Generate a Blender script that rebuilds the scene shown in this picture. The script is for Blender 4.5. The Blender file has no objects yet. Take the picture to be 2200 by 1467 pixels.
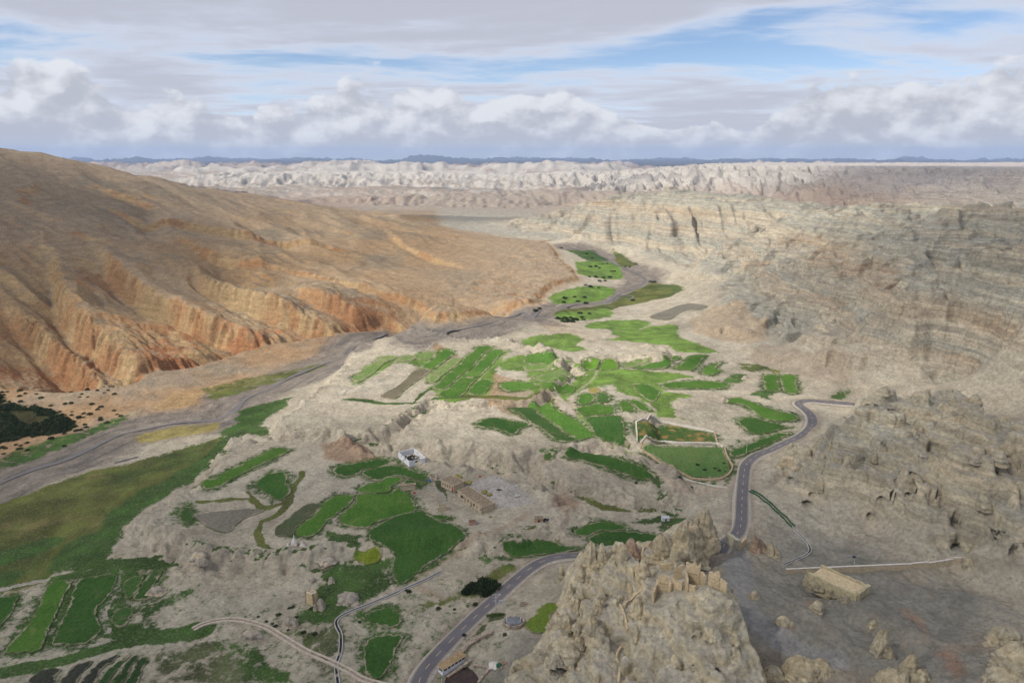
import bpy, bmesh, math, random
import numpy as np
from mathutils import Vector, Matrix
from mathutils.geometry import delaunay_2d_cdt
R_ = math.radians
scene = bpy.context.scene
C = scene.collection
# ================================================================ camera
CAM_Z = 175.0
cam = bpy.data.objects.new('camera', bpy.data.cameras.new('camera')); C.objects.link(cam)
cam.data.sensor_width = 36.0; cam.data.lens = 36.0*1467/2200; cam.data.clip_start = 1.0; cam.data.clip_end = 120000.0
cam.location = (0, 0, CAM_Z); cam.rotation_euler = (R_(90)-math.atan((733.5-331)/1467), 0, 0)
scene.camera = cam
# ================================================================ sun, sky, exposure
SUN_EL, SUN_AZ = R_(44), R_(242)           # azimuth clockwise from the view axis: left, a little behind
sun_dir = Vector((math.sin(SUN_AZ)*math.cos(SUN_EL), math.cos(SUN_AZ)*math.cos(SUN_EL), math.sin(SUN_EL)))
sun = bpy.data.objects.new('sun', bpy.data.lights.new('sun', 'SUN')); C.objects.link(sun)
sun.data.energy = 5.0; sun.data.angle = R_(0.6); sun.data.color = (1, .95, .87)
sun.rotation_euler = (-sun_dir).to_track_quat('-Z', 'Y').to_euler(); sun.location = sun_dir*3000
scene.view_settings.view_transform = 'Standard'; scene.view_settings.look = 'None'
scene.view_settings.gamma = 1; scene.view_settings.use_curve_mapping = False
scene.view_settings.exposure = 0.03
scene.cycles.volume_bounces = 0; scene.cycles.max_bounces = 5; scene.cycles.diffuse_bounces = 2
scene.cycles.use_denoising = True
scene.cycles.volume_max_steps = 64
class NT:
    """small helper to write node trees"""
    def __init__(s, tree): s.t = tree; s.n = tree.nodes; s.n.clear()
    def new(s, kind, **kw):
        n = s.n.new(kind)
        for k, v in kw.items():
            if k.startswith('i_'):
                key = k[2:]; key = int(key) if key.isdigit() else key.replace('_', ' ')
                if isinstance(v, bpy.types.NodeSocket): s.t.links.new(v, n.inputs[key])
                else: n.inputs[key].default_value = v
            else: setattr(n, k, v)
        return n
    def math(s, op, a, b=0., c=None, clamp=False):
        n = s.n.new('ShaderNodeMath'); n.operation = op; n.use_clamp = clamp
        for i, v in enumerate((a, b) if c is None else (a, b, c)):
            if isinstance(v, bpy.types.NodeSocket): s.t.links.new(v, n.inputs[i])
            else: n.inputs[i].default_value = v
        return n.outputs[0]
    def ramp(s, f, lo, hi, a=0., b=1., smooth=True):
        n = s.n.new('ShaderNodeMapRange'); n.interpolation_type = 'SMOOTHSTEP' if smooth else 'LINEAR'; n.clamp = True
        for i, v in enumerate((f, lo, hi, a, b)):
            if isinstance(v, bpy.types.NodeSocket): s.t.links.new(v, n.inputs[i])
            else: n.inputs[i].default_value = v
        return n.outputs[0]
    def mix(s, f, a, b, mode='MIX'):
        n = s.n.new('ShaderNodeMix'); n.data_type = 'RGBA'; n.blend_type = mode
        for i, v in ((0, f), (6, a), (7, b)):
            if isinstance(v, bpy.types.NodeSocket): s.t.links.new(v, n.inputs[i])
            else: n.inputs[i].default_value = (*v, 1) if isinstance(v, tuple) and len(v) == 3 else v
        return n.outputs[2]
    def noise(s, vec, scale, detail=4, rough=.55, dist=0., color=False):
        n = s.new('ShaderNodeTexNoise', i_Scale=scale, i_Detail=float(detail), i_Roughness=rough, i_Distortion=dist)
        if vec is not None: s.t.links.new(vec, n.inputs['Vector'])
        return n.outputs['Color' if color else 'Fac']
    def vec(s, v, scale=(1, 1, 1), loc=(0, 0, 0), rot=(0, 0, 0)):
        n = s.new('ShaderNodeMapping', i_Scale=scale, i_Location=loc, i_Rotation=rot); s.t.links.new(v, n.inputs['Vector']); return n.outputs[0]
world = bpy.data.worlds.new('World'); scene.world = world; world.use_nodes = True
def build_sky():
    t = NT(world.node_tree); L = t.t.links
    sky = t.new('ShaderNodeTexSky', sky_type='NISHITA', sun_disc=False, sun_elevation=SUN_EL, sun_rotation=SUN_AZ, altitude=3700., air_density=1., dust_density=.6, ozone_density=1.2)
    tc = t.new('ShaderNodeTexCoord'); d = tc.outputs['Generated']
    sep = t.new('ShaderNodeSeparateXYZ'); L.new(d, sep.inputs[0]); z = sep.outputs[2]
    zc = t.math('MAXIMUM', z, .0)
    # high thin sheets, seen in perspective as flat layers
    den = t.math('ADD', zc, .055)
    comb = t.new('ShaderNodeCombineXYZ'); L.new(t.math('DIVIDE', sep.outputs[0], den), comb.inputs[0]); L.new(t.math('DIVIDE', sep.outputs[1], den), comb.inputs[1])
    hv = comb.outputs[0]
    n1 = t.noise(t.vec(hv, (.36, .40, 1), (3.1, 6.4, .3)), 1.0, 8, .55, .5)
    n1b = t.noise(t.vec(hv, (1.3, 2.3, 1), (7.1, 1.3, 2.)), 1.0, 7, .58, .5)
    s1 = t.math('ADD', t.math('MULTIPLY', n1, .78), t.math('MULTIPLY', n1b, .22))
    cover = t.ramp(s1, .36, .49)
    cover = t.math('MULTIPLY', cover, .93)
    sheet = t.mix(t.ramp(s1, .41, .57), (.70, .76, .88), (.54, .55, .63))
    # cumulus heaps standing on the horizon
    cv = t.vec(d, (1, 1, 1.6))
    big = t.noise(t.vec(d, (1, 1, .25), (2.2, .4, .9)), 5.2, 3, .5)
    m = t.noise(t.vec(cv, loc=(.35, .2, .1)), 13., 8, .56, .1)
    top = t.ramp(big, .34, .66, .032, .098)
    body = t.math('ADD', t.math('MULTIPLY', t.math('SUBTRACT', m, .5), 1.5), t.math('SUBTRACT', 1., t.math('DIVIDE', zc, top)))
    cum = t.ramp(body, .02, .17)
    up = t.noise(t.vec(cv, loc=(.35-.010, .2-.004, .1+.022)), 13., 8, .56, .1)
    lit = t.math('SUBTRACT', m, up)
    lum = t.ramp(t.math('ADD', t.math('MULTIPLY', lit, 3.2), t.math('MULTIPLY', t.math('SUBTRACT', .35, body), .38)), -.38, .40)
    cc = t.mix(lum, (.51, .53, .60), (.78, .80, .85))
    base = t.ramp(zc, .0, .03)
    cc = t.mix(t.math('MULTIPLY', t.math('SUBTRACT', 1., base), .35), cc, (.66, .70, .77))
    haze = t.math('MULTIPLY', t.ramp(zc, .0, .16, 1., 0.), .5)
    # thin bright veil near the horizon
    bg1 = t.new('ShaderNodeBackground', i_Strength=.125); L.new(sky.outputs[0], bg1.inputs[0])
    veil = t.new('ShaderNodeBackground', i_Strength=1.); veil.inputs[0].default_value = (.66, .77, .92, 1)
    a = t.new('ShaderNodeMixShader'); L.new(haze, a.inputs[0]); L.new(bg1.outputs[0], a.inputs[1]); L.new(veil.outputs[0], a.inputs[2])
    bg2 = t.new('ShaderNodeBackground', i_Strength=1.); L.new(sheet, bg2.inputs[0])
    b = t.new('ShaderNodeMixShader'); L.new(cover, b.inputs[0]); L.new(a.outputs[0], b.inputs[1]); L.new(bg2.outputs[0], b.inputs[2])
    bg3 = t.new('ShaderNodeBackground', i_Strength=1.); L.new(cc, bg3.inputs[0])
    c = t.new('ShaderNodeMixShader'); L.new(cum, c.inputs[0]); L.new(b.outputs[0], c.inputs[1]); L.new(bg3.outputs[0], c.inputs[2])
    out = t.new('ShaderNodeOutputWorld'); L.new(c.outputs[0], out.inputs[0])
build_sky()
# ================================================================ surveyed layout, in metres (x right, y ahead, z up)
D = {'ctrl':[(-308.42,374.66,-14),(-287.27,433.71,-14),(-229.95,486.29,-14),(-212.87,506.45,-14),(-174.3,594.86,-14),(-165.26,656.3,-14),(-101.8,722.72,-13),(-21.72,774.48,-13),(41.01,839.87,-12),(125.51,903.32,-12),(201.84,1045.27,-12),(189.58,1202.82,-11),(131.65,1379.76,-10),(-260.44,308.86,-12),(-233,342.52,-12),(-212.42,410.32,-12),(-209.87,268.23,-11),(-212.37,242.66,-11),(-182.43,241.36,-10),(-178.93,211.24,-9),(-145.45,210.09,-8),(-177.48,194.68,-10),(-316.5,269.67,-12),(-439.43,393.79,-14),(-262.57,198.88,-10),(-180.27,289.45,-4),(-159.28,324.21,-2),(-162.75,364.62,0),(-129.46,362.53,1),(-121.7,294,-3),(-94.39,310.96,0),(-80.91,362.53,1),(-51.92,310.96,0),(-42,271.19,-1),(-98.8,277.35,-5),(-106.8,251.2,-6),(-88.07,248.06,-6),(-68.35,275.81,-4),(-123.58,218.63,-7),(-84.62,207.79,-6),(-52.09,215.02,-4),(-24.75,328.77,1),(-4.82,318.71,1),(22.74,298.41,2),(-142.2,259.1,-7),(-150.79,247.7,-8),(-145.03,432.14,2),(-114.63,465.7,3),(-95.07,531.31,3),(-55.61,557.08,3),(-34.37,475.58,3),(-138.66,611.7,2),(19.75,553.84,4),(76.81,537.59,5),(-22.18,626.93,0),(44.92,635.28,0),(-29.99,410.65,9),(29.99,410.65,9),(0,399.03,9),(63.46,436.62,7),(89.73,409.16,8),(89.35,353.92,8),(40.34,363.24,8),(71.41,342.15,8),(-49.15,393.97,8),(-26.92,361.56,0),(12.98,346.91,0),(-61.04,374.08,0),(72.83,321.81,2),(47.58,314.47,2),(35.19,309.18,1),(80.13,301.1,3),(-34.64,202.09,-3),(-24.36,216.37,-1),(-7.57,239.84,0),(10.26,264.52,1),(29.24,270.22,2),(47.48,266.83,3),(71,261.95,5),(104.26,278.13,9),(120.43,320.57,8),(131.39,353.92,8),(151.42,372.99,8),(191.42,409.16,8),(199.2,442.92,8),(235.16,431.42,9),(170.33,434.02,8),(171.88,522.05,6),(202.49,484.99,7),(147.93,578.45,5),(141.77,670.87,0),(100.04,712.09,-3),(86.99,831.73,-9),(98.02,575.48,8),(134.26,464.52,7),(197.57,704.45,4),(202.99,572.03,9),(234.76,465.44,12),(223.1,521.45,14),(248.67,714.6,22),(253.79,512.29,32),(305.38,627.98,45),(282.62,439.56,36),(298.96,473.75,60),(299.45,378.17,44),(309.12,400.05,75),(339.23,447.18,95),(337.32,545.46,85),(348.67,727.54,65),(316.97,925.96,35),(235.01,1144.22,2),(244.34,930.66,2),(222.34,798.67,4),(218.52,1397.28,0),(340.17,1251.14,20),(368.15,1087.15,55),(416.27,1029.89,82),(313.32,1328.89,55),(194.86,1443.74,35),(381.41,1428.56,95),(296.27,1480.37,95),(434.68,1299.72,92),(164.11,1632.71,60),(55.95,1661.11,25),(105.48,1556.07,-2),(-56.59,1672.6,-4),(457.11,752.87,103),(519.89,700.58,108),(427.94,908.3,96),(454.29,556.96,106),(328.79,360.05,85),(311.69,331.8,55),(-485.59,480,1.4),(-590.06,600,25.02),(-723.22,760,80.85),(-878.73,950,157.45),(-449.31,575,6.01),(-498.55,650,31.2),(-557.3,740,63.12),(-629.87,850,98.24),(-709.93,970,132.05),(-783.54,1080,161.95),(-830.56,1150,180.1),(-359.66,640,15.02),(-419.3,760,39.04),(-489.39,900,63.5),(-578.94,1080,98.93),(-663.72,1250,131),(-269.9,660,0.43),(-298.72,740,16.56),(-357.38,900,38.92),(-450.13,1150,63.48),(-542.27,1400,93.85),(-192.93,770,10.14),(-223.44,900,13.99),(-281.4,1150,32.53),(-350.21,1450,66.18),(-91.33,725,4.23),(-108.39,870,7.17),(-141.21,1150,16.88),(-182.28,1500,27.54),(0,790,5.86),(0,1010,8.35),(0,1350,11.41),(56.27,960,3.26),(70.77,1220,5.59),(-407.22,513.49,-6),(-314.15,535.88,-9),(-261.19,634.28,-10),(-177.54,699.44,-10),(-92.58,731.37,-11),(105.31,245.73,9),(135.23,248.34,9),(183.14,245.48,12),(199.36,232.35,17),(139.55,314.81,11),(161.2,333.36,15),(165.36,292.87,20),(162.73,285.34,12),(175.62,254.04,19),(194.38,241.01,27),(183.44,332,29),(210.07,361.87,38),(221.42,337.22,40),(230.24,313.76,42),(195.17,290.93,33),(207.46,262.98,38),(226.72,278.15,46),(187.17,375.09,16),(261.46,452.72,13),(292.76,436.89,22),(287.71,359.2,34),(97.18,224.89,15),(106.16,216.56,15),(136.12,215.21,16),(165.87,209.8,20),(157.92,177.78,27),(125.58,181.39,17),(102.14,194.6,13),(89.48,189.42,10),(137.58,151.58,34),(101.21,175.23,12),(96.15,247.79,12),(19.73,252.94,3),(5.61,237.1,2),(3.32,205.41,4),(-9.79,199.81,-1),(25.8,215.25,6),(46.04,234.9,10),(48.93,202.85,10),(59.93,182.35,9),(-1400,900,150),(-1400,1500,120),(-900,2000,20),(-300,2300,0),(300,2300,0),(900,2400,0),(700,1150,62),(900,1300,30),(1250,1050,70),(650,1550,20),(1000,1750,0),(1500,1400,25),(1600,2000,0),(300,1900,0),(1500,900,110),(-500,60,-12),(0,60,0),(400,60,10),(900,400,70)],
'terrace':[([(-146.3,574.2),(-149.3,616.5),(-121.4,636.5),(-90.4,639.9),(-50.4,619.8),(-2.2,628),(33.5,588.7),(47.7,510.6),(16.3,449.6),(-32.7,449.6),(-58.5,460.7),(-70,436.4),(-80,412),(-91.6,402.1),(-104.3,393.4),(-124.7,404.3),(-151,412),(-160,428),(-155.4,466.5),(-146.7,510.6)],8),([(-73.5,392.5),(-63.1,434),(-44.8,441.1),(0,444.7),(46.5,425.4),(90.5,413.1),(82.6,373),(55.5,376.3),(21.5,363.2),(0,357),(-27.4,371.7),(-56.1,381.1),(-77.6,383.2)],8),([(15.8,353.9),(35.7,371.7),(61.8,363.2),(87.4,345),(91.7,331),(79.7,310.7),(55.4,320.6),(32.2,331),(17.9,342.2)],6),([(-181.3,409.1),(-159.2,400.2),(-118.9,403.9),(-97.9,389.6),(-83.7,376.2),(-26.5,354.7),(12.5,332.5),(34.7,303.6),(0,278.7),(-43.5,282.6),(-64.5,278.7),(-98,275.7),(-115.8,277.9),(-144.8,275.7),(-188,302.7),(-183.9,317.5),(-174.5,342.2),(-179.4,384.8)],7),([(50.9,528.1),(58.5,568.2),(84.3,595.1),(126.4,595.1),(137.2,568.2),(129.6,551.5),(91.8,561.2),(63.1,554.3),(54.1,521.9)],6),([(21,592.9),(37.8,592.9),(50.5,567.9),(43.9,534.4),(33.9,526.9),(37.9,560.9),(24.6,578)],5)],
'mesa':[([(-1750,3750),(-1300,3650),(-700,3800),(-200,3750),(300,3850),(800,3900),(1000,4500),(-500,4700),(-1900,4400)],66,420,0.55),([(-1900,3000),(-1300,2900),(-800,3100),(-300,3050),(-300,3300),(-1200,3350),(-1900,3300)],30,260,0.6),([(650,3200),(1000,3050),(1300,2950),(1450,2500),(1500,2000),(2700,1700),(4000,2500),(3500,5000),(1200,4700),(700,3900)],118,620,0.05),([(-1500,2500),(-1100,2450),(-950,2600),(-1200,2800),(-1600,2800)],58,300,0.5),([(-400,2650),(200,2500),(900,2550),(900,2750),(0,2900)],38,320,0.5)],
'hill':[(-461.9,471.7),(-408.8,515.8),(-352.1,513.4),(-313.3,534.2),(-308.4,559),(-281.3,587.8),(-261.1,634.1),(-224.8,661.9),(-177.6,699.5),(-143.7,755.8),(-83,656.3),(-46.2,658.4),(-19.3,689.8),(5.3,763.2),(34.8,768.6),(49,881.3),(56.6,907.4),(108.5,982.3),(110.5,1071.1),(90.9,1154.3),(92.7,1359.8),(79.5,1461.8),(200,1700),(-200,2400),(-1800,2600),(-1800,300)],
'badlands':[(97.7,1436.7),(212.4,1353.7),(228.1,1108.5),(247.3,969.2),(229.2,824.8),(193.8,708.7),(197.1,605.9),(211,538.6),(222.3,501),(238.4,474.1),(253.4,455.4),(276.3,398.3),(292.7,356.4),(2400,500),(2400,2500),(-300,2500),(-200,1700)],
'rocks':[(130.9,323.3),(139.1,346.3),(162.7,367.4),(192.3,380.4),(226.9,433.7),(241.3,443.8),(257.1,417.6),(270.8,388.7),(265.2,317.1),(231.4,256.7),(210.6,223.9),(198.2,230.5),(184.7,242.6),(172.4,250.9),(165,269.7),(160,289.1),(145.7,296.1),(137.9,310.6)],
'foot':[(-461.9,471.7),(-408.8,515.8),(-352.1,513.4),(-313.3,534.2),(-308.4,559),(-281.3,587.8),(-261.1,634.1),(-224.8,661.9),(-177.6,699.5),(-143.7,755.8),(-83,656.3),(-46.2,658.4),(-19.3,689.8),(5.3,763.2),(34.8,768.6),(49,881.3),(56.6,907.4),(108.5,982.3),(110.5,1071.1),(90.9,1154.3),(92.7,1359.8),(79.5,1461.8)],
'river':[(-306.2,352.9),(-304.9,369.8),(-298.4,388.1),(-287.4,401.8),(-280.1,424),(-274.5,442.7),(-259,455.6),(-241,465.9),(-215.9,469.9),(-212.2,490.3),(-213.6,509.7),(-213.2,522.1),(-203.6,542.8),(-195.1,579.8),(-175.2,612.1),(-159.8,623.9),(-159.3,665.7),(-147.9,723.6),(-135.5,753.8),(-85.1,627),(-62.3,643.9),(-50.4,652.1),(-19.1,679.8),(10.5,750.6),(20.2,720.6),(30.4,750.1),(43.3,776.1),(77.6,857),(108.6,866.9),(126.2,880.2),(143.3,921.8),(166.8,955.4),(189.3,991.8),(205.6,1042.2),(204.5,1060.3),(189.8,1104.7),(181.2,1138.3),(179.5,1190.2),(180.5,1267.6),(167.1,1360.3),(122.3,1380.9),(100.4,1390.7)],
'river2':[(143.3,921.8),(165.1,914.5),(157,896.7),(141.9,895.5),(126.2,880.2)],
'ravine':[([(-553.6,875.1),(-479.7,791.7),(-409.6,730.5),(-329.4,671.8),(-275.4,649.7),(-245,639)],28,27),([(-420.9,860.5),(-370.9,790.9),(-325.7,757.3),(-273.2,725.1),(-221.4,700.5),(-194.3,688.8)],27,24),([(-576.8,830.9),(-508.4,736.2),(-468.9,678.3),(-424.1,628.9),(-345.8,562.8),(-314.2,535.9)],30,28),([(-281.4,814.7),(-220.8,755.2),(-176.7,741.1),(-143.7,755.8)],22,15),([(-556.5,695.7),(-503.9,658.3),(-447.1,616.7),(-400,580.4),(-357.1,534.4)],30,27),([(-521.1,1002.9),(-409.1,922.6),(-305.4,889.1),(-197.2,838.1),(-114,816.2)],20,9),([(-676.3,1037.2),(-541.8,1005.2),(-443.8,1056.8),(-298.7,1096.8)],22,10),([(-267.3,1320.4),(-190.8,1167.3),(-84.5,1026.9)],20,7)],
'ledge':[([(185.4,633),(205.4,633.6),(221.8,598.4)],7),([(229.9,549.8),(245.9,526.2),(267.3,505.3),(290.5,480.9)],9),([(226.1,501.9),(246.5,494.1),(269.3,471.9),(290.9,454)],13),([(259.6,764),(296.9,691.7),(312.3,616.6),(299,531.4)],10),([(235.5,1004.6),(284.6,898.8),(309.4,749),(353.4,677.4)],9),([(258.4,686.9),(296.4,646.1),(291.9,551.7)],7),([(314.5,457.3),(323.7,440.3),(314.4,393.3)],14),([(318.9,519.2),(337.2,491),(349.9,448.2)],13),([(373.7,710.9),(406.7,678.5),(398.6,589.6)],10),([(302.9,488.6),(317.3,475.8),(330.7,454)],10),([(185.2,566.1),(209.1,543.7),(222.2,519.1)],6)],
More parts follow.
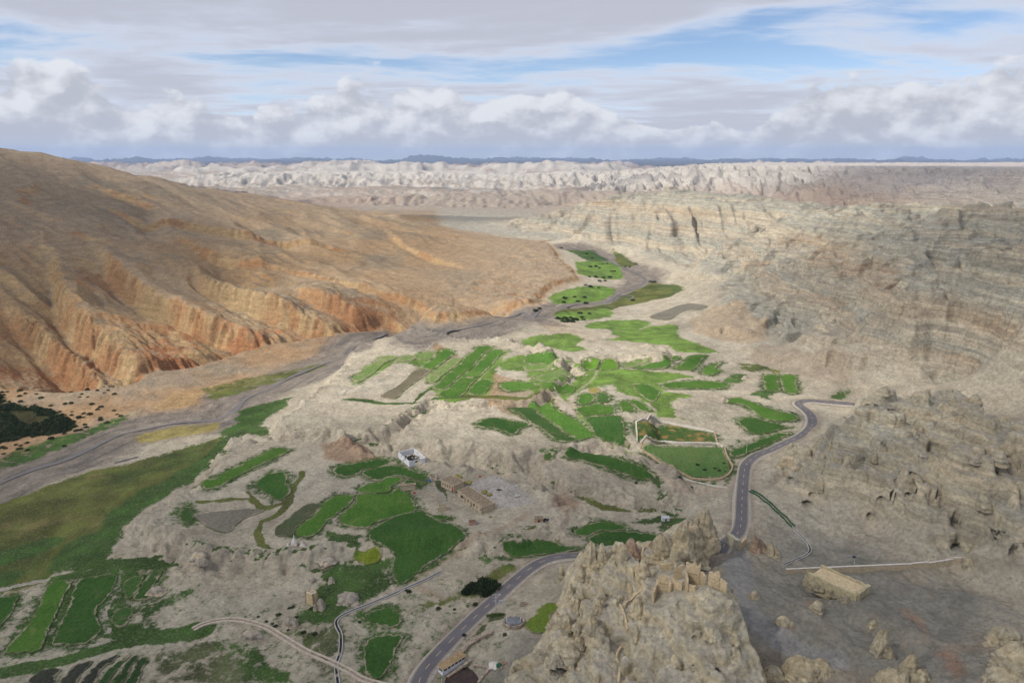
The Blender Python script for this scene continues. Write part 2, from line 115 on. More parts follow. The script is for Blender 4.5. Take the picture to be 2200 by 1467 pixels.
'fields':[('crop','long narrow green field strip slanting down to the pale bluff above the meadow',[(-178.3,353.7),(-168.2,349.1),(-163.3,359.2),(-156.1,368.6),(-148.3,382.8),(-144.7,385.8),(-135.1,382.4),(-138.7,374.4),(-149.9,359.3),(-158.4,346.7),(-161.2,340.9),(-164.7,339.4),(-169.9,340.9)]),('crop_dark','teardrop shaped green field ringed by pale clay banks',[(-141.5,343.1),(-140.2,349.8),(-136.5,354.5),(-130.8,354.9),(-126.2,350.3),(-125.1,343.5),(-121,338.6),(-119.8,334.7),(-121.3,328.2),(-124.1,326),(-129.8,331.4),(-136.9,337.3)]),('crop','bright green diagonal field strip just above the white stupas',[(-105.1,294.3),(-104.6,300.4),(-99.1,310.9),(-98.3,320.1),(-93.9,327.9),(-85.1,328.5),(-83.5,321.2),(-88.2,308.9),(-92,301.8),(-93.5,293.4),(-96.8,290.9),(-102,291.7)]),('weedy','dull weedy strip along the left side of the diagonal field above the stupas',[(-114.6,294.5),(-116.6,301),(-113.9,306.5),(-109.5,316.9),(-105.3,321),(-98.6,319.6),(-99.7,311.4),(-105.2,300.9),(-105.9,294),(-109.9,292.5)]),('crop_dark','curved green field strip topmost of the village fields, left of the roofless white building',[(-102.1,357.8),(-102.1,361.5),(-90.2,366.8),(-78.2,368.3),(-70.8,364.1),(-64.8,358.6),(-72,360.1),(-84,359.5),(-86.6,354.1),(-93.2,351.3),(-100.3,354.2)]),('crop_dark','green field tapering towards the blue scrap heap beside the houses',[(-85.4,355.2),(-82.8,358),(-72.9,359.9),(-63.9,356.3),(-53.9,349.7),(-45.9,343.1),(-47.4,340.8),(-56.7,344.1),(-66.3,347.9),(-73.7,344),(-80,348.7)]),('crop_dark','small green wedge field beside the flat roofed storage hut',[(-59.7,339.9),(-57.4,342.7),(-52.8,341.5),(-46.3,338.9),(-48.7,336.8),(-54,337.2),(-59.4,337.9)]),('crop','small green field joining the two larger village fields at the waist',[(-73.5,342.9),(-67.9,347),(-60.6,345.1),(-61.6,340.9),(-66.2,336.6),(-66.5,330.8),(-81.7,331.6),(-82.3,338.2)]),('crop','broad bright green field left of the flat roofed storage hut',[(-81.8,329.9),(-65.8,329.3),(-62.4,334.7),(-56.4,329.8),(-50.6,318.8),(-49.3,312.2),(-58.5,305.9),(-67.6,299.1),(-70.5,294.4),(-82.5,298.9),(-86.2,305.8),(-84.4,313.5),(-80.9,320.2)]),('crop_dark','largest dark green field, below the ruined hut and left of the dirt track',[(-67.2,286),(-67.1,292.7),(-57.8,306.4),(-47.2,311.7),(-41.9,307.9),(-36.1,300),(-27.7,293.9),(-22.2,286.1),(-23.8,281.8),(-28.8,278.7),(-33.3,272.2),(-37,266.5),(-42.9,257.2),(-47.1,253.3),(-50.5,257),(-53.2,264.5),(-54.1,274),(-59.3,278.9),(-64.8,281)]),('crop_dark','tiny dark green plot touching the foot of the roofless ruin',[(-41.6,305.6),(-36.9,306.8),(-31,304),(-33.1,301.6),(-37.1,301.6)]),('yellow','yellow flowering patch beside the big dark green field',[(-72.5,274.7),(-72.9,276.7),(-70.2,278.4),(-65.7,278.1),(-61.1,277.4),(-59.5,275.7),(-60.5,272.4),(-63,270.7),(-68.1,271.9)]),('crop_dark','dark green oval field along the outer side of the road bend',[(-4.3,276.8),(-3.6,278.2),(3.1,280.8),(13.8,286.1),(20.7,286),(24.7,279.9),(29.7,277.5),(31.8,276),(25,273.7),(14,273.2),(3.1,272.6),(-2.1,274.6)]),('crop_dark','half moon shaped dark green field above the road behind the rock spires',[(30.2,295.1),(37.9,298.7),(45.9,299.3),(51.8,296.8),(54.3,292.9),(52.4,291.1),(41.8,291.9),(36.8,288.5),(31.7,290.7)]),('crop_dark','dark green field partly hidden by the yellow rock spires',[(37,286.4),(41.6,290.4),(51.5,290),(60.3,288),(68.8,281.5),(65,277.3),(58.8,275.3),(52.5,272.9),(45.4,273.7),(42.9,276.7),(37.4,280.6)]),('crop_dark','long dark green field along the top of the grooved clay bluff',[(29.9,363.1),(32,366.2),(38.6,367.3),(50,360.8),(64.1,351.1),(72.6,343),(77.5,336.4),(69.6,335.7),(63.1,338.7),(53.5,345.3),(40.2,354.3),(31.5,360.2)]),('crop_dark','small green patch left of the long field on the grooved bluff',[(17.8,362.9),(20,364.8),(24.9,365.6),(28.6,364.5),(24.7,362.4),(22.5,360.4),(18.8,361.4)]),('crop_dark','green wedge field on the edge of the clay bluff above the courtyard',[(-22.5,405.3),(-18.1,413.1),(-13.4,417.8),(-7.3,416.2),(0,411.3),(12.5,407.6),(11.2,404.4),(5.2,397.8),(2.9,391.5),(-0.6,389.8),(-5.8,395.6),(-14,399.8),(-20.6,401.2)]),('weedy_green','duller left half of the big slanting field above the village',[(-0.9,435.8),(10.4,450.3),(17.3,426),(25,409.4),(33.7,389.2),(38.6,377.8),(32.8,377.3),(26.3,381.2),(18.4,398.8),(11.6,409.8),(6.6,424.1)]),('crop','brighter right half of the big slanting field above the village',[(10.8,450.4),(19.6,455.5),(28,461.6),(32.3,425.8),(41.4,408.5),(48,393.9),(50.7,382.9),(44.5,379.5),(39.1,378.2),(34.3,389.6),(25.5,409.9),(17.9,426.5)]),('crop_pale','pale green strip field, leftmost on the upper terrace',[(-125.7,514.9),(-127.8,527.4),(-121.8,550.2),(-119.1,556.7),(-114.8,572.4),(-107.6,573.2),(-99.9,570.9),(-107.6,559),(-112.7,535.9),(-117.2,520.2),(-121.3,511.7)]),('crop_pale','small ragged green plot between the pale strip and the bright strips',[(-100.8,561.6),(-97.1,568.3),(-93.1,574.3),(-83,572.4),(-85,563.1),(-92.5,559.8),(-98,559)]),('crop_pale','small pale green plot at the top corner of the bright green strip',[(-84.2,568.9),(-78,585),(-70.5,584.4),(-66.3,583.6),(-70.1,566.2),(-80.3,563.9)]),('crop','bright green parallelogram field at the head of the fallow brown strip',[(-77.5,542.1),(-71.6,557.9),(-65.7,578),(-62.7,589.6),(-56.8,589.3),(-51.5,584.5),(-54.5,571.3),(-60.6,551.8),(-64.9,540.7),(-71.8,540.2)]),('crop_pale','patchy yellow green strip between the two bright terrace fields',[(-59.5,548.3),(-56,561.8),(-52.7,569.2),(-43.8,569.1),(-47.4,553.1),(-52.2,537.1),(-56.3,523.8),(-60.1,509.8),(-65.6,507.3),(-65.3,523.2),(-64.3,534.9)]),('crop','longest bright green strip across the upper terrace',[(-60.7,492.9),(-58.1,505.4),(-55.1,519.3),(-51.4,535.9),(-45.2,555.7),(-38.8,580.5),(-33.7,594.3),(-28.3,604.6),(-17.9,602.4),(-21.1,593.5),(-27.1,577),(-31.6,554.2),(-35.5,539.1),(-42.1,524.5),(-46,508.1),(-50.5,493.3),(-56,492)]),('crop','bright green strip at the right edge of the striped terrace fields',[(-40,526.9),(-34.1,541.6),(-29.5,559.3),(-23.2,582.3),(-18.6,596.2),(-5.9,594.1),(-11.5,576.4),(-17.4,554.4),(-22.9,533.9),(-27,522.1),(-35.2,522)]),('crop','green field at the lower end of the longest terrace strip',[(-50,491.7),(-46.4,503.5),(-41.6,517.8),(-28.6,517.3),(-32.1,500.6),(-34.8,482.6),(-40.9,471.1),(-50.7,473.7),(-54.8,480.6)]),('crop','green field beside it ending at the pale wedge of clay on the terrace',[(-32.7,482.3),(-30.2,500.4),(-26.5,513),(-20.7,514.6),(-15.3,507.3),(-17,493.1),(-20.7,477.3),(-27.5,476.6)]),('fallow','brown fallow strip without crop among the terrace fields',[(-96.6,474.1),(-94.3,484),(-88.8,497.3),(-85.1,510.8),(-80.1,538.5),(-67,538.2),(-70.5,522.8),(-75.7,506.7),(-81.4,486.3),(-83.7,470.7),(-89.5,468.5)]),('crop','green oval field in the middle of the upper terrace',[(-9,493.7),(-7.9,502),(1.5,503.1),(15,493.9),(20,481.3),(14.5,477.6),(2.6,476.5),(-4.6,481.5)]),('crop','bright green square field left of the pale clay spur on the terrace',[(11.6,576),(18.8,581.3),(31.1,571.4),(38.9,572.4),(34.9,540.4),(24.7,551.3),(11.2,556.2)]),('crop_pale','pale green field directly below the bright square field by the clay spur',[(11.2,552.1),(32.2,540.1),(32.7,525),(26.1,523.7),(12.1,531.8)]),('crop_pale','pale green field with a curved top edge in the middle of the fields',[(15.5,512.7),(28.3,515),(48.9,524.6),(45.3,504.4),(31.8,488.6),(21.1,494.9)]),('crop','green field right of the oval one on the upper terrace',[(20.8,486.6),(35.5,490.2),(45,500.7),(47.6,488.4),(44.3,477.4),(33.6,477.5),(27.4,475.2)]),('crop_light','left one of the two square bright fields below the white clay hill',[(56.8,533.1),(59.1,545.5),(64.3,558.2),(75.5,558.5),(73.9,554),(69.5,536.9),(61.3,536.1)]),('crop_light','right one of the two square bright fields below the white clay hill',[(72.8,539.4),(76.4,555.2),(79.5,558.5),(90,559.2),(88.3,542.5),(85.9,531.9),(77.4,530.6),(72.3,533.6)]),('crop_pale','pale grassy field at the right foot of the white clay hill',[(91.9,545.8),(99.9,556.1),(109.1,555.3),(118.1,552.4),(103.7,537.8),(94.8,534.9)]),('crop','long green field right of the pale grassy one under the white clay hill',[(101.3,533),(114,547.4),(125.6,550.8),(136.2,557.6),(134.3,549.2),(126.5,535.1),(117.6,530.9),(106.2,530.8)]),('crop','small green field tucked behind the right end of the white clay hill',[(127.4,552.7),(136.4,564.5),(145.3,570.9),(144.8,563.4),(138.2,557.4)]),('crop','bright green parallelogram field near the far right corner of the farmland',[(132.3,531.8),(144.7,551.6),(156,571.5),(169.1,571.9),(161.7,556.6),(151.3,534.9),(146.7,529),(137.7,529.2)]),('crop','small boot shaped green field on the pale eroded bank',[(153.1,524.5),(159.7,537.5),(168.8,545.2),(177.1,549.8),(167.3,534.7),(168.9,527),(162.7,518.6),(156.4,514.8),(152.6,517.1)]),('crop','long lens shaped green field on the right of the farmland',[(112.9,487.3),(119.1,493.3),(131.6,497.7),(147.3,500.1),(161,497.7),(165.7,494.6),(160.3,484),(149,480.9),(131.7,480.9),(121.5,479.2),(114.1,479.8)]),('crop','rounded green field with a pale clay rim on its upper side',[(90.6,488.1),(95.7,489.1),(103.2,488),(108.5,473.3),(105.1,463.2),(101.2,453.8),(97.5,451.9),(93.6,462.8),(91.1,474.9)]),('crop','small round green field beside the little dry yellow plot',[(46.9,456),(49.6,469.7),(54.8,474.5),(58.9,468.6),(59.2,459.9),(55.6,451.4),(49.6,449.7)]),('weedy_green','small dull green plot right of the small round field',[(59.1,451.9),(61.6,467.8),(65.5,472.4),(69.7,463.9),(69,453.8),(63.9,449.8)]),('straw','little dry yellow plot above the small round green field',[(56.7,479.6),(58.8,486),(63,485.9),(65.8,480.3),(63.5,472.9),(58.6,472.1)]),('crop','green lens shaped field above the dark field by the walled paddocks',[(45,442.3),(50.7,447.6),(61,447.2),(67.9,441.1),(69.9,434.8),(64.5,414.3),(54.3,414.5),(46,415.9)]),('crop_dark','dark green field left of the walled paddocks',[(47.4,411),(57.5,411),(69.2,409.2),(69.4,395.7),(67.8,378.4),(70.5,373.5),(69.4,372.9),(58.3,376.4),(49.8,380.9),(49.9,386.7),(48.2,402.1)]),('crop','left leaf of the pair of small green leaf shaped fields',[(74.2,442.6),(76.5,451.4),(79.4,453.1),(82.5,446.1),(84.3,438.1),(83.2,435),(75.6,433)]),('crop','right leaf of the pair of small green leaf shaped fields',[(82.9,452.8),(89.3,453.3),(92.3,444.9),(95.6,435.6),(87.4,435.5),(85,442)]),('paddock_dry','upper walled paddock with a dry orange streak along its far side',[(77.1,396.1),(88.6,404),(102.5,412.2),(112.9,405.4),(123,399.3),(125.8,393.7),(122.6,380.7),(112.1,380.3),(95.9,382.8),(74.5,374.9)]),('paddock','lower walled paddock with worn grass',[(76.6,372.3),(86.1,372.9),(98.7,372.5),(111.7,373.2),(124.2,372.2),(122.9,363.1),(121.4,351.3),(120,344.2),(116.9,338.6),(111.3,335.2),(104.1,337.1),(98.1,339.1),(94,343.5),(89.1,348.5),(84.6,355.6),(80.2,364.4),(77.1,370)]),('crop','long curved green field beside the sharp road bend',[(150.7,450.2),(156.4,458),(162.3,460),(166.7,451.2),(172.2,439.3),(179.4,432.8),(187,428.2),(189.1,421.1),(185.6,416.8),(176.4,416.6),(168,418.7),(163.6,427.1),(162.4,434.7),(159,445.7)]),('crop_dark','green field below the long curved one, inside the road bend',[(147.8,416.4),(153.8,421.9),(159.8,421.3),(167.2,416.3),(176.6,407.6),(170.2,403.3),(160.6,397.9),(154.9,396.7),(150.9,398.4),(148.7,406.1)]),('crop_dark','narrow green strip along the road edge by the thin pole',[(127.4,367.4),(135.1,373.4),(146.5,382.4),(158.2,391.4),(167.8,397),(173,395.6),(165.6,388.3),(153.2,377.9),(141.8,369),(132.9,361.6),(128,359.9),(126.2,361.9)]),('crop','left one of the pair of upright green fields near the end of the road',[(198.3,511.4),(207.4,506.9),(203.3,494.8),(197.3,475),(192.2,475.9),(188.6,481),(193.2,498)]),('crop','right one of the pair of upright green fields near the end of the road',[(208.7,504.7),(217.5,499.1),(212.7,483.3),(207.1,467.6),(202.4,467.3),(200.1,474.2),(203.5,488.6)]),('plough','grey ploughed field with rows at the foot of the sandy mound',[(158,762.8),(175.6,785.7),(203,809.3),(217.4,800.7),(222.2,758.9),(211.8,751.1),(198.4,768.1),(175.3,736),(161.6,744.1)]),('crop','bright green long field at the lower left beside the mottled dark field',[(-195.6,222.2),(-197.1,229.4),(-198.3,239.2),(-201.5,250.7),(-206.5,263.1),(-205.4,268),(-199.5,267.5),(-195.9,264.4),(-194.6,257.7),(-192.1,249.9),(-189.2,240.5),(-185.3,231.1),(-182.5,223.1),(-186,221.5),(-191.5,221.5)]),('crop_dark','broad mottled dark green field at the lower left',[(-179.8,226.8),(-184.1,237.4),(-187.9,249.6),(-192.5,260.9),(-192.6,266.8),(-183.8,267.8),(-177,267.7),(-173.9,257.3),(-174.2,250.7),(-174.7,247.4),(-169.1,239.1),(-164.4,233.1),(-165.7,226.5),(-170.3,225.2),(-176,225.5)]),('crop_dark','green field cut off by the left edge of the photo',[(-231.2,257.3),(-223.8,258.2),(-220.2,259),(-216,257.9),(-211,248.9),(-209.1,241.3),(-208.8,237.8),(-211.3,231)]),('weedy_green','small curved green plot right of the mottled dark field',[(-167.8,255.9),(-170.5,261.6),(-169.2,265.6),(-164.5,266.2),(-163.2,260.3),(-162.8,253.4),(-164.3,252.3)]),('weedy_green','sickle shaped green plot against the pale clay slope at lower left',[(-161.5,251.6),(-162.5,257.3),(-162.9,263.8),(-161.7,268),(-158.6,271),(-157.1,263.8),(-156.3,257.2),(-150.8,253.4),(-154.9,251.9)]),('weedy_green','small dark oval plot beside the pale wall ruins at lower left',[(-163.1,238.7),(-165.9,245.1),(-163.6,246.6),(-157.7,245.2),(-156.8,240.5),(-155.9,235.3),(-158.7,235)]),('soil','leftmost bare dark plot at the bottom edge',[(-174.8,204.6),(-174.9,209.4),(-172.6,212.1),(-167.3,211.9),(-166.3,208.2),(-165.5,204.3)]),('soil','second bare dark plot from the left at the bottom edge',[(-163.1,204.2),(-163.3,208.4),(-163,213.4),(-158.4,215.6),(-157.1,214.6),(-157.8,208.8),(-156.9,204)]),('soil','third dark plot from the left at the bottom edge',[(-155.3,203.9),(-155.4,208.3),(-154.2,214.5),(-151.2,217.3),(-148.4,218.6),(-149.5,215.5),(-151.3,209.5),(-150.3,203.7)]),('soil_green','fourth dark plot from the left at the bottom edge, partly green',[(-148.9,203.6),(-149.2,208.9),(-147.1,214.4),(-145.5,218.4),(-144.4,218.4),(-145.6,212.9),(-145.5,208.3),(-145.3,203.5)]),('soil_green','fifth dark green plot from the left at the bottom edge',[(-143.6,203.4),(-143.7,208.2),(-143.5,216.4),(-142.3,217.8),(-141,217.2),(-140.8,211.8),(-140,203.3)]),('soil_green','rightmost dark green plot of the row at the bottom edge',[(-138.3,203.2),(-139.9,212.7),(-139.7,216.2),(-137.4,216.6),(-135.6,214.3),(-136,211.1),(-134.2,203.1)]),('weedy_green','small upright green patch on the pale plateau left of the ploughed plot',[(-167.7,310.5),(-170.1,322.4),(-163.5,313.4),(-158.1,301),(-164.9,303.1)]),('plough','dark ploughed plot with short rows on the pale plateau',[(-158.8,307.1),(-154.6,313.5),(-144,316.6),(-129.7,318.1),(-129.1,315),(-135.2,308.5),(-136.8,298.3),(-138.4,294.4),(-144.8,295.9),(-152.8,300.9)]),('crop_dark','dark green triangular plot right of the water channel',[(-59.2,235),(-53.9,238.1),(-49.4,238.5),(-45.3,233.4),(-43.5,229.6),(-47.5,227.4),(-54.3,229.9)]),('crop_dark','dark green plot left of the road at the bottom of the photo',[(-55.4,219.7),(-53,222.8),(-46.8,223),(-41.6,221.5),(-43.2,215.9),(-44.3,208.2),(-47.2,201.8),(-51.6,203.6),(-54.5,212.4)]),('moss','bright mossy green patch at the foot of the yellow rocks beside the stone pen',[(5.1,219.2),(5.8,223.4),(8.5,225.6),(10.7,231.4),(14.1,233.5),(17,232.8),(18.9,230.6),(16.7,227.2),(14.9,224.9),(15,221.1),(16.2,219.3),(15.1,216.4),(11.2,214.6),(7.5,215.5)])],
'grass':[('thick',1,[(-430.8,506.3),(-401.8,505.7),(-387,492.5),(-375.4,487.9),(-363.4,488.9),(-351.4,485.6),(-339.3,479.8),(-330.4,472.1),(-314.3,458.1),(-312.7,450),(-318,446),(-324.1,441.2),(-332.2,438.9),(-338.8,434.3),(-344.6,429.9),(-366,419.9)]),('olive',1,[(-298,325.5),(-286.7,344.8),(-267.1,374.4),(-238.9,402.5),(-228.6,406.5),(-198.2,433.1),(-187.2,419.4),(-173.4,382.3),(-185.7,368.8),(-197.4,333),(-196.5,315.8),(-190.8,292.8),(-186.7,278.8),(-187.7,273.9),(-209.6,274.2),(-215.2,264),(-249.6,264.5)]),('grass',0.8,[(-187.2,419.4),(-173.4,382.3),(-185.7,368.8),(-197.4,333),(-196.5,315.8),(-204,296.4),(-214.5,328.1),(-211.6,354.7),(-202.5,374.1),(-194.9,400.5),(-195.5,421.4)]),('grass',0.9,[(-203,308.3),(-195.4,313.8),(-190.8,292.8),(-186.7,278.8),(-187.7,273.9),(-209.6,274.2),(-213.5,278),(-218.6,296.9),(-212.9,305.8)]),('grass',0.9,[(-208.1,486),(-190.5,505.2),(-175.5,513.3),(-175.2,482.1),(-177.7,452.1),(-149.9,414.2),(-117.8,400.1),(-117.3,397.8),(-161.1,420.8),(-180.1,431.6),(-188.4,419.7),(-204.6,443),(-200.4,460.6)]),('grass',0.55,[(-358.2,401.1),(-333.9,409.8),(-320.9,429.2),(-301.9,453.4),(-287.8,477.4),(-282.3,471.6),(-292.6,445.3),(-300.4,419),(-308.2,395.1),(-336.9,374.2)]),('straw',0.6,[(-261.9,439.9),(-259.3,445.5),(-243.8,459.8),(-210.4,462.5),(-205.9,446.2),(-227.9,438),(-243.9,428.4),(-255,428.9)]),('olive',0.6,[(-254.6,514.1),(-242.4,539.7),(-238.1,562.8),(-223,559.1),(-224.3,527.3),(-238.6,515.2)]),('olive',0.4,[(-262.4,540.4),(-241.5,571.6),(-213.6,592.6),(-183.7,615.8),(-166.2,606.6),(-199.3,570.9),(-221,535.9),(-236.9,511.2)]),('grass_lt',0.9,[(14.3,555.5),(47.7,557.9),(68.6,533.1),(87.5,532.3),(112.8,525.6),(134.3,521.1),(142.4,509.2),(127.1,503.2),(113.6,490.6),(109.7,469.3),(122.1,470),(131.4,466.4),(111,450.8),(110.2,432.8),(113.6,420.6),(96.7,428.2),(91.9,453.4),(77.9,469.2),(73.7,487.9),(48.6,481.5),(41.2,475.4),(40.6,450.9),(44.5,411.9),(50.8,393.9),(71.5,372.9),(66.1,373.1),(50.1,378.6),(45.8,412.9),(39.3,451.4),(32.9,474.3),(13.4,462.8)]),('grass_lt',0.8,[(-69.7,541.5),(-43.8,570.3),(-25.7,606.1),(-5,592.8),(-14.6,507.2),(-19.2,474.4),(-39.9,458.3),(-62.3,456.6),(-62.5,458.4),(-54.3,468.9),(-62.9,496.2)]),('grass_lt',0.7,[(-127.1,489.7),(-125.2,512.5),(-127.6,529.8),(-115.3,575),(-97.6,571.8),(-58.7,591.3),(-52.2,583.2),(-77.3,541),(-98.6,557.8),(-114.6,515.1),(-126.6,487.3)]),('grass_lt',0.7,[(-14.4,559.5),(-9.2,537.6),(9.9,529.7),(11.8,514.1),(27.5,477.6),(31.3,548),(32.3,568.5),(8.3,581.4),(-8.1,567.2)]),('grass_lt',1,[(48.2,889.5),(63.2,912.2),(91.5,944.9),(135.5,980),(150.2,959.8),(142.3,933),(112.6,879.6),(72.6,869.1),(54.5,869.3)]),('grass_lt',1,[(107.2,1150.5),(151.4,1228.4),(183,1214.4),(175.7,1062.6),(143.3,1039.2),(114.6,1039.6),(102.1,1060.4)]),('grass',0.9,[(106.2,1366.4),(168.9,1376.4),(183.3,1301),(178,1250),(131.1,1196.8),(123.1,1325.9)]),('olive',1,[(162.1,934.9),(208.1,1004.3),(234.6,942.8),(231.2,902.5),(208,881.2),(182.9,876.8),(141,842.8),(97.2,772.5),(51.3,733.1),(44.7,742.9),(79.9,818.4),(126.7,866.8)]),('grass_lt',0.8,[(46.3,735.3),(76,777.3),(114,816.8),(121.3,788.7),(112,761.9),(87.4,733.2),(55.1,714.4)]),('grass_lt',0.9,[(75.3,700.6),(92.3,731),(120.6,748.6),(141.8,749.5),(154.3,733.3),(145,711.7),(124.9,682.5),(102.4,692.9),(82.5,690.3)]),('grass_lt',0.75,[(18.3,648.7),(32.5,658.4),(61.1,666.9),(73.2,647.6),(62.2,628),(73.4,608.8),(54.1,605.4),(35.1,618.6),(17.6,622.6),(9,634.3)]),('grass_lt',0.85,[(91.6,648.4),(109.1,643.6),(140,618),(145.7,612.6),(147.2,589.3),(164.8,580.1),(184.2,576.5),(177.6,597),(165.8,634.4),(167.4,660),(175.5,697.9),(170,712.4),(149.7,710.4),(124.9,682.5),(103.4,693),(99.3,664.6),(111.7,660)]),('olive',0.9,[(204,1386.4),(214.8,1288.3),(211.7,1143.9),(200.8,1125.7),(179.8,1139)]),('grass',0.8,[(166.6,466.8),(174.3,471.7),(188.4,478.7),(196.5,472.8),(188.8,466.6),(184.6,464.5),(183.4,446.9),(181.9,455.3),(177.9,464.6)]),('grass',0.8,[(174.9,517.4),(185.1,516.7),(182.3,503.7),(173.7,495),(166.4,499.2)]),('olive',0.6,[(187.4,547.6),(205.3,539.3),(216.4,513),(228.8,503.6),(231.3,489.2),(244.5,466.3),(237,470.8),(225.7,492.2),(211.8,510.3),(201.2,521),(189.9,520.3)]),('grass',0.8,[(222.2,454.3),(228.7,458.8),(241.1,464.6),(245.2,463.3),(241.5,459.4),(229.8,453.8),(222.2,451.4)]),('grass',0.7,[(126,376.3),(139.2,387.5),(144.3,385.8),(129.2,370.4),(127.8,359.2),(127.1,350.2),(120,340.7),(123.7,363.1)]),('grass',0.7,[(71,341.8),(77.8,340.2),(82.3,335.6),(84.2,329.7),(79.1,330.8),(73.6,333.9)]),('grass',0.6,[(90.1,338.7),(98.2,336.6),(112.2,331.6),(120.9,341.5),(125.1,348.4),(124.9,342.9),(113.7,326.5),(105.8,329),(98.1,336)]),('grass',0.9,[(78.1,325.3),(85.9,314.5),(81.9,301.6),(88.9,298.4),(91.8,289.4),(78,282.3),(68.1,291.7)]),('grass',0.8,[(56.5,301.8),(67.4,304.8),(75.3,308.1),(85.4,313.1),(79.7,290.1),(69.4,295.4),(58.1,297.5)]),('grass',0.8,[(-97,302.3),(-81.7,291.9),(-69.2,288),(-65.2,279.3),(-56.4,274.5),(-53.7,263.3),(-48.5,253.5),(-55.4,246.1),(-68.5,236.1),(-77.6,231.3),(-87.2,255.5),(-82.8,259.8),(-80.2,272.1),(-77,274.2),(-77.2,279.2),(-85.1,284.1)]),('olive',0.7,[(-44,237),(-30.3,242.8),(-20.7,247.7),(-4.1,264.8),(3,266.7),(4.3,260.7),(-3.9,250.9),(-17.1,243.3),(-25.9,238.5),(-42.1,233.1)]),('grass',0.5,[(-16,274.4),(-11.7,278.9),(-4.3,280),(3,271.5),(1.6,266.9),(-11.4,268.3)]),('olive',0.6,[(1.7,293.7),(11,292.7),(21.8,292),(25.9,285.3),(16.9,287.3),(7,286.3)]),('grass',0.85,[(-85.9,240.9),(-81.5,241.5),(-76.8,239.2),(-79,258.6),(-85.4,265.3),(-85.5,271.1),(-73.7,268.7),(-61.8,258.6),(-59.1,247.7),(-65.8,240.8),(-70.2,233.4),(-70.6,231.6),(-86.3,232.7),(-88.6,235.7)]),('grass',0.8,[(-212.9,276.5),(-212.4,286.5),(-205.1,292.1),(-202.1,305.5),(-194.8,305.4),(-190.3,290.7),(-187.3,278.6),(-188.2,273.7),(-198.8,271.8)]),('grass',0.7,[(-257.5,294.3),(-249.6,294),(-236.3,302.8),(-224.4,302.7),(-230.8,289),(-242,283.4),(-247.7,281.1)]),('grass',0.9,[(-243.1,274.9),(-235.8,274.8),(-228.4,275.7),(-229.3,267.8),(-232.7,261)]),('grass',0.7,[(-197.7,266.5),(-178.7,269.6),(-171,271.2),(-160.1,270.5),(-153.9,251.2),(-162.2,251.5),(-160.7,232.4),(-165,228.9),(-169.6,226.4),(-178.6,224.2),(-181.2,220.7),(-203.2,221.8),(-194.5,223.3),(-205,251),(-207.7,262)]),('grass',0.6,[(-158.7,247.5),(-151.2,251),(-140.3,256.5),(-134.6,262.2),(-138.8,253.3),(-144.3,246.6),(-141.1,231),(-148.7,233.4),(-153.8,234.8)]),('grass',0.9,[(-162.6,233.5),(-147.6,231.5),(-128.2,230.1),(-122.4,231.1),(-126.5,226.5),(-143.7,224),(-155.8,223.9)]),('olive',0.6,[(-86.1,228.5),(-78.7,230.8),(-70.7,231),(-68.4,219.7),(-77.8,216.9)]),('grass_dim',0.45,[(-132,225.1),(-114,225.8),(-104.5,217.2),(-94.1,212.8),(-90.3,202.1),(-127.3,203.5),(-137.9,218.6)]),('grass',0.9,[(-115.2,225.9),(-106.8,223),(-95.5,216.9),(-85.9,211),(-77.2,201.6),(-93.1,202.2),(-93.8,210.5),(-104.5,217.2)]),('grass_dim',0.6,[(-74.3,228.3),(-70.1,234.4),(-67,232.2),(-63.5,223),(-63.4,214.7),(-63.3,206.8),(-68.2,201.2),(-75.7,215.4)]),('grass',0.6,[(-86.4,270.2),(-81.1,266.4),(-74,246.8),(-73.4,236.8),(-74.6,234.1),(-88.1,235.1),(-83.8,239.8),(-75.8,241),(-83.4,257.1)])],
'chan':[(5,[(-122.2,468.9),(-107.7,465),(-90.5,455.8),(-81.7,454.4),(-62.5,458.4),(-54,466.5),(-41.3,476)],'grass'),(7,[(-54,466.5),(-62,454.1),(-69.9,435.8),(-75.9,417.4),(-79.5,410)],'grass'),(3.5,[(-120.2,356.4),(-118.7,351.2),(-120,337.7),(-117.6,324.7),(-119.6,312.7),(-125.3,305.8),(-124.6,297.2),(-118.2,285.8),(-110.6,278.2)],'olive'),(3.5,[(-142.8,333.9),(-131.4,320.8),(-125.8,319.1),(-119.4,324.8)],'olive'),(3,[(-165.4,324.9),(-140.4,327.4),(-131.4,320.8)],'olive'),(8,[(-186.2,272.6),(-169.1,274.7),(-152.2,277.6),(-141,278),(-126.9,278.8),(-116.5,278),(-108.2,277.5),(-96.6,275.4),(-88.8,272.9)],'grass'),(4,[(-108.2,277.5),(-97.2,278.2),(-85.9,276.7),(-77.9,273.3)],'grass'),(9,[(-161.3,233.4),(-139.7,228.2),(-128,229.7),(-122.2,230.6)],'grass'),(6,[(-191.2,208.9),(-188.7,210.4),(-173.9,214.4),(-155.8,223.9),(-139.2,227.3)],'grass'),(4,[(-226.4,263.8),(-214.7,270.3),(-196.4,270.3),(-177.2,269.5)],'grass'),(5,[(22.9,336.8),(31.1,331.4),(37.2,323.2),(45.9,312.1),(61,313.9),(73.1,313.3),(81.5,318.7)],'olive'),(4,[(-13.7,361.3),(-5.3,357.1),(2.9,353.6)],'grass'),(4,[(-104,392.2),(-99.5,397.3),(-93,399.3),(-86.5,398.9)],'grass'),(7,[(-33.5,472.9),(-20.4,469.8),(-3.3,462),(9.9,454.5),(27,467.1)],'olive'),(5,[(-18,217.9),(-15.7,220.1),(-13.3,221.6),(-12.3,226.2),(-9.3,228.7),(-4.3,228.8)],'grass_dim'),(3,[(-70.3,457.3),(-66.2,482.4),(-60.8,496.3)],'grass'),(3,[(-40.2,339.3),(-35.8,329.2),(-34.9,320.1)],'grass_dim')],
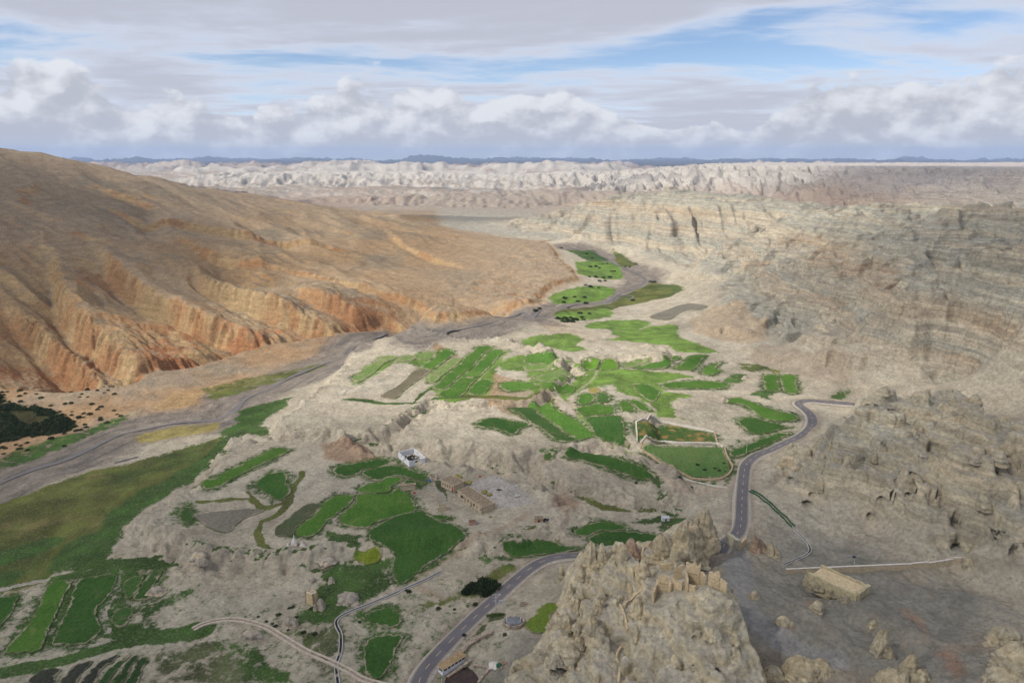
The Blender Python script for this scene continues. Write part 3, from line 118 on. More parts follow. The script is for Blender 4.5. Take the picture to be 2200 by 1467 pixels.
'road':[(-32.7,195.6),(-32.7,198.5),(-31.6,203.2),(-29.6,206.9),(-26.2,212.5),(-20,221.8),(-13.7,231.1),(-7.2,240),(-0.7,249.5),(2.9,254.4),(10.7,263.7),(18.8,268.4),(27.5,269.2),(34.6,268.6),(41.6,267.4),(47.7,265.5),(51.2,264.5),(58.9,262.1),(68.5,260),(77.6,257),(86.1,255.6),(95.4,269.3),(101.3,274.4),(106.9,284.9),(112.3,300.1),(116.7,313.1),(127.7,342.9),(133,352.5),(140.7,361.1),(151.2,367.9),(164.3,378),(176.4,387.2),(187,398.9),(194.3,411.8),(198.4,424.2),(198.9,434.4),(197.9,443),(199.8,447.7),(204.4,450.9),(210.6,451.6),(216.3,449.8),(223.8,447.7),(235.1,444),(241.6,436.9)],
'river3':[(-241.3,405.2),(-246,400.6),(-251.7,396.2)],
'castle':[(76.88,252,27.83),(85.33,253,21.82),(64.77,248,22.71),(59.81,200.73,34),(64.26,190,38.96),(54.07,165,26.91),(56.93,177,31.03),(42.92,175.65,22),(39.18,197,24),(29.21,178.27,15),(15.91,197,11),(3.26,200.78,4),(32.96,208.44,21),(42.92,220.53,27),(31.32,231.13,25),(20.73,240.83,8),(53.96,232.74,26),(75.98,192.2,33),(68.39,182.13,32),(90.35,210.08,13),(70.6,173.35,24),(91.31,189.6,8),(88.92,249.62,13),(92.4,236.68,13),(52.48,188.85,32),(0,194.25,2),(20.29,261.48,3),(8.93,224.4,3),(45.23,254.96,14),(28.64,246.54,15),(69.05,242.47,24)],
'crag_outline':[(-7.4,170),(-2.4,197.3),(5,206.4),(14.1,221.1),(18.5,238.4),(18.9,252),(25.5,257.5),(38.9,257.5),(49.6,257),(61.9,259),(74,261.5),(84,259),(82,250),(72,239),(67.5,230),(69,216),(74,204),(77.5,195),(81,183),(84,168),(84,150),(40,135),(5,150)],
'crag_flat':[[(47.3,197.7),(50,205),(53.5,218.4),(58.7,218.4),(60.7,209.1),(74.5,236.7),(68.6,195.4),(61.6,192.9),(55.9,194),(50,194.4)]],
'yards':[[(-24.2,336.7),(-14,343.4),(-8.9,351.4),(12.9,316),(1,313.8),(-3.9,313.8),(-13.4,325.4)],[(-41,342.9),(-32.2,341.4),(-22.2,331.2),(-7.3,314.8),(-15.7,306.5),(-30.4,327.5),(-40.4,336.2)],[(-62.1,336.3),(-52.8,339.1),(-49.8,334.3),(-50.6,330.2),(-60.6,331.2)],[(-69.4,378.5),(-59.3,377.9),(-48.4,358.8),(-50.7,353.3),(-58,353.8),(-66,361.1)],[(-27.2,204),(-18,211.2),(-16,209),(-7.8,202.1),(-12.2,194.8),(-24,196.1)]],
'grey_slope':[(0,225.6),(15.9,255.6),(41,264.5),(91.6,257.7),(122.6,320.1),(133.1,322.7),(134.5,295.3),(161.4,282.5),(173.7,249.8),(204.3,226.6),(148.3,149.8),(128.3,124),(-27.1,157),(-23.2,203.4)],
'soil':[((0.41,0.32,0.22),[(189.9,712.7),(225,750.8),(249.8,718),(245.3,636.1),(222.3,582.3),(197.1,605.9),(180.1,655.4)]),((0.34,0.28,0.21),[(220.4,576.7),(241.3,514.7),(253.1,477.8),(236.1,468.5),(214.6,508.1),(197.3,554.3)]),((0.4,0.37,0.34),[(-24.2,336.7),(-14,343.4),(-8.9,351.4),(12.9,316),(1,313.8),(-3.9,313.8),(-13.4,325.4)]),((0.33,0.24,0.17),[(20.7,328.5),(29.3,329.9),(35.1,318.5),(27,300.8),(19.7,311.1)]),((0.3,0.2,0.13),[(-117.8,389.5),(-93.7,396.7),(-76.5,368.2),(-92,363.6),(-110.2,371.5)]),((0.33,0.23,0.15),[(112.1,222.1),(114.1,219.8),(111.6,210.8),(108.6,209.9),(109.6,216.4)]),((0.34,0.23,0.16),[(141.4,213.5),(143.1,210.6),(141.7,197),(139.5,195.9),(138.8,204)]),((0.34,0.22,0.15),[(137,187.4),(141.6,185.2),(136.6,171),(132.8,170.1),(135.7,181.1)]),((0.33,0.23,0.16),[(96.2,210.5),(99.9,211.1),(100.1,205.7),(95.1,201.3),(94.7,204.8)]),((0.31,0.3,0.28),[(90.8,265.6),(98.5,263.4),(101.9,253),(93.2,236),(85.2,230.9),(86.7,245.9)]),((0.36,0.24,0.12),[(-276,522),(-265.7,547.8),(-249.8,526.4),(-250.6,499.7),(-276.9,490.9)])],
'track':[(9,[(95.6,263.3),(92.4,241.3),(84.4,222.5),(85.8,213.7),(90.5,207.4),(93.6,200.2),(98.2,193.6),(105.7,190.1)],(0.3,0.29,0.27)),(4,[(-30.4,243.8),(-40.9,252.7),(-37.8,261.5),(-22.2,279.4),(-11.9,283.4),(0.2,297.6),(6.6,305.4)],(0.4,0.32,0.23)),(4,[(35.8,279.2),(30.8,289),(25.1,295),(22.2,300.3)],(0.42,0.36,0.29)),(3,[(32.2,369.7),(44.4,378.4),(51.7,382.7),(47.6,399.1),(39.2,419),(34.7,459.1)],(0.42,0.37,0.3)),(3,[(46,374.7),(61.1,372.4),(71,349.8),(77.9,338.6),(88.2,326.1)],(0.42,0.36,0.28)),(3,[(116.7,325.2),(104,324.3),(88.4,325.8),(80.1,335.4),(73.1,344.9)],(0.42,0.34,0.26)),(2,[(-52.5,344.9),(-44.3,334.1),(-37,329.3),(-34.7,319.7)],(0.36,0.33,0.28)),(2.5,[(-177.2,269.5),(-173.9,260.6),(-171.9,252.1),(-170.9,244.5),(-161.4,232.4)],(0.4,0.36,0.3)),(3,[(-226.8,264.3),(-222.1,267.6),(-210.8,269.9)],(0.4,0.36,0.3)),(2.5,[(235.5,484.7),(244.5,466.3),(245.4,462.3),(240.5,457.1)],(0.42,0.35,0.26)),(2,[(26.1,368.1),(45.7,379.1),(51.8,383.3),(48.4,403.5),(40.2,445.7),(35.8,466.7),(13.1,452.6)],(0.42,0.36,0.29)),(2,[(46.4,480.1),(53.5,489.2),(65.5,512.8),(76.2,557.7)],(0.25,0.27,0.14)),(1.6,[(-126.6,487.3),(-123,502.7),(-117.9,527.5),(-114.5,553.2),(-108.9,580.6),(-102.8,605.2)],(0.36,0.32,0.26)),(1.4,[(-114.5,474.3),(-105.7,507.1),(-95.9,540.9),(-85.7,562),(-78.6,582.8),(-71.9,604.9)],(0.36,0.32,0.26)),(1.2,[(-96.6,477.4),(-87.7,508.5),(-80.1,538.5)],(0.46,0.4,0.33)),(1.6,[(-83.7,466.3),(-77.5,488.7),(-68,527.6),(-61.7,546.9)],(0.3,0.3,0.18)),(1.2,[(-50.4,492.2),(-42.1,524.5),(-32.7,544.2),(-27,574.5),(-21.1,593.5)],(0.44,0.39,0.3)),(1.2,[(-31.4,495.9),(-26.6,514.2),(-16,559.6),(-5,591.6)],(0.46,0.4,0.33)),(2.5,[(80,361.5),(81.5,343.2),(91.4,339.2),(95.7,334.7)],(0.33,0.28,0.22))],
'caves':[(143.6,297.5,2.4),(170.1,282.5,1.6),(173.2,279,2),(178.6,286.3,1.8),(182.2,281.6,1.6),(180.8,274.4,2.3),(183.7,273.3,1.6),(182.8,270.8,1.3),(178.2,275.6,1.7),(186.2,269.4,1.9),(188.9,259.4,2),(186.3,251.9,2.3),(187.1,253.3,1.6),(165.5,281.7,1.6),(208.1,269.7,1.3),(208.3,266.8,1.6),(209.2,313.7,1.2),(201,303.9,1.3),(199.8,307.9,1.1),(202.2,338.3,2.3),(198.5,348.6,1.2),(198.1,379,1.8),(172.1,301.3,1.9),(185.1,294.7,1.4),(192.6,298.9,1.3),(173.7,331.6,1.5),(142.6,317.3,1.9),(197.1,236.6,1.7),(200.9,237.9,1.5),(195.2,241.2,2),(147.2,302.2,1.4),(194.5,294.9,2),(195.7,351.5,2)],
'crag_caves':[(34.6,274.3,1.2),(43.4,222.3,0.9),(34.2,215.4,1.3),(30,209.6,1.1),(33.5,205.6,1.1),(42.1,194.7,1.3),(25.8,209.8,1),(25.6,197.3,1),(56.5,179.1,0.8),(43.4,184.5,0.9),(54.6,172,0.9),(57.4,170.7,0.9),(61.2,169.4,1.1),(54.6,191.6,1)],
'spires':[(29.9,229.8,23.75,9.4,0.4,6.5,0),(34.3,228.4,26.28,5.8,-0.3,3.6,0),(46.2,234.3,25.85,4.5,-0,6,1),(20.8,248.2,4.43,6.1,-0.3,2.6,0),(26.1,226,20.04,5.4,-0.1,3.2,0),(41.5,223.4,27.14,4.8,0.1,3.4,0),(57.8,229.8,26.66,9.6,-0.9,7,0),(60.4,221.2,28.61,7.5,-0.7,3.6,0),(68.1,240.5,19.75,10.5,-0.7,7.5,0),(74.3,246.1,17.26,14.5,-1.1,8.5,0),(79.6,251,15.32,14.1,-0.6,8,0),(87.1,263.1,8.44,12.3,-1.1,6.5,1),(57.1,247.6,20.69,2.6,0.2,2.4,1),(71.2,243.4,18.3,10.4,-1.1,6,0),(22,220.9,15.81,4.9,-0.1,3,0),(19.6,207.9,13.42,4.8,-0.1,4.5,0),(27.2,197.6,16.96,7.1,-0.2,6,0),(32.3,210.8,21.15,4.3,-0.3,3.2,0),(30.4,206.2,19.44,5.1,-0.2,3,0),(42,197.9,25.74,5.8,0.1,4.5,0),(47.5,213.9,28.03,5.4,-0.6,4,0),(22.1,194.7,13.95,5.7,0.2,4,0),(105.6,261.6,8.84,6.6,-0.6,3.6,1),(109.8,263.4,8.47,4.7,-1.9,4,1),(112.9,260.3,8.09,5.5,-1.2,4.2,0),(113.8,258,7.95,4.3,-0.1,2.6,0)],
'rocks_px':[(118.6,238.6,2.9,7),(121.3,189.9,5.8,9.7),(123.3,177.2,5.5,10.4),(125.6,174.7,4.5,7.9),(119,176.3,10,7.3),(94.6,185.9,9.9,8.3),(100.4,186.1,6.3,5.7),(85.4,186.3,5.7,5.7),(90.5,220.9,3,3.7),(110.3,212.5,4.1,7.1),(96.5,208.2,4,4.2),(126.3,204.2,2.3,4.1),(158.7,186.8,8.9,8.3),(146,165.3,11.4,12.7),(140.2,160.6,9.3,6.8),(184.5,242.6,3.3,4.8),(9.5,197.6,10.4,6),(2.3,198.9,4.4,4.7),(5,190.4,10.6,3.9),(18.6,194.4,9.2,7.9),(25.7,201.1,6.1,6.1),(16.3,209.3,5.7,4.9)],
'ruin':[([(47.3,198.5),(50.1,204.9)],4.2),([(50,204),(53.4,202.9)],5.6),([(53.4,202.2),(54,200.9)],4),([(53.7,217.6),(58.1,217.6)],2.6),([(56.8,209.7),(59.8,209.3)],4.6),([(59.3,204.1),(63.5,201.5)],7.6),([(54.5,202.4),(57.3,199.5)],3.4),([(57.8,195.9),(59.3,203.1)],4.4),([(63.8,201.3),(64,196.9)],3.8),([(64.9,196.6),(67.7,194)],5.2),([(67.9,194.1),(69.6,192.1)],4.4),([(58.4,196.6),(60.4,195)],2.2)],
'stairs':[([(56.2,239.2),(51.2,235.3),(47.9,223.6),(45,216.9),(45.7,212.6),(45.4,209.1),(43.2,208.4),(40.9,206.3),(38.4,201.1)],1.3),([(37,202.4),(37.9,197.5),(38.3,193.1)],1),([(36.1,191.1),(33.9,186.9),(34,181.1),(32.9,175.7)],1)],
'wall_boundary':[([(113.2,246.9),(163.2,244.6)],2.3),([(163.3,244.8),(170.4,245.2)],2.6),([(170.4,245.2),(180.6,245.8)],2.8),([(180.6,245.8),(183.1,244.6)],3)],
'block_ruin':[(114.9,231),(126.9,217.3),(134,222.9)],
'concrete_block':[(95.3,268.6),(98.3,261.7),(104.6,269.1)],
'paddock_walls':[[(77.7,399.1),(75.2,383.8),(74.1,374.7)],[(78.5,399),(96.2,416.8),(108.1,411.5),(119.4,405),(126.7,400.1)],[(127.4,400.1),(125.6,390.2),(123.8,380.2),(125.5,374.9)],[(76.4,374.2),(90.2,382.2),(100.5,379.6),(113.4,379.5),(123,379.5),(125.1,374.3)],[(76.5,374.2),(76.7,371.5),(78,367.1),(82.6,355.7),(88,344),(93.7,342.1),(97.7,337.3),(103.6,334.9),(110.8,333.5),(116.8,337),(121.8,345.4),(122.6,353.1),(123.9,364.2),(126.2,374.4)]],
'pale_pipe':[(92,339.8),(97.2,335.3),(104.2,329.9),(112.7,324.3)],
'channel':[(-30.7,260.3),(-40.8,252.5),(-55.5,243.2),(-69.3,233.8),(-65.8,223.2),(-64,214.7),(-63.9,208.4),(-61.3,200)],
'canal':[(-126.3,230.7),(-123.5,233.6),(-117.8,235.2),(-108.4,235.3),(-97.6,231.4),(-89.5,225.8),(-77.7,216.8),(-63.9,208.6),(-57.4,204.9),(-52.1,201.3),(-44.3,198.2)],
'green_fence':[(121.3,317.1),(123.8,311.9),(125.9,304.3),(127.6,296),(128.5,289.2),(129.8,282.7)],
'grey_fence':[(130.4,281.4),(132,274.4),(132.1,268.5),(130.5,264.4),(125.9,259.7),(120.5,256.5),(115.3,253.4)],
'white_house':[(-64.7,362.6),(-57.1,355.3),(-50,356.5),(-59.3,374.8)],
'house_a':[(-39.6,337.5),(-31.8,330.6),(-24.3,332.7),(-32,339.7)],
'house_b':[(-29.4,327.8),(-15.6,309.3),(-8.3,312.4),(-22.3,329.8)],
'hut':[(-60.8,333.6),(-59.6,332.2),(-51.6,333.9),(-52.6,335.3)],
'ruin_d':[(-37.4,312.5),(-36.9,310.4),(-33.1,311.4),(-33.8,313.8)],
'ruin_e':[(-21.2,298),(-20.6,296),(-17.4,296.8),(-17.8,298.8)],
'ruin_f':[(-45.4,343.1),(-43.9,340.3),(-41.2,341.5),(-42.2,343.8)],
'scrap':[(-45.5,340.6),(-41.9,341.3),(-32.3,352.5),(-30.4,363.6),(-22.2,300.2),(-15.8,298.8),(-6.7,330.3),(3,322.7),(-17.6,342.9),(-52.1,330)],
'hay':[(-30.2,343.8),(-28.4,342.9),(-23.6,338.6),(-14.7,329.8),(-11.9,327.1),(-10.9,305)],
'farm_misc':[(13.1,298.6),(15.9,299.2),(75.2,299.9),(75.3,290.7)],
'stupas':[(-104.4,282.6),(-101.8,283),(-98,283.4)],
'tower':[(-86.3,246),(-82.3,244),(-80.6,246.4),(-84.6,248.4)],
'mounds':[(-78.5,241.8,4.6,5),(-78.9,259.6,3,3.4),(-68.4,244.7,10,4.2),(-88,262.3,3.6,2.6),(-84.6,274.2,9,2.6),(-89.5,234,5,3.4),(-94.1,219.7,2.4,1.5),(-102.1,226.7,7,3),(-87.9,232.2,6,4),(-142.4,274.2,8,4),(-153.7,256,8,3),(148.7,454.3,8,4),(181.6,506,5,3)],
'shed':[(-26.6,202.3),(-23.9,201.1),(-16.4,207.7),(-19.1,209.4)],
'pond':[(-23,199.9),(-20.3,201.3),(-14.9,206.2),(-12.4,204.4),(-8.4,201.7),(-9.9,199.4),(-11.9,196.7),(-12.4,193.7),(-22.1,194.9)],
'pond_walls':[[(-22.6,200),(-18.7,203.4),(-14.9,206.6)],[(-13.4,204.3),(-10.8,203.5),(-8.2,201.9),(-9.9,199.4),(-11.7,196.8)],[(-23.2,200.1),(-21.2,198.1),(-19.4,197.2)]],
'stone_walls':[[(-18.4,210.9),(-16.6,213.2),(-14.5,215.2),(-11.4,217.1),(-7.6,218.1)]],
'pen':[(0.6,221.9)],
'pile':[(4.5,233.8)],
'pole':[(-6.3,231.5),(-5,233.8)],
'junk':[(-6.3,203),(-4.3,202.3),(-2.7,201.5)],
'posts':[(-28.9,198.8),(-24.5,198.5),(-36,199.1)],
'bush':[(-12,247.3),(-6.6,228.4),(16.7,232.3)],
'lamp':[(142.2,249.2)],
'thin_pole':[(135.6,364.2)],
'thin_log':[(-20.4,247.7)],
'shrubs':[(-400.3,511.9),(-391.7,513.9),(-384.8,509.5),(-385.7,504.4),(-376.6,510.3),(-376.3,518),(-369,504.3),(-386.7,494.2),(-378.8,495),(-366.1,492),(-353.2,491.3),(-343.7,493.7),(-353.7,521),(-352.8,515.9),(-341.6,511.8),(-334,507),(-340.3,507.1),(-334.1,520),(-302.3,486.3),(-314.9,476.7),(-320.5,478.5),(-331.3,482),(-327.7,475.6),(-319.5,471),(-316.2,471.2),(-320,465.2),(-309.2,460.7),(-304.4,454.3),(-303.8,471.1),(-301.9,467.8),(-291.8,476.2),(-295.3,464.7),(-316.9,435.2),(-330,429.9),(-335.6,427),(-331.4,425.5),(-328,419.7),(-320.9,417.4),(-300.8,423.8),(-308.3,449.3),(-305.6,450.2),(-314.3,451.6),(-316.3,448.4),(-340.3,481.4),(-403.7,510.6),(-399.9,506),(-326.4,521.5),(-341.7,519.6),(-326.4,516.2),(-317.7,515),(-339.8,494.8),(-324.8,496.1),(-315.3,491.8),(-314.8,486.6),(-296.2,479.7),(-335.4,476.8),(-327.1,469),(-318.6,459.6),(-322.2,457.8),(-321.8,449.9),(-313.3,443.7),(-341.9,422.7),(-338.4,421.2),(-333.5,412.6)],
'thicket':[(-430.8,506.3),(-401.8,505.7),(-387,492.5),(-375.4,487.9),(-363.4,488.9),(-351.4,485.6),(-339.3,479.8),(-330.4,472.1),(-314.3,458.1),(-312.7,450),(-318,446),(-324.1,441.2),(-332.2,438.9),(-338.8,434.3),(-344.6,429.9),(-366,419.9)],
'thicket_gap':[(-374.5,477.5),(-367.4,481.2),(-354.7,475.6),(-343,468.2),(-341.6,461.9),(-348.8,461.6),(-359.4,467.4)],
'far_shrubs':[(99.4,1376.6),(150.9,1282.5),(147.2,1347),(158.6,1180.4),(164.3,1174.9),(139.8,1132),(130,1127.5),(144.8,1121.8),(194.9,1122.1),(189.1,1129.6),(208,1132),(166,1097.2),(161.4,1097),(118.4,1035.1),(129.1,1040.3),(141.7,1049),(153.1,1058),(131.2,1010.7),(141.1,1022.5),(105,960.9),(111.2,957.1),(123.5,959.4),(70,891.3),(67.5,873.7),(87,880.6),(97.7,902),(96,867.2),(83.7,899.1),(159.5,882.3),(49.6,722.3),(53.6,721.9),(58.1,727.8),(60.6,720.8),(64.8,735),(67.3,727.9),(70.1,725.1),(55.1,714.4),(60.1,714.5),(77.4,737),(77.6,760.3),(88.8,764.7),(212.1,1003.8),(208.5,1013.4),(31.4,761.7),(26.8,752.3),(78.5,727),(64.8,716.6)],
'low_shrubs':[(-96.1,234.3),(-102.9,237.7),(-98.9,235.3),(-94.2,232.4),(-92,243.3),(-90.8,243.8),(-95.2,239.2),(-81.4,227.3),(-76.8,226.1),(-87.5,237),(-82.4,241.7),(-88.2,229.5),(-80.8,262.6),(-44.4,248.9),(-42.9,247.7),(-18.1,219.6),(-14.8,237.8),(-60.4,231.5),(-29.6,236.7),(-23,235.3),(-2.6,215.7),(-17.3,247.6),(103.6,349),(106.1,343.7),(112.1,344.7),(113.7,342.2),(118.7,350.4),(118.4,346),(116.7,341.1),(91.9,331.4),(88.7,329.2),(95.7,331),(66.5,333)]}
D['level'] = [f[2] for f in D['fields']]+[p for p in D.get('yards', [])]
def srgb(r, g, b):
    return np.array([((c/255)/12.92 if c/255 <= .04045 else ((c/255+.055)/1.055)**2.4) for c in (r, g, b)])
# ---------------------------------------------------------------- noise
_rng = np.random.RandomState(11)
_P = np.concatenate([_rng.permutation(512)]*2).astype(np.int32)
_A = _rng.rand(512)*2*math.pi
_GX, _GY = np.cos(_A).astype(np.float32), np.sin(_A).astype(np.float32)
def perlin(x, y):
    x = np.asarray(x, np.float32); y = np.asarray(y, np.float32)
    xf = np.floor(x); yf = np.floor(y)
    xi = xf.astype(np.int32) & 511; yi = yf.astype(np.int32) & 511
    x = x-xf; y = y-yf
    u = x*x*x*(x*(x*6-15)+10); v = y*y*y*(y*(y*6-15)+10)
    a = _P[xi]; b = _P[(xi+1) & 511]; y1 = (yi+1) & 511
    h00 = _P[a+yi]; h10 = _P[b+yi]; h01 = _P[a+y1]; h11 = _P[b+y1]
    n00 = _GX[h00]*x+_GY[h00]*y; n10 = _GX[h10]*(x-1)+_GY[h10]*y
    n01 = _GX[h01]*x+_GY[h01]*(y-1); n11 = _GX[h11]*(x-1)+_GY[h11]*(y-1)
    p = n00+u*(n10-n00); q = n01+u*(n11-n01)
    return (p+v*(q-p))*1.5
def fbm(x, y, s, o=4, g=.5, off=0.):
    x = x/s+off*17.3; y = y/s+off*7.7; a = 1.; t = 0.; n = 0.
    for k in range(o):
        t = t+a*perlin(x, y); n += a; x = x*2.03+5.1; y = y*2.03+9.7; a *= g
    return t/n
def ridged(x, y, s, o=4, g=.5, off=0.):
    x = x/s+off*13.7; y = y/s+off*3.1; a = 1.; t = 0.; n = 0.
    for k in range(o):
        t = t+a*(1-np.abs(perlin(x, y))*1.6); n += a; x = x*2.03+3.1; y = y*2.03+1.7; a *= g
    return t/n
def worley(x, y, s, off=0):
    """distance to the nearest scattered point, 0..~1: rounded knobs parted by sharp creases"""
    x = np.asarray(x, np.float32)/s+off*3.3; y = np.asarray(y, np.float32)/s+off*5.9; xi = np.floor(x).astype(np.int32); yi = np.floor(y).astype(np.int32); d = np.full(x.shape, 9., np.float32)
    for i in (-1, 0, 1):
        for j in (-1, 0, 1):
            h = _P[_P[(xi+i) & 511]+((yi+j) & 511)]
            d = np.minimum(d, (xi+i+.5+.45*_GX[h]-x)**2+(yi+j+.5+.45*_GY[h]-y)**2)
    return np.sqrt(d)
def knobs(x, y, s, off=0): return np.clip(1-worley(x, y, s, off)**2*1.5, -.6, 1)
def sst(a, b, x):
    t = np.clip((x-a)/(b-a), 0, 1); return t*t*(3-2*t)
def mix(a, b, t): return a+(b-a)*t
# ---------------------------------------------------------------- polygons and lines
def poly_sd(poly, x, y, margin=60.):
    """signed distance (positive inside), limited to +-margin"""
    P = np.asarray(poly, float); x = np.asarray(x, float); y = np.asarray(y, float)
    out = np.full(x.shape, -margin)
    m = (x > P[:, 0].min()-margin) & (x < P[:, 0].max()+margin) & (y > P[:, 1].min()-margin) & (y < P[:, 1].max()+margin)
    if not m.any(): return out
    px, py = x[m], y[m]; d2 = np.full(px.shape, 1e18); ins = np.zeros(px.shape, bool)
    for i in range(len(P)):
        ax, ay = P[i]; bx, by = P[(i+1) % len(P)]; ex, ey = bx-ax, by-ay
        t = np.clip(((px-ax)*ex+(py-ay)*ey)/(ex*ex+ey*ey+1e-9), 0, 1)
        d2 = np.minimum(d2, (px-ax-t*ex)**2+(py-ay-t*ey)**2)
        c = (ay > py) != (by > py)
        ins ^= c & (px < ex*(py-ay)/(by-ay if by != ay else 1e-9)+ax)
    d = np.sqrt(d2); out[m] = np.clip(np.where(ins, d, -d), -margin, margin)
    return out
def line_d(line, x, y, margin=60., param=False, z=False):
    P = np.asarray(line, float); x = np.asarray(x, float); y = np.asarray(y, float)
    out = np.full(x.shape, margin); S = np.zeros(x.shape); Z = np.zeros(x.shape); SG = np.ones(x.shape)
    m = (x > P[:, 0].min()-margin) & (x < P[:, 0].max()+margin) & (y > P[:, 1].min()-margin) & (y < P[:, 1].max()+margin)
    if m.any():
        px, py = x[m], y[m]; d2 = np.full(px.shape, 1e18); ss = np.zeros(px.shape); zz = np.zeros(px.shape); sg = np.ones(px.shape); acc = 0.
        for i in range(len(P)-1):
            ax, ay = P[i, :2]; bx, by = P[i+1, :2]; ex, ey = bx-ax, by-ay; L2 = ex*ex+ey*ey+1e-9; L = math.sqrt(L2)
            t = np.clip(((px-ax)*ex+(py-ay)*ey)/L2, 0, 1)
            q = (px-ax-t*ex)**2+(py-ay-t*ey)**2; k = q < d2
            d2 = np.where(k, q, d2); ss = np.where(k, acc+t*L, ss)
            sg = np.where(k, np.sign(ex*(py-ay)-ey*(px-ax)), sg)
            if z: zz = np.where(k, P[i, 2]+t*(P[i+1, 2]-P[i, 2]), zz)
            acc += L
        out[m] = np.minimum(np.sqrt(d2), margin); S[m] = ss; Z[m] = zz; SG[m] = sg
    return (out, S, SG, Z) if param else out
# ---------------------------------------------------------------- smooth base surface through surveyed points
class TPS:
    def __init__(s, pts, lo, hi, step, lam=0.):
        P = np.asarray(pts, float); s.c = P[:, :2].mean(0); s.k = 300.
        X = (P[:, :2]-s.c)/s.k; n = len(X)
        A = np.zeros((n+3, n+3)); A[:n, :n] = s.U(X[:, None]-X[None]); A[:n, :n] += lam*np.eye(n)
        A[:n, n] = 1; A[:n, n+1:] = X; A[n, :n] = 1; A[n+1:, :n] = X.T
        w = np.linalg.solve(A, np.concatenate([P[:, 2], np.zeros(3)]))
        gx = np.arange(lo[0], hi[0]+step, step); gy = np.arange(lo[1], hi[1]+step, step)
        Y, XX = np.meshgrid(gy, gx, indexing='ij'); q = (np.stack([XX.ravel(), Y.ravel()], 1)-s.c)/s.k
        r = np.zeros(len(q))
        for i in range(0, len(q), 20000):
            e = q[i:i+20000]
            r[i:i+20000] = s.U(e[:, None]-X[None])@w[:n]+w[n]+e@w[n+1:]
        s.g = r.reshape(Y.shape); s.lo = lo; s.step = step
    def U(s, d):
        r2 = (d**2).sum(-1); return .5*r2*np.log(r2+1e-12)
    def __call__(s, x, y):
        u = np.clip((x-s.lo[0])/s.step, 0, s.g.shape[1]-1.001); v = np.clip((y-s.lo[1])/s.step, 0, s.g.shape[0]-1.001)
        i = u.astype(int); j = v.astype(int); a = u-i; b = v-j; g = s.g
        return (g[j, i]*(1-a)+g[j, i+1]*a)*(1-b)+(g[j+1, i]*(1-a)+g[j+1, i+1]*a)*b
def terrace_step(sd, x, y, t):
    n = fbm(x, y, 22, 3, .6, 4)*7+ridged(x, y, 9, 2, .5, 6)*2.5-1.5
    return sst(-5.5, 5., sd+n*t)
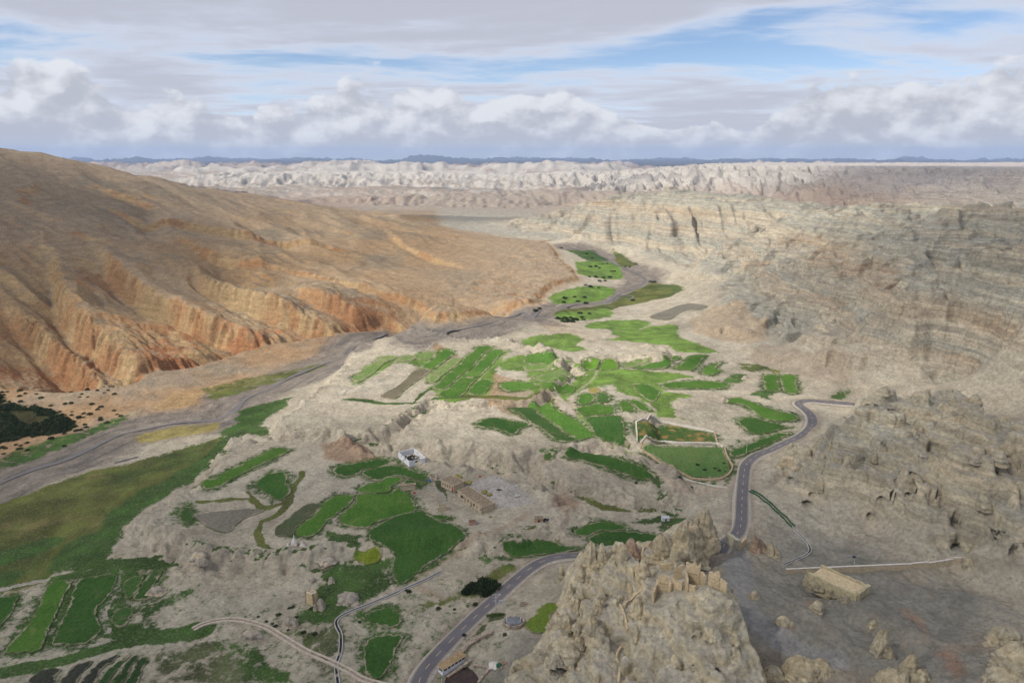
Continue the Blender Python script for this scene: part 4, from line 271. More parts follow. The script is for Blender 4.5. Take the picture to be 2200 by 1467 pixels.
class Land:
    def __init__(s, D):
        s.D = D; s.ter = [(np.array(p), h) for p, h in D['terrace']]
        C = np.array(D['ctrl'], float)
        if len(s.ter):
            for p, h in s.ter: C[:, 2] -= h*sst(-4, 6, poly_sd(p, C[:, 0], C[:, 1]))
        s.tps = TPS(C, (-1500., 40.), (1700., 2800.), 6., 1e-4)
    def far(s, x, y):
        """low relief desert far behind the valley"""
        w = fbm(x, y, 900, 3, .5, 2)
        z = -6+14*fbm(x, y, 700, 4, .5, 3)
        r = ridged(x, y, 420, 4, .55, 5)
        z = z+np.clip(r-.45, 0, 1)*(60+50*sst(5000, 9000, y))*sst(1900, 2900, y)
        z = z+105*sst(.0, .4, fbm(x, y, 1700, 5, .55, 9))*sst(4200, 6500, y)
        fl = ridged(x+60*w, y*.35, 75, 3, .55, 8)
        for p, h, rw, nz in s.D['mesa']:
            sd = poly_sd(p, x+150*w, y+170*fbm(x, y, 380, 3, .5, 7), 1500.)
            t = np.clip((sd+fl*rw*.55)/rw+.1, 0, 1); t = t**.75
            tt = np.floor(t*5)/5+.2*sst(.35, 1, (t*5) % 1)
            hh = h*(1+nz*fbm(x, y, 420, 4, .55, 12)+.12*(fl-.5))
            z = np.maximum(z, mix(z, hh, mix(t, tt, .45)))
        z = z-215*sst(4500, 19000, y)+sst(14000, 26000, y)*(0+380*np.clip(fbm(x, y, 3400, 5, .58, 1)+.10, 0, 1))
        return z
    def masks(s, x, y):
        D = s.D; M = {}
        d, S, sg, _ = line_d(D['foot'], x, y, 900., True)
        inside = np.where(d >= 900, 0., sg)
        P = np.array(D['hill']); M['hill_sd'] = poly_sd(P, x, y, 900.)
        M['foot_d'] = d; M['foot_s'] = S
        M['bad_sd'] = poly_sd(D['badlands'], x, y, 500.)
        M['rock_sd'] = poly_sd(D['rocks'], x, y, 80.)
        rd_, rs_, rsg, _ = line_d(D['river'], x, y, 260., True); M['river_s'] = rs_; M['river_side'] = np.where(rd_ < 260, rsg*rd_, -260.)
        M['river_d'] = np.minimum(line_d(D['river'], x, y, 90.), line_d(D['river2'], x, y, 90.)+2)
        return M
    def flat(s, x, y):
        """1 where a field, road or yard needs level ground"""
        f = np.zeros(np.shape(x))
        for p in s.D.get('level', []): f = np.maximum(f, sst(-7., -1.5, poly_sd(p, x, y, 9.)))
        if 'road' in s.D: f = np.maximum(f, 1-sst(4., 8., line_d(s.D['road'], x, y, 12.)))
        return f
    def height(s, x, y, detail=True, M=None):
        x = np.asarray(x, float); y = np.asarray(y, float)
        b = s.tps(x, y)
        if M is None: M = s.masks(x, y)
        near = 1-sst(2000, 2600, y+.12*np.abs(x))
        fl = s.flat(x, y) if detail else np.zeros(x.shape)
        rim = np.zeros(x.shape)
        for p, h in s.ter:
            sd = poly_sd(p, x, y, 30.)
            k = sd > -29
            if k.any():
                st = np.zeros(x.shape); st[k] = terrace_step(sd[k], x[k], y[k], .8 if detail else 0.)
                b = b+h*st
                if detail: rim[k] = np.maximum(rim[k], np.exp(-((sd[k]+1)/7.)**2))
        if detail:
            q = 1-fl
            dry = sst(5, 16, M['river_d']); hill = sst(0, 18, M['hill_sd'])*dry; bad = sst(0, 60, M['bad_sd'])*dry; rock = sst(0, 12, M['rock_sd'])
            riv = 1-sst(8, 26, M['river_d'])
            clay = np.clip(1-hill-bad-rock, 0, 1)*(1-riv)
            k = near > 0
            z = np.zeros(x.shape); X, Y = x[k], y[k]
            # clay floor: shallow runnels and small mounds
            rough = .30+.70*sst(-.05, .4, fbm(X, Y, 85, 3, .5, 14))
            z[k] += (clay*q)[k]*(fbm(X, Y, 38, 4, .5, 1)*1.6+rough*(ridged(X+8*fbm(X, Y, 30, 2, .5, 15), Y, 19, 3, .5, 2)-.7)*1.7)
            z[k] += (rim*q)[k]*((ridged(X, Y, 15, 3, .55, 16)-.62)*6+knobs(X+2*fbm(X, Y, 6, 2, .5, 18), Y, 7.5, 6)*3.0+knobs(X, Y, 3.2, 7)*1.1-1.2)
            z[k] += riv[k]*fbm(X, Y, 7, 3, .6, 3)*.25+(clay*q)[k]*sst(60, 110, X)*(1-sst(285, 320, Y))*((ridged(X+.5*Y, Y*.5, 9, 3, .55, 19)-.65)*1.8+(ridged(X+.8*Y, Y*.4-X*.4, 34, 3, .5, 20)-.65)*7*(1-sst(225, 250, Y))+knobs(X, Y, 3., 11)*.35)
            # left hillside: spurs and ravines running down to the river
            k = (hill > 0) & (near > 0); X, Y = x[k], y[k]; h = hill[k]; d = M['foot_d'][k]; S = M['foot_s'][k]
            wv = fbm(X, Y, 160, 3, .5, 21)
            u = (X*.80-Y*.60); v = (X*.60+Y*.80)   # u down the slope, v across it
            big = ridged(v+70*wv, u*.22, 150, 3, .5, 22)-.62
            mid = ridged(v+30*wv, u*.28, 46, 3, .55, 23)-.62
            fine = ridged(S+10*wv+.25*d, d*.30, 15, 3, .55, 24)-.62
            band = sst(0, 14, d)*(1-sst(60, 190, d))
            east = 1-.8*sst(-330, -60, X)
            up = (1-.55*sst(250, 700, d))*sst(5, 60, d)*east
            for rl, w0, dep in s.D['ravine']:
                L0 = float(np.hypot(*np.diff(np.array(rl), axis=0).T).sum())
                rd, rs, rg, _ = line_d(rl, X+5*wv, Y, 110., True); a = rs/L0
                dp = dep*sst(0, .45, a)*(1-.35*sst(.8, 1, a))
                flt = ridged(rs+6*wv, rd*.25, 11, 3, .55, 27)-.6
                dd = rd*rg+flt*7*sst(2, 14, rd)*(rg > 0)
                pr = np.where(dd > 0, 1-sst(1.5, w0*.62, dd), np.exp(-np.abs(dd)/(w0*1.4)))
                lip = np.exp(-((dd-w0*.75)/(w0*.5))**2)*.18*(dd > 0)
                z[k] -= h*dp*(pr-lip)
            z[k] += h*(big*26*up+mid*10*up*(1-.8*sst(140, 420, d))*(.35+.65*sst(-.1, .4, wv+.2))+fine*band*9*(.35+.65*east))
            z[k] += h*14*band*(sst(6, 20, d+8*fine)-.35)*(.3+.7*east)
            z[k] += h*(fbm(X, Y, 9, 4, .6, 25)*.9+(ridged(X, Y, 7, 2, .5, 28)-.6)*1.3*band)
            # badlands: layered cliffs cut by gullies
            k = (bad > 0) & (near > 0); X, Y = x[k], y[k]; h = bad[k]
            wv = fbm(X, Y, 120, 3, .5, 31)
            uu = X*.72+Y*.69+20*wv; vv = -X*.69+Y*.72+45*wv
            g = ridged(vv, uu*.30, 120, 3, .55, 32)-.80
            g2 = ridged(vv+8*fbm(X, Y, 30, 2, .5, 38), uu*.36, 34, 3, .55, 33)-.72
            flu = ridged(X+6*wv, Y*.35, 17, 3, .55, 36)-.62
            wall = np.exp(-((Y-1330)/190.)**2)*sst(-330, -200, X)*(1-sst(420, 620, X))     # tall fluted face of the middle mesa
            lift = sst(2, 40, b[k]+6)
            zz = b[k]+h*(g*36+g2*13.)*lift*(1-.6*wall)+h*wall*(ridged(X+14*wv, Y*.16, 62, 3, .55, 37)-.75)*46*sst(-4, 12, b[k])*(1-sst(75, 98, b[k]))
            st = mix(11., 6.5, sst(30, 70, b[k])); t = (zz+4*wv)/st+.42*flu; f = t-np.floor(t)
            ter = (np.floor(t)-.42*flu+sst(.50, .92, f))*st-4*wv
            zz = mix(zz, ter, h*(.80-.4*wall)*(.30+.70*sst(2, 16, b[k]))*(.25+.75*sst(-.25, .25, fbm(X, Y, 75, 2, .5, 39))))
            z[k] += zz-b[k]+h*((knobs(X, Y, 9, 4)*1.2+knobs(X, Y, 4.5, 5)*.6)*sst(8, 30, b[k])+flu*2.2*sst(.4, .6, f)*(1-sst(.9, 1, f)))
            for ln, hs in s.D['ledge']:      # long fluted scarps with a bench behind
                L0 = float(np.hypot(*np.diff(np.array(ln), axis=0).T).sum())
                d_, s_, g_, _ = line_d(ln, X, Y, 70., True)
                fl_ = ridged(s_, d_*.25, 11, 2, .5, 81)-.62
                dd = d_*g_+fl_*6+9*fbm(s_, s_*0+3, 45, 2, .5, 82)
                z[k] += hs*sst(-2.2, 2.6, dd)*np.exp(-np.clip(dd, 0, 99)/28.)*sst(0, .15, s_/L0)*(1-sst(.82, 1, s_/L0))*(d_ < 69)
            # rocks: knobbly eroded conglomerate
            k = (rock > 0) & (near > 0); X, Y = x[k], y[k]; h = rock[k]
            wv = fbm(X, Y, 40, 3, .5, 41)
            big = ridged(X+14*wv, Y*.9, 62, 3, .5, 45)-.6
            wx, wy = X+4*fbm(X, Y, 9, 2, .5, 47), Y+4*fbm(X, Y, 9, 2, .5, 48)
            zz = b[k]+h*(big*26+knobs(wx, wy*.8, 21, 1)*11*(.35+.9*sst(-.3, .3, wv))+knobs(wx, wy, 9.5, 2)*4.2-7)
            st = 7.; t = (zz+2.5*wv)/st; f = t-np.floor(t)
            ter = (np.floor(t)+sst(.50, .76, f))*st-2.5*wv
            z[k] += mix(zz, ter, .82*h)-b[k]+h*(knobs(X, Y, 3.4, 3)*1.1+fbm(X, Y, 2.2, 2, .5, 44)*.6)
            b = b+z*(1-.93*fl)
            b = b-.5*(1-sst(2., 9, M['river_d']))*(1-hill)
        fz = np.zeros(x.shape); k = near < 1
        if k.any(): fz[k] = s.far(x[k], y[k])
        return b*near+fz*(1-near)
class Crag:
    """the fortress rock in front: its own surface rising out of the land"""
    def __init__(s, D, land):
        s.land = land; s.out = np.array(D['crag_outline'])
        s.tps = TPS(D['castle'], (-20., 100.), (150., 300.), 2., 1e-4)
    def smooth(s, x, y):
        b = s.land.tps(x, y); k = sst(-.5, 7, poly_sd(s.out, x, y, 30.))
        return b+(s.tps(x, y)-b)*k
    def height(s, x, y):
        x = np.asarray(x, float); y = np.asarray(y, float)
        sd = poly_sd(s.out, x, y, 30.); b = s.land.tps(x, y)
        wv = fbm(x, y, 26, 3, .5, 61)
        e = sd+3.5*fbm(x, y, 9, 3, .6, 62)
        k = sst(-.5, 5.5, e); q = sst(2, 12, sd)
        z = b+(s.tps(x, y)-b)*k
        g = ridged(x+7*wv, y+5*wv, 21, 4, .55, 63)-.62
        wx, wy = x+2.5*fbm(x, y, 6, 2, .5, 67), y+2.5*fbm(x, y, 6, 2, .5, 68)
        l = knobs(wx, wy, 11, 8)*4.2+knobs(wx, wy*.8, 5.0, 9)*2.2
        fl = np.zeros(x.shape)
        for p in D_level_crag(s.land.D): fl = np.maximum(fl, sst(-4, 1, poly_sd(p, x, y, 8.)))
        zz = z+(1-fl)*q*(g*7+l-4.)
        st = 4.2; t = (zz+2*wv)/st; f = t-np.floor(t)
        zz = mix(zz, (np.floor(t)+sst(.48, .78, f))*st-2*wv, .7*(1-fl)*q)
        return zz+(1-fl)*(fbm(x, y, 2.4, 3, .55, 65)*.5+knobs(x, y, 2.1, 10)*.55)-(1-k)*1.2
def D_level_crag(D): return D.get('crag_flat', [])

land = Land(D)
def Hgt(x, y): return land.height(np.atleast_1d(np.asarray(x, float)), np.atleast_1d(np.asarray(y, float)))
def hz(x, y): return float(Hgt(x, y)[0])
# ================================================================ helpers
def tag(o, label=None, cat=None, group=None, kind=None):
    for k, v in (('label', label), ('category', cat), ('group', group), ('kind', kind)):
        if v: o[k] = v
    return o
def mesh_np(name, verts, faces, mat=None, smooth=False):
    me = bpy.data.meshes.new(name); v = np.asarray(verts, np.float32); f = np.asarray(faces, np.int32)
    me.vertices.add(len(v)); me.vertices.foreach_set('co', v.ravel()); n = f.shape[1]
    me.loops.add(f.size); me.loops.foreach_set('vertex_index', f.ravel())
    me.polygons.add(len(f)); me.polygons.foreach_set('loop_start', np.arange(0, f.size, n, dtype=np.int32))
    me.polygons.foreach_set('use_smooth', np.full(len(f), smooth))
    me.update(calc_edges=True)
    if mat: me.materials.append(mat)
    return me
def link(name, me, parent=None, loc=(0, 0, 0), rz=0.):
    o = bpy.data.objects.new(name, me); C.objects.link(o); o.parent = parent; o.location = loc; o.rotation_euler = (0, 0, rz); return o
def smooth_line(pts, step=2., closed=False):
    P = np.asarray(pts, float); n = len(P); out = []
    rng = range(n if closed else n-1)
    for i in rng:
        g = (lambda k: P[k % n]) if closed else (lambda k: P[min(max(k, 0), n-1)])
        p0, p1, p2, p3 = g(i-1), g(i), g(i+1), g(i+2)
        m = max(1, int(math.ceil(np.linalg.norm(p2-p1)/step)))
        for k in range(m):
            t = k/m; out.append(.5*((2*p1)+(-p0+p2)*t+(2*p0-5*p1+4*p2-p3)*t*t+(-p0+3*p1-3*p2+p3)*t**3))
    if not closed: out.append(P[-1])
    return np.array(out)
def principled(t, **kw):
    p = t.new('ShaderNodeBsdfPrincipled')
    p.inputs['Roughness'].default_value = .95; p.inputs['Specular IOR Level'].default_value = .12
    for k, v in kw.items():
        key = k.replace('_', ' ')
        if isinstance(v, bpy.types.NodeSocket): t.t.links.new(v, p.inputs[key])
        else: p.inputs[key].default_value = (*v, 1) if isinstance(v, tuple) and len(v) == 3 else v
    o = t.new('ShaderNodeOutputMaterial'); t.t.links.new(p.outputs[0], o.inputs[0]); return p
def newmat(name):
    m = bpy.data.materials.new(name); m.use_nodes = True; return m, NT(m.node_tree)
def bump(t, h, dist, strength=1.):
    b = t.new('ShaderNodeBump', i_Strength=strength, i_Distance=dist); t.t.links.new(h, b.inputs['Height']); return b.outputs[0]
MAT = {}
def flat_mat(name, col, var=.25, scale=1.5, rough=.9, bumpd=.03, spec=.12, metal=0.):
    m, t = newmat(name); tc = t.new('ShaderNodeTexCoord').outputs['Object']
    n = t.noise(tc, scale, 5, .6); k = t.ramp(n, .3, .7, 1-var, 1+var)
    c = t.mix(1., col, k, 'MULTIPLY'); principled(t, Base_Color=c, Roughness=rough, Normal=bump(t, n, bumpd), Specular_IOR_Level=spec, Metallic=metal)
    MAT[name] = m; return m
# ================================================================ ground material (bare earth, rock and grass from the surveyed cover)
def ground_mat():
    m, t = newmat('ground_cover'); geo = t.new('ShaderNodeNewGeometry'); pos = geo.outputs['Position']
    col = t.new('ShaderNodeAttribute', attribute_name='cover').outputs['Color']
    veg = t.new('ShaderNodeAttribute', attribute_name='veg').outputs['Fac']
    n1 = t.noise(pos, .55, 6, .65); n2 = t.noise(t.vec(pos, (1, 1, 3.)), .09, 5, .6); n3 = t.noise(pos, 2.2, 3, .6)
    k = t.math('MULTIPLY', t.ramp(n1, .25, .75, .74, 1.22), t.ramp(n2, .3, .7, .84, 1.15))
    c = t.mix(1., col, k, 'MULTIPLY')
    stra = t.new('ShaderNodeAttribute', attribute_name='strata').outputs['Fac']
    bands = t.noise(t.vec(pos, (.012, .012, .55)), 1., 5, .62, .35)
    c = t.mix(stra, c, t.mix(1., c, t.mix(t.ramp(bands, .36, .64), (.76, .74, .73), (1.16, 1.14, 1.10)), 'MULTIPLY'))
    plant = t.new('ShaderNodeAttribute', attribute_name='plant').outputs['Color']
    plant = t.mix(1., plant, t.ramp(t.noise(pos, .05, 5, .6, .5), .3, .7, .72, 1.32), 'MULTIPLY')
    nv = t.math('ADD', t.math('MULTIPLY', t.noise(pos, .30, 6, .7, .3), .62), t.math('MULTIPLY', n1, .38))
    fac = t.math('MULTIPLY', t.ramp(t.math('ADD', veg, t.math('MULTIPLY', t.math('SUBTRACT', nv, .5), 2.6)), .30, .78), t.ramp(t.noise(pos, 1.1, 4, .7), .25, .55, .62, 1.))
    g = t.mix(t.ramp(n3, .3, .7), (.70, .74, .66), (1.28, 1.22, 1.12)); c = t.mix(fac, c, t.mix(1., plant, g, 'MULTIPLY'))
    # loose stones and tufts
    vor = t.new('ShaderNodeTexVoronoi', i_Scale=.38, i_Randomness=1.); t.t.links.new(pos, vor.inputs['Vector'])
    sp = t.math('MULTIPLY', t.ramp(vor.outputs['Distance'], .10, .26, 1., 0.), t.ramp(n2, .46, .60))
    c = t.mix(t.math('MULTIPLY', sp, .55), c, t.mix(fac, (.15, .135, .095), (.04, .055, .02)))
    hgt = t.math('ADD', t.math('ADD', t.math('MULTIPLY', n1, .9), t.math('MULTIPLY', n3, .35)), t.math('MULTIPLY', t.noise(pos, .22, 3, .6), 1.1))
    principled(t, Base_Color=c, Normal=bump(t, hgt, 1.1, 1.), Roughness=.97, Specular_IOR_Level=.08)
    return m
MAT['ground'] = ground_mat()
lin = lambda r, g, b: srgb(r, g, b)
COVER = {'thick': (.036, .042, .016), 'grass': (.045, .095, .020), 'grass_lt': (.115, .20, .036), 'olive': (.105, .118, .030), 'straw': (.27, .225, .085), 'grass_dim': (.085, .10, .045)}
def cover(x, y, z, M, slope):
    """surface colour and plant cover of the land at each point"""
    n = len(x); c = np.zeros((n, 3)); veg = np.zeros(n); pc = np.tile(np.array(COVER['grass']), (n, 1))
    w1 = fbm(x, y, 60, 4, .55, 51)[:, None]; w2 = fbm(x, y, 14, 4, .6, 52)[:, None]; w3 = fbm(x, y, 240, 3, .5, 53)[:, None]
    A = np.array
    clay = A((.435, .380, .288))*(1+.12*w2)+A((.016, -.008, -.018))*w1*1.2
    clay = mix(clay, A((.315, .285, .225)), sst(.0, .45, w1+.4*w2)*.6)
    c[:] = clay
    # gravel bed
    ls = sst(6, 22, M['river_side']+8*w1[:, 0])[:, None]*(1-sst(-60, 120, x))[:, None]
    c = mix(c, mix(A((.33, .215, .12)), A((.30, .235, .165)), sst(-.2, .4, w1))*(1+.15*w2), ls)
    rv = (1-sst(20, 42, M['river_d']+20*w1[:, 0]+6*w2[:, 0]))[:, None]
    c = mix(c, A((.195, .165, .138))*(1+.28*w2), rv*.92)
    bars = fbm(M['river_s'], M['river_side']*7., 46, 4, .6, 50)[:, None]
    c = mix(c, A((.13, .118, .11)), rv*sst(.10, .32, bars)*.8); c = mix(c, A((.30, .255, .205)), rv*sst(.12, .4, -bars)*.7)
    # left hillside
    h = sst(-4, 10, M['hill_sd']+5*w2[:, 0])[:, None]; d = M['foot_d'][:, None]
    och = mix(A((.28, .188, .102)), A((.325, .243, .155)), sst(-.3, .5, w3))
    och = mix(och, A((.24, .19, .135)), sst(35, 95, z)[:, None]*.7)  # upper hill greyer brown, its colour also lowered for the cloud shade there
    och = mix(och, A((.195, .16, .112)), sst(-.08, .45, fbm(x, y, 130, 4, .55, 54)[:, None]+.35*w2)*.8)
    och = mix(och, A((.375, .29, .20)), (1-sst(5, 60, z))[:, None]*sst(-250, 150, x)[:, None])
    st = sst(.45, 1.0, slope)[:, None]
    gold = mix(A((.39, .275, .14)), A((.335, .185, .085)), sst(-.25, .3, w1+.5*w2))
    och = mix(och, gold, st*.8)
    low = (1-sst(35, 110, d+60*w3))*sst(-.25, .2, w1+.3*w2)*(1-.9*sst(-260, -60, x))[:, None]
    och = mix(och, A((.315, .140, .064))*(1+.3*w2), low*.8*sst(.25, .7, slope)[:, None])
    och = mix(och, A((.19, .165, .125)), sst(.32, .55, fbm(x, y, 75, 4, .6, 55)[:, None])*.6*sst(40, 90, z)[:, None])
    c = mix(c, och, h)
    # badlands strata
    b = sst(0, 50, M['bad_sd']+12*w1[:, 0])[:, None]
    zz = z+4*w1[:, 0]+1.5*w2[:, 0]; s1 = perlin(zz/5.5+3, zz*0+.5)[:, None]; s2 = perlin(zz/14.+9, zz*0+.3)[:, None]
    bd = mix(A((.37, .335, .27)), A((.345, .335, .28)), sst(-.2, .3, s2+.4*w3))
    bd = mix(bd, A((.47, .405, .30)), sst(.05, .45, s1)*.75)
    bd = mix(bd, A((.38, .305, .215)), sst(.25, .5, -s1)*.4)
    rust = sst(.30, .45, perlin(zz/17.+30.7, zz*0+.7))[:, None]*sst(.0, .4, w3+.2)
    bd = mix(bd, A((.36, .22, .12)), rust*.38*sst(.3, .8, slope)[:, None])
    bd = mix(bd, A((.355, .318, .25))*(1+.1*w2), (1-sst(.12, .38, slope))[:, None]*.75)
    c = mix(c, bd*.90, b)
    r = sst(0, 8, M['rock_sd']+4*w2[:, 0])[:, None]
    rk = mix(A((.52, .46, .335)), A((.46, .425, .325)), sst(-.3, .3, w1)); rk = mix(rk, A((.56, .46, .31)), sst(.0, .4, s1)*.6)
    rk = mix(rk, A((.36, .335, .275))*(1+.15*w2), (1-sst(.3, .8, slope))[:, None]*.75)
    c = mix(c, rk, r)
    fg = (sst(0, 25, poly_sd(D['grey_slope'], x, y, 60.)+10*w1[:, 0]) if 'grey_slope' in D else np.zeros(n))[:, None]
    c = mix(c, mix(A((.265, .248, .205)), A((.30, .252, .192)), sst(0, .5, w2+w1))*(1+.1*w2), fg*(1-r))
    # far country
    f = sst(1900, 2500, y)[:, None]
    fc = mix(A((.32, .25, .195)), A((.29, .245, .20)), sst(-.3, .3, fbm(x, y, 800, 4, .55, 56)[:, None]))
    wh = sst(.18, .5, slope)[:, None]*sst(2600, 3200, y)[:, None]+sst(30, 55, z)[:, None]*sst(2900, 3400, y)[:, None]
    fc = mix(fc, A((.405, .375, .335))*(1+.16*s1), np.clip(wh, 0, 1)*(1-sst(6000, 11000, y))[:, None])
    pl = sst(1150, 1500, x)[:, None]*sst(10, 40, z)[:, None]
    fc = mix(fc, A((.40, .365, .335))*(1+.18*s1), pl*.85)
    fc = mix(fc, A((.27, .20, .185)), sst(6000, 14000, y)[:, None]*.6)
    fc = mix(fc, A((.06, .065, .07)), sst(13000, 18000, y)[:, None]*.9)
    c = mix(c, fc, f)
    # plant cover
    sparse = np.clip(1-h[:, 0]-b[:, 0]-r[:, 0], 0, 1)*(1-f[:, 0])
    for ck, st_, p in D['grass']:
        sd = poly_sd(p, x, y, 25.); k = sd > -24
        if not k.any(): continue
        a = sst(-4.5, 4.5, sd[k]+6*w2[k, 0]+3*w1[k, 0])
        g = A(COVER[ck])*(1+.5*w2[k]+.3*w1[k])
        patch = sst(.35, .55, fbm(x[k], y[k], 9, 4, .6, 57)+.35*(1-st_)+.1)
        a = np.clip(a*(.56+.5*st_)*(1-.7*patch*(1.1-st_)), 0, 1)
        if ck == 'olive':
            g = mix(g, A((.052, .085, .020))*(1+.3*w2[k]), sst(-.05, .35, fbm(x[k], y[k], 55, 3, .5, 58))[:, None]*.8)
            g = mix(g, A((.21, .175, .075)), sst(.25, .5, fbm(x[k], y[k], 35, 4, .55, 59))[:, None]*.6)
        pc[k] = mix(pc[k], g, sst(0, .5, a)[:, None]); veg[k] = np.maximum(veg[k], a)
    for wd, p, ck in D['chan']:
        dd = line_d(p, x, y, 20.); k = dd < 19
        a = 1-sst(wd*.35, wd*.75, dd[k]+2.2*w2[k, 0]); pc[k] = mix(pc[k], A(COVER[ck])*(1+.4*w2[k]), a[:, None]); veg[k] = np.maximum(veg[k], a)
    for ck, p in D.get('soil', []):
        sd = poly_sd(p, x, y, 15.); k = sd > -14
        c[k] = mix(c[k], A(ck)*(1+.15*w2[k]), (sst(-2, 2, sd[k]+2.5*w2[k, 0])*.85)[:, None]); veg[k] *= 1-sst(-2, 2, sd[k])
    for wd, p, ck in D.get('track', []):
        dd = line_d(p, x, y, 20.); k = dd < 19
        a = 1-sst(wd*.4, wd*.7, dd[k]+.8*w2[k, 0]); c[k] = mix(c[k], A(ck)*(1+.15*w2[k]), a[:, None]*.9); veg[k] *= 1-a
    rd = line_d(D['road'], x, y, 20.); a = 1-sst(4.0, 7.5, rd+1.5*w2[:, 0])
    c = mix(c, A((.33, .27, .205))*(1+.2*w2), a[:, None]*.8); veg *= 1-a
    veg = np.maximum(veg, (.20+.18*w1[:, 0]+.20*(1-sst(225, 300, y))*(1-sst(-20, 20, x)))*sparse)
    # green verges round the crops; bare earth on steep banks
    for kind, _, p in D['fields']:
        if kind.startswith(('crop', 'weedy_g', 'paddock')):
            sd = poly_sd(p, x, y, 14.); k = sd > -13; veg[k] = np.maximum(veg[k], .68*sst(-9., -.5, sd[k]+4*w2[k, 0]))
    veg = veg*(1-.85*sst(.40, .75, slope))
    stra = np.clip(sst(.15, .6, slope)*(b[:, 0]*.95+h[:, 0]*.30+.35*f[:, 0])+r[:, 0]*.75*sst(.2, .6, slope), 0, 1)
    return np.clip(c, .01, .8), veg, np.clip(pc, .005, .5), stra
def build_land():
    ys = [118.]
    while ys[-1] < 34000:
        y = ys[-1]
        ys.append(y+(.62+.0009*max(0, y-150) if y < 650 else 1.9 if y < 1350 else 3.6 if y < 2300 else 6+(y-2300)*.009))
    ys = np.array(ys); us = np.linspace(-.86, .86, 800)
    # a wider fan of ground beyond the frame keeps the place whole from a step aside
    X = us[None, :]*(ys[:, None]*.968+45); Y = np.repeat(ys[:, None], len(us), 1); shp = X.shape
    x, y = X.ravel(), Y.ravel(); M = land.masks(x, y); z = land.height(x, y, True, M)
    fl = land.flat(x, y); z = z-.30*sst(.6, 1., fl)
    Z = z.reshape(shp)
    gx = np.gradient(Z, axis=1)/np.gradient(X, axis=1); gy = np.gradient(Z, axis=0)/np.gradient(Y, axis=0)
    slope = np.hypot(gx, gy).ravel()
    col, veg, plant, stra = cover(x, y, z, M, slope)
    V = np.stack([x, y, z], 1)
    for cx, cy, r in D['caves']:
        dep = r*2.2
        k = np.where((np.abs(x-cx) < r*1.6) & (np.abs(y-cy) < r*3))[0]
        if not len(k): continue
        z0 = hz(cx, cy)
        q = ((x[k]-cx)/r)**2+((z[k]-z0)/(r*.85))**2+((y[k]-cy)/(r*2.2))**2
        t = sst(0, .6, 1-q); V[k, 1] += t*dep*1.3; V[k, 0] += t*dep*.25*np.sign(cx); V[k, 2] -= t*.2*dep
    ny, nx = shp; i = np.arange(ny*nx).reshape(shp)
    F = np.stack([i[:-1, :-1], i[:-1, 1:], i[1:, 1:], i[1:, :-1]], -1).reshape(-1, 4)
    fi = F[:, 0]; hs, bs, rs = M['hill_sd'][fi], M['bad_sd'][fi], M['rock_sd'][fi]
    far = y[fi] > 2250
    reg = np.where(far, 4, np.where(hs > 0, 1, np.where(rs > 0, 3, np.where(bs > 0, 2, 0))))
    for k, nm in enumerate(('valley_ground', 'hillside', 'badlands_slope', 'rocky_hill', 'far_plateau')):
        f = F[reg == k]; u, inv = np.unique(f, return_inverse=True); f = inv.reshape(f.shape)
        me = mesh_np(nm, V[u], f, MAT['ground'], True)
        a = me.color_attributes.new('cover', 'FLOAT_COLOR', 'POINT'); a.data.foreach_set('color', np.concatenate([col[u], np.ones((len(u), 1))], 1).astype(np.float32).ravel())
        a = me.color_attributes.new('plant', 'FLOAT_COLOR', 'POINT'); a.data.foreach_set('color', np.concatenate([plant[u], np.ones((len(u), 1))], 1).astype(np.float32).ravel())
        a = me.attributes.new('strata', 'FLOAT', 'POINT'); a.data.foreach_set('value', stra[u].astype(np.float32))
        a = me.attributes.new('veg', 'FLOAT', 'POINT'); a.data.foreach_set('value', veg[u].astype(np.float32))
        LAND[nm] = tag(link(nm, me), kind='structure')
LAND = {}
build_land()
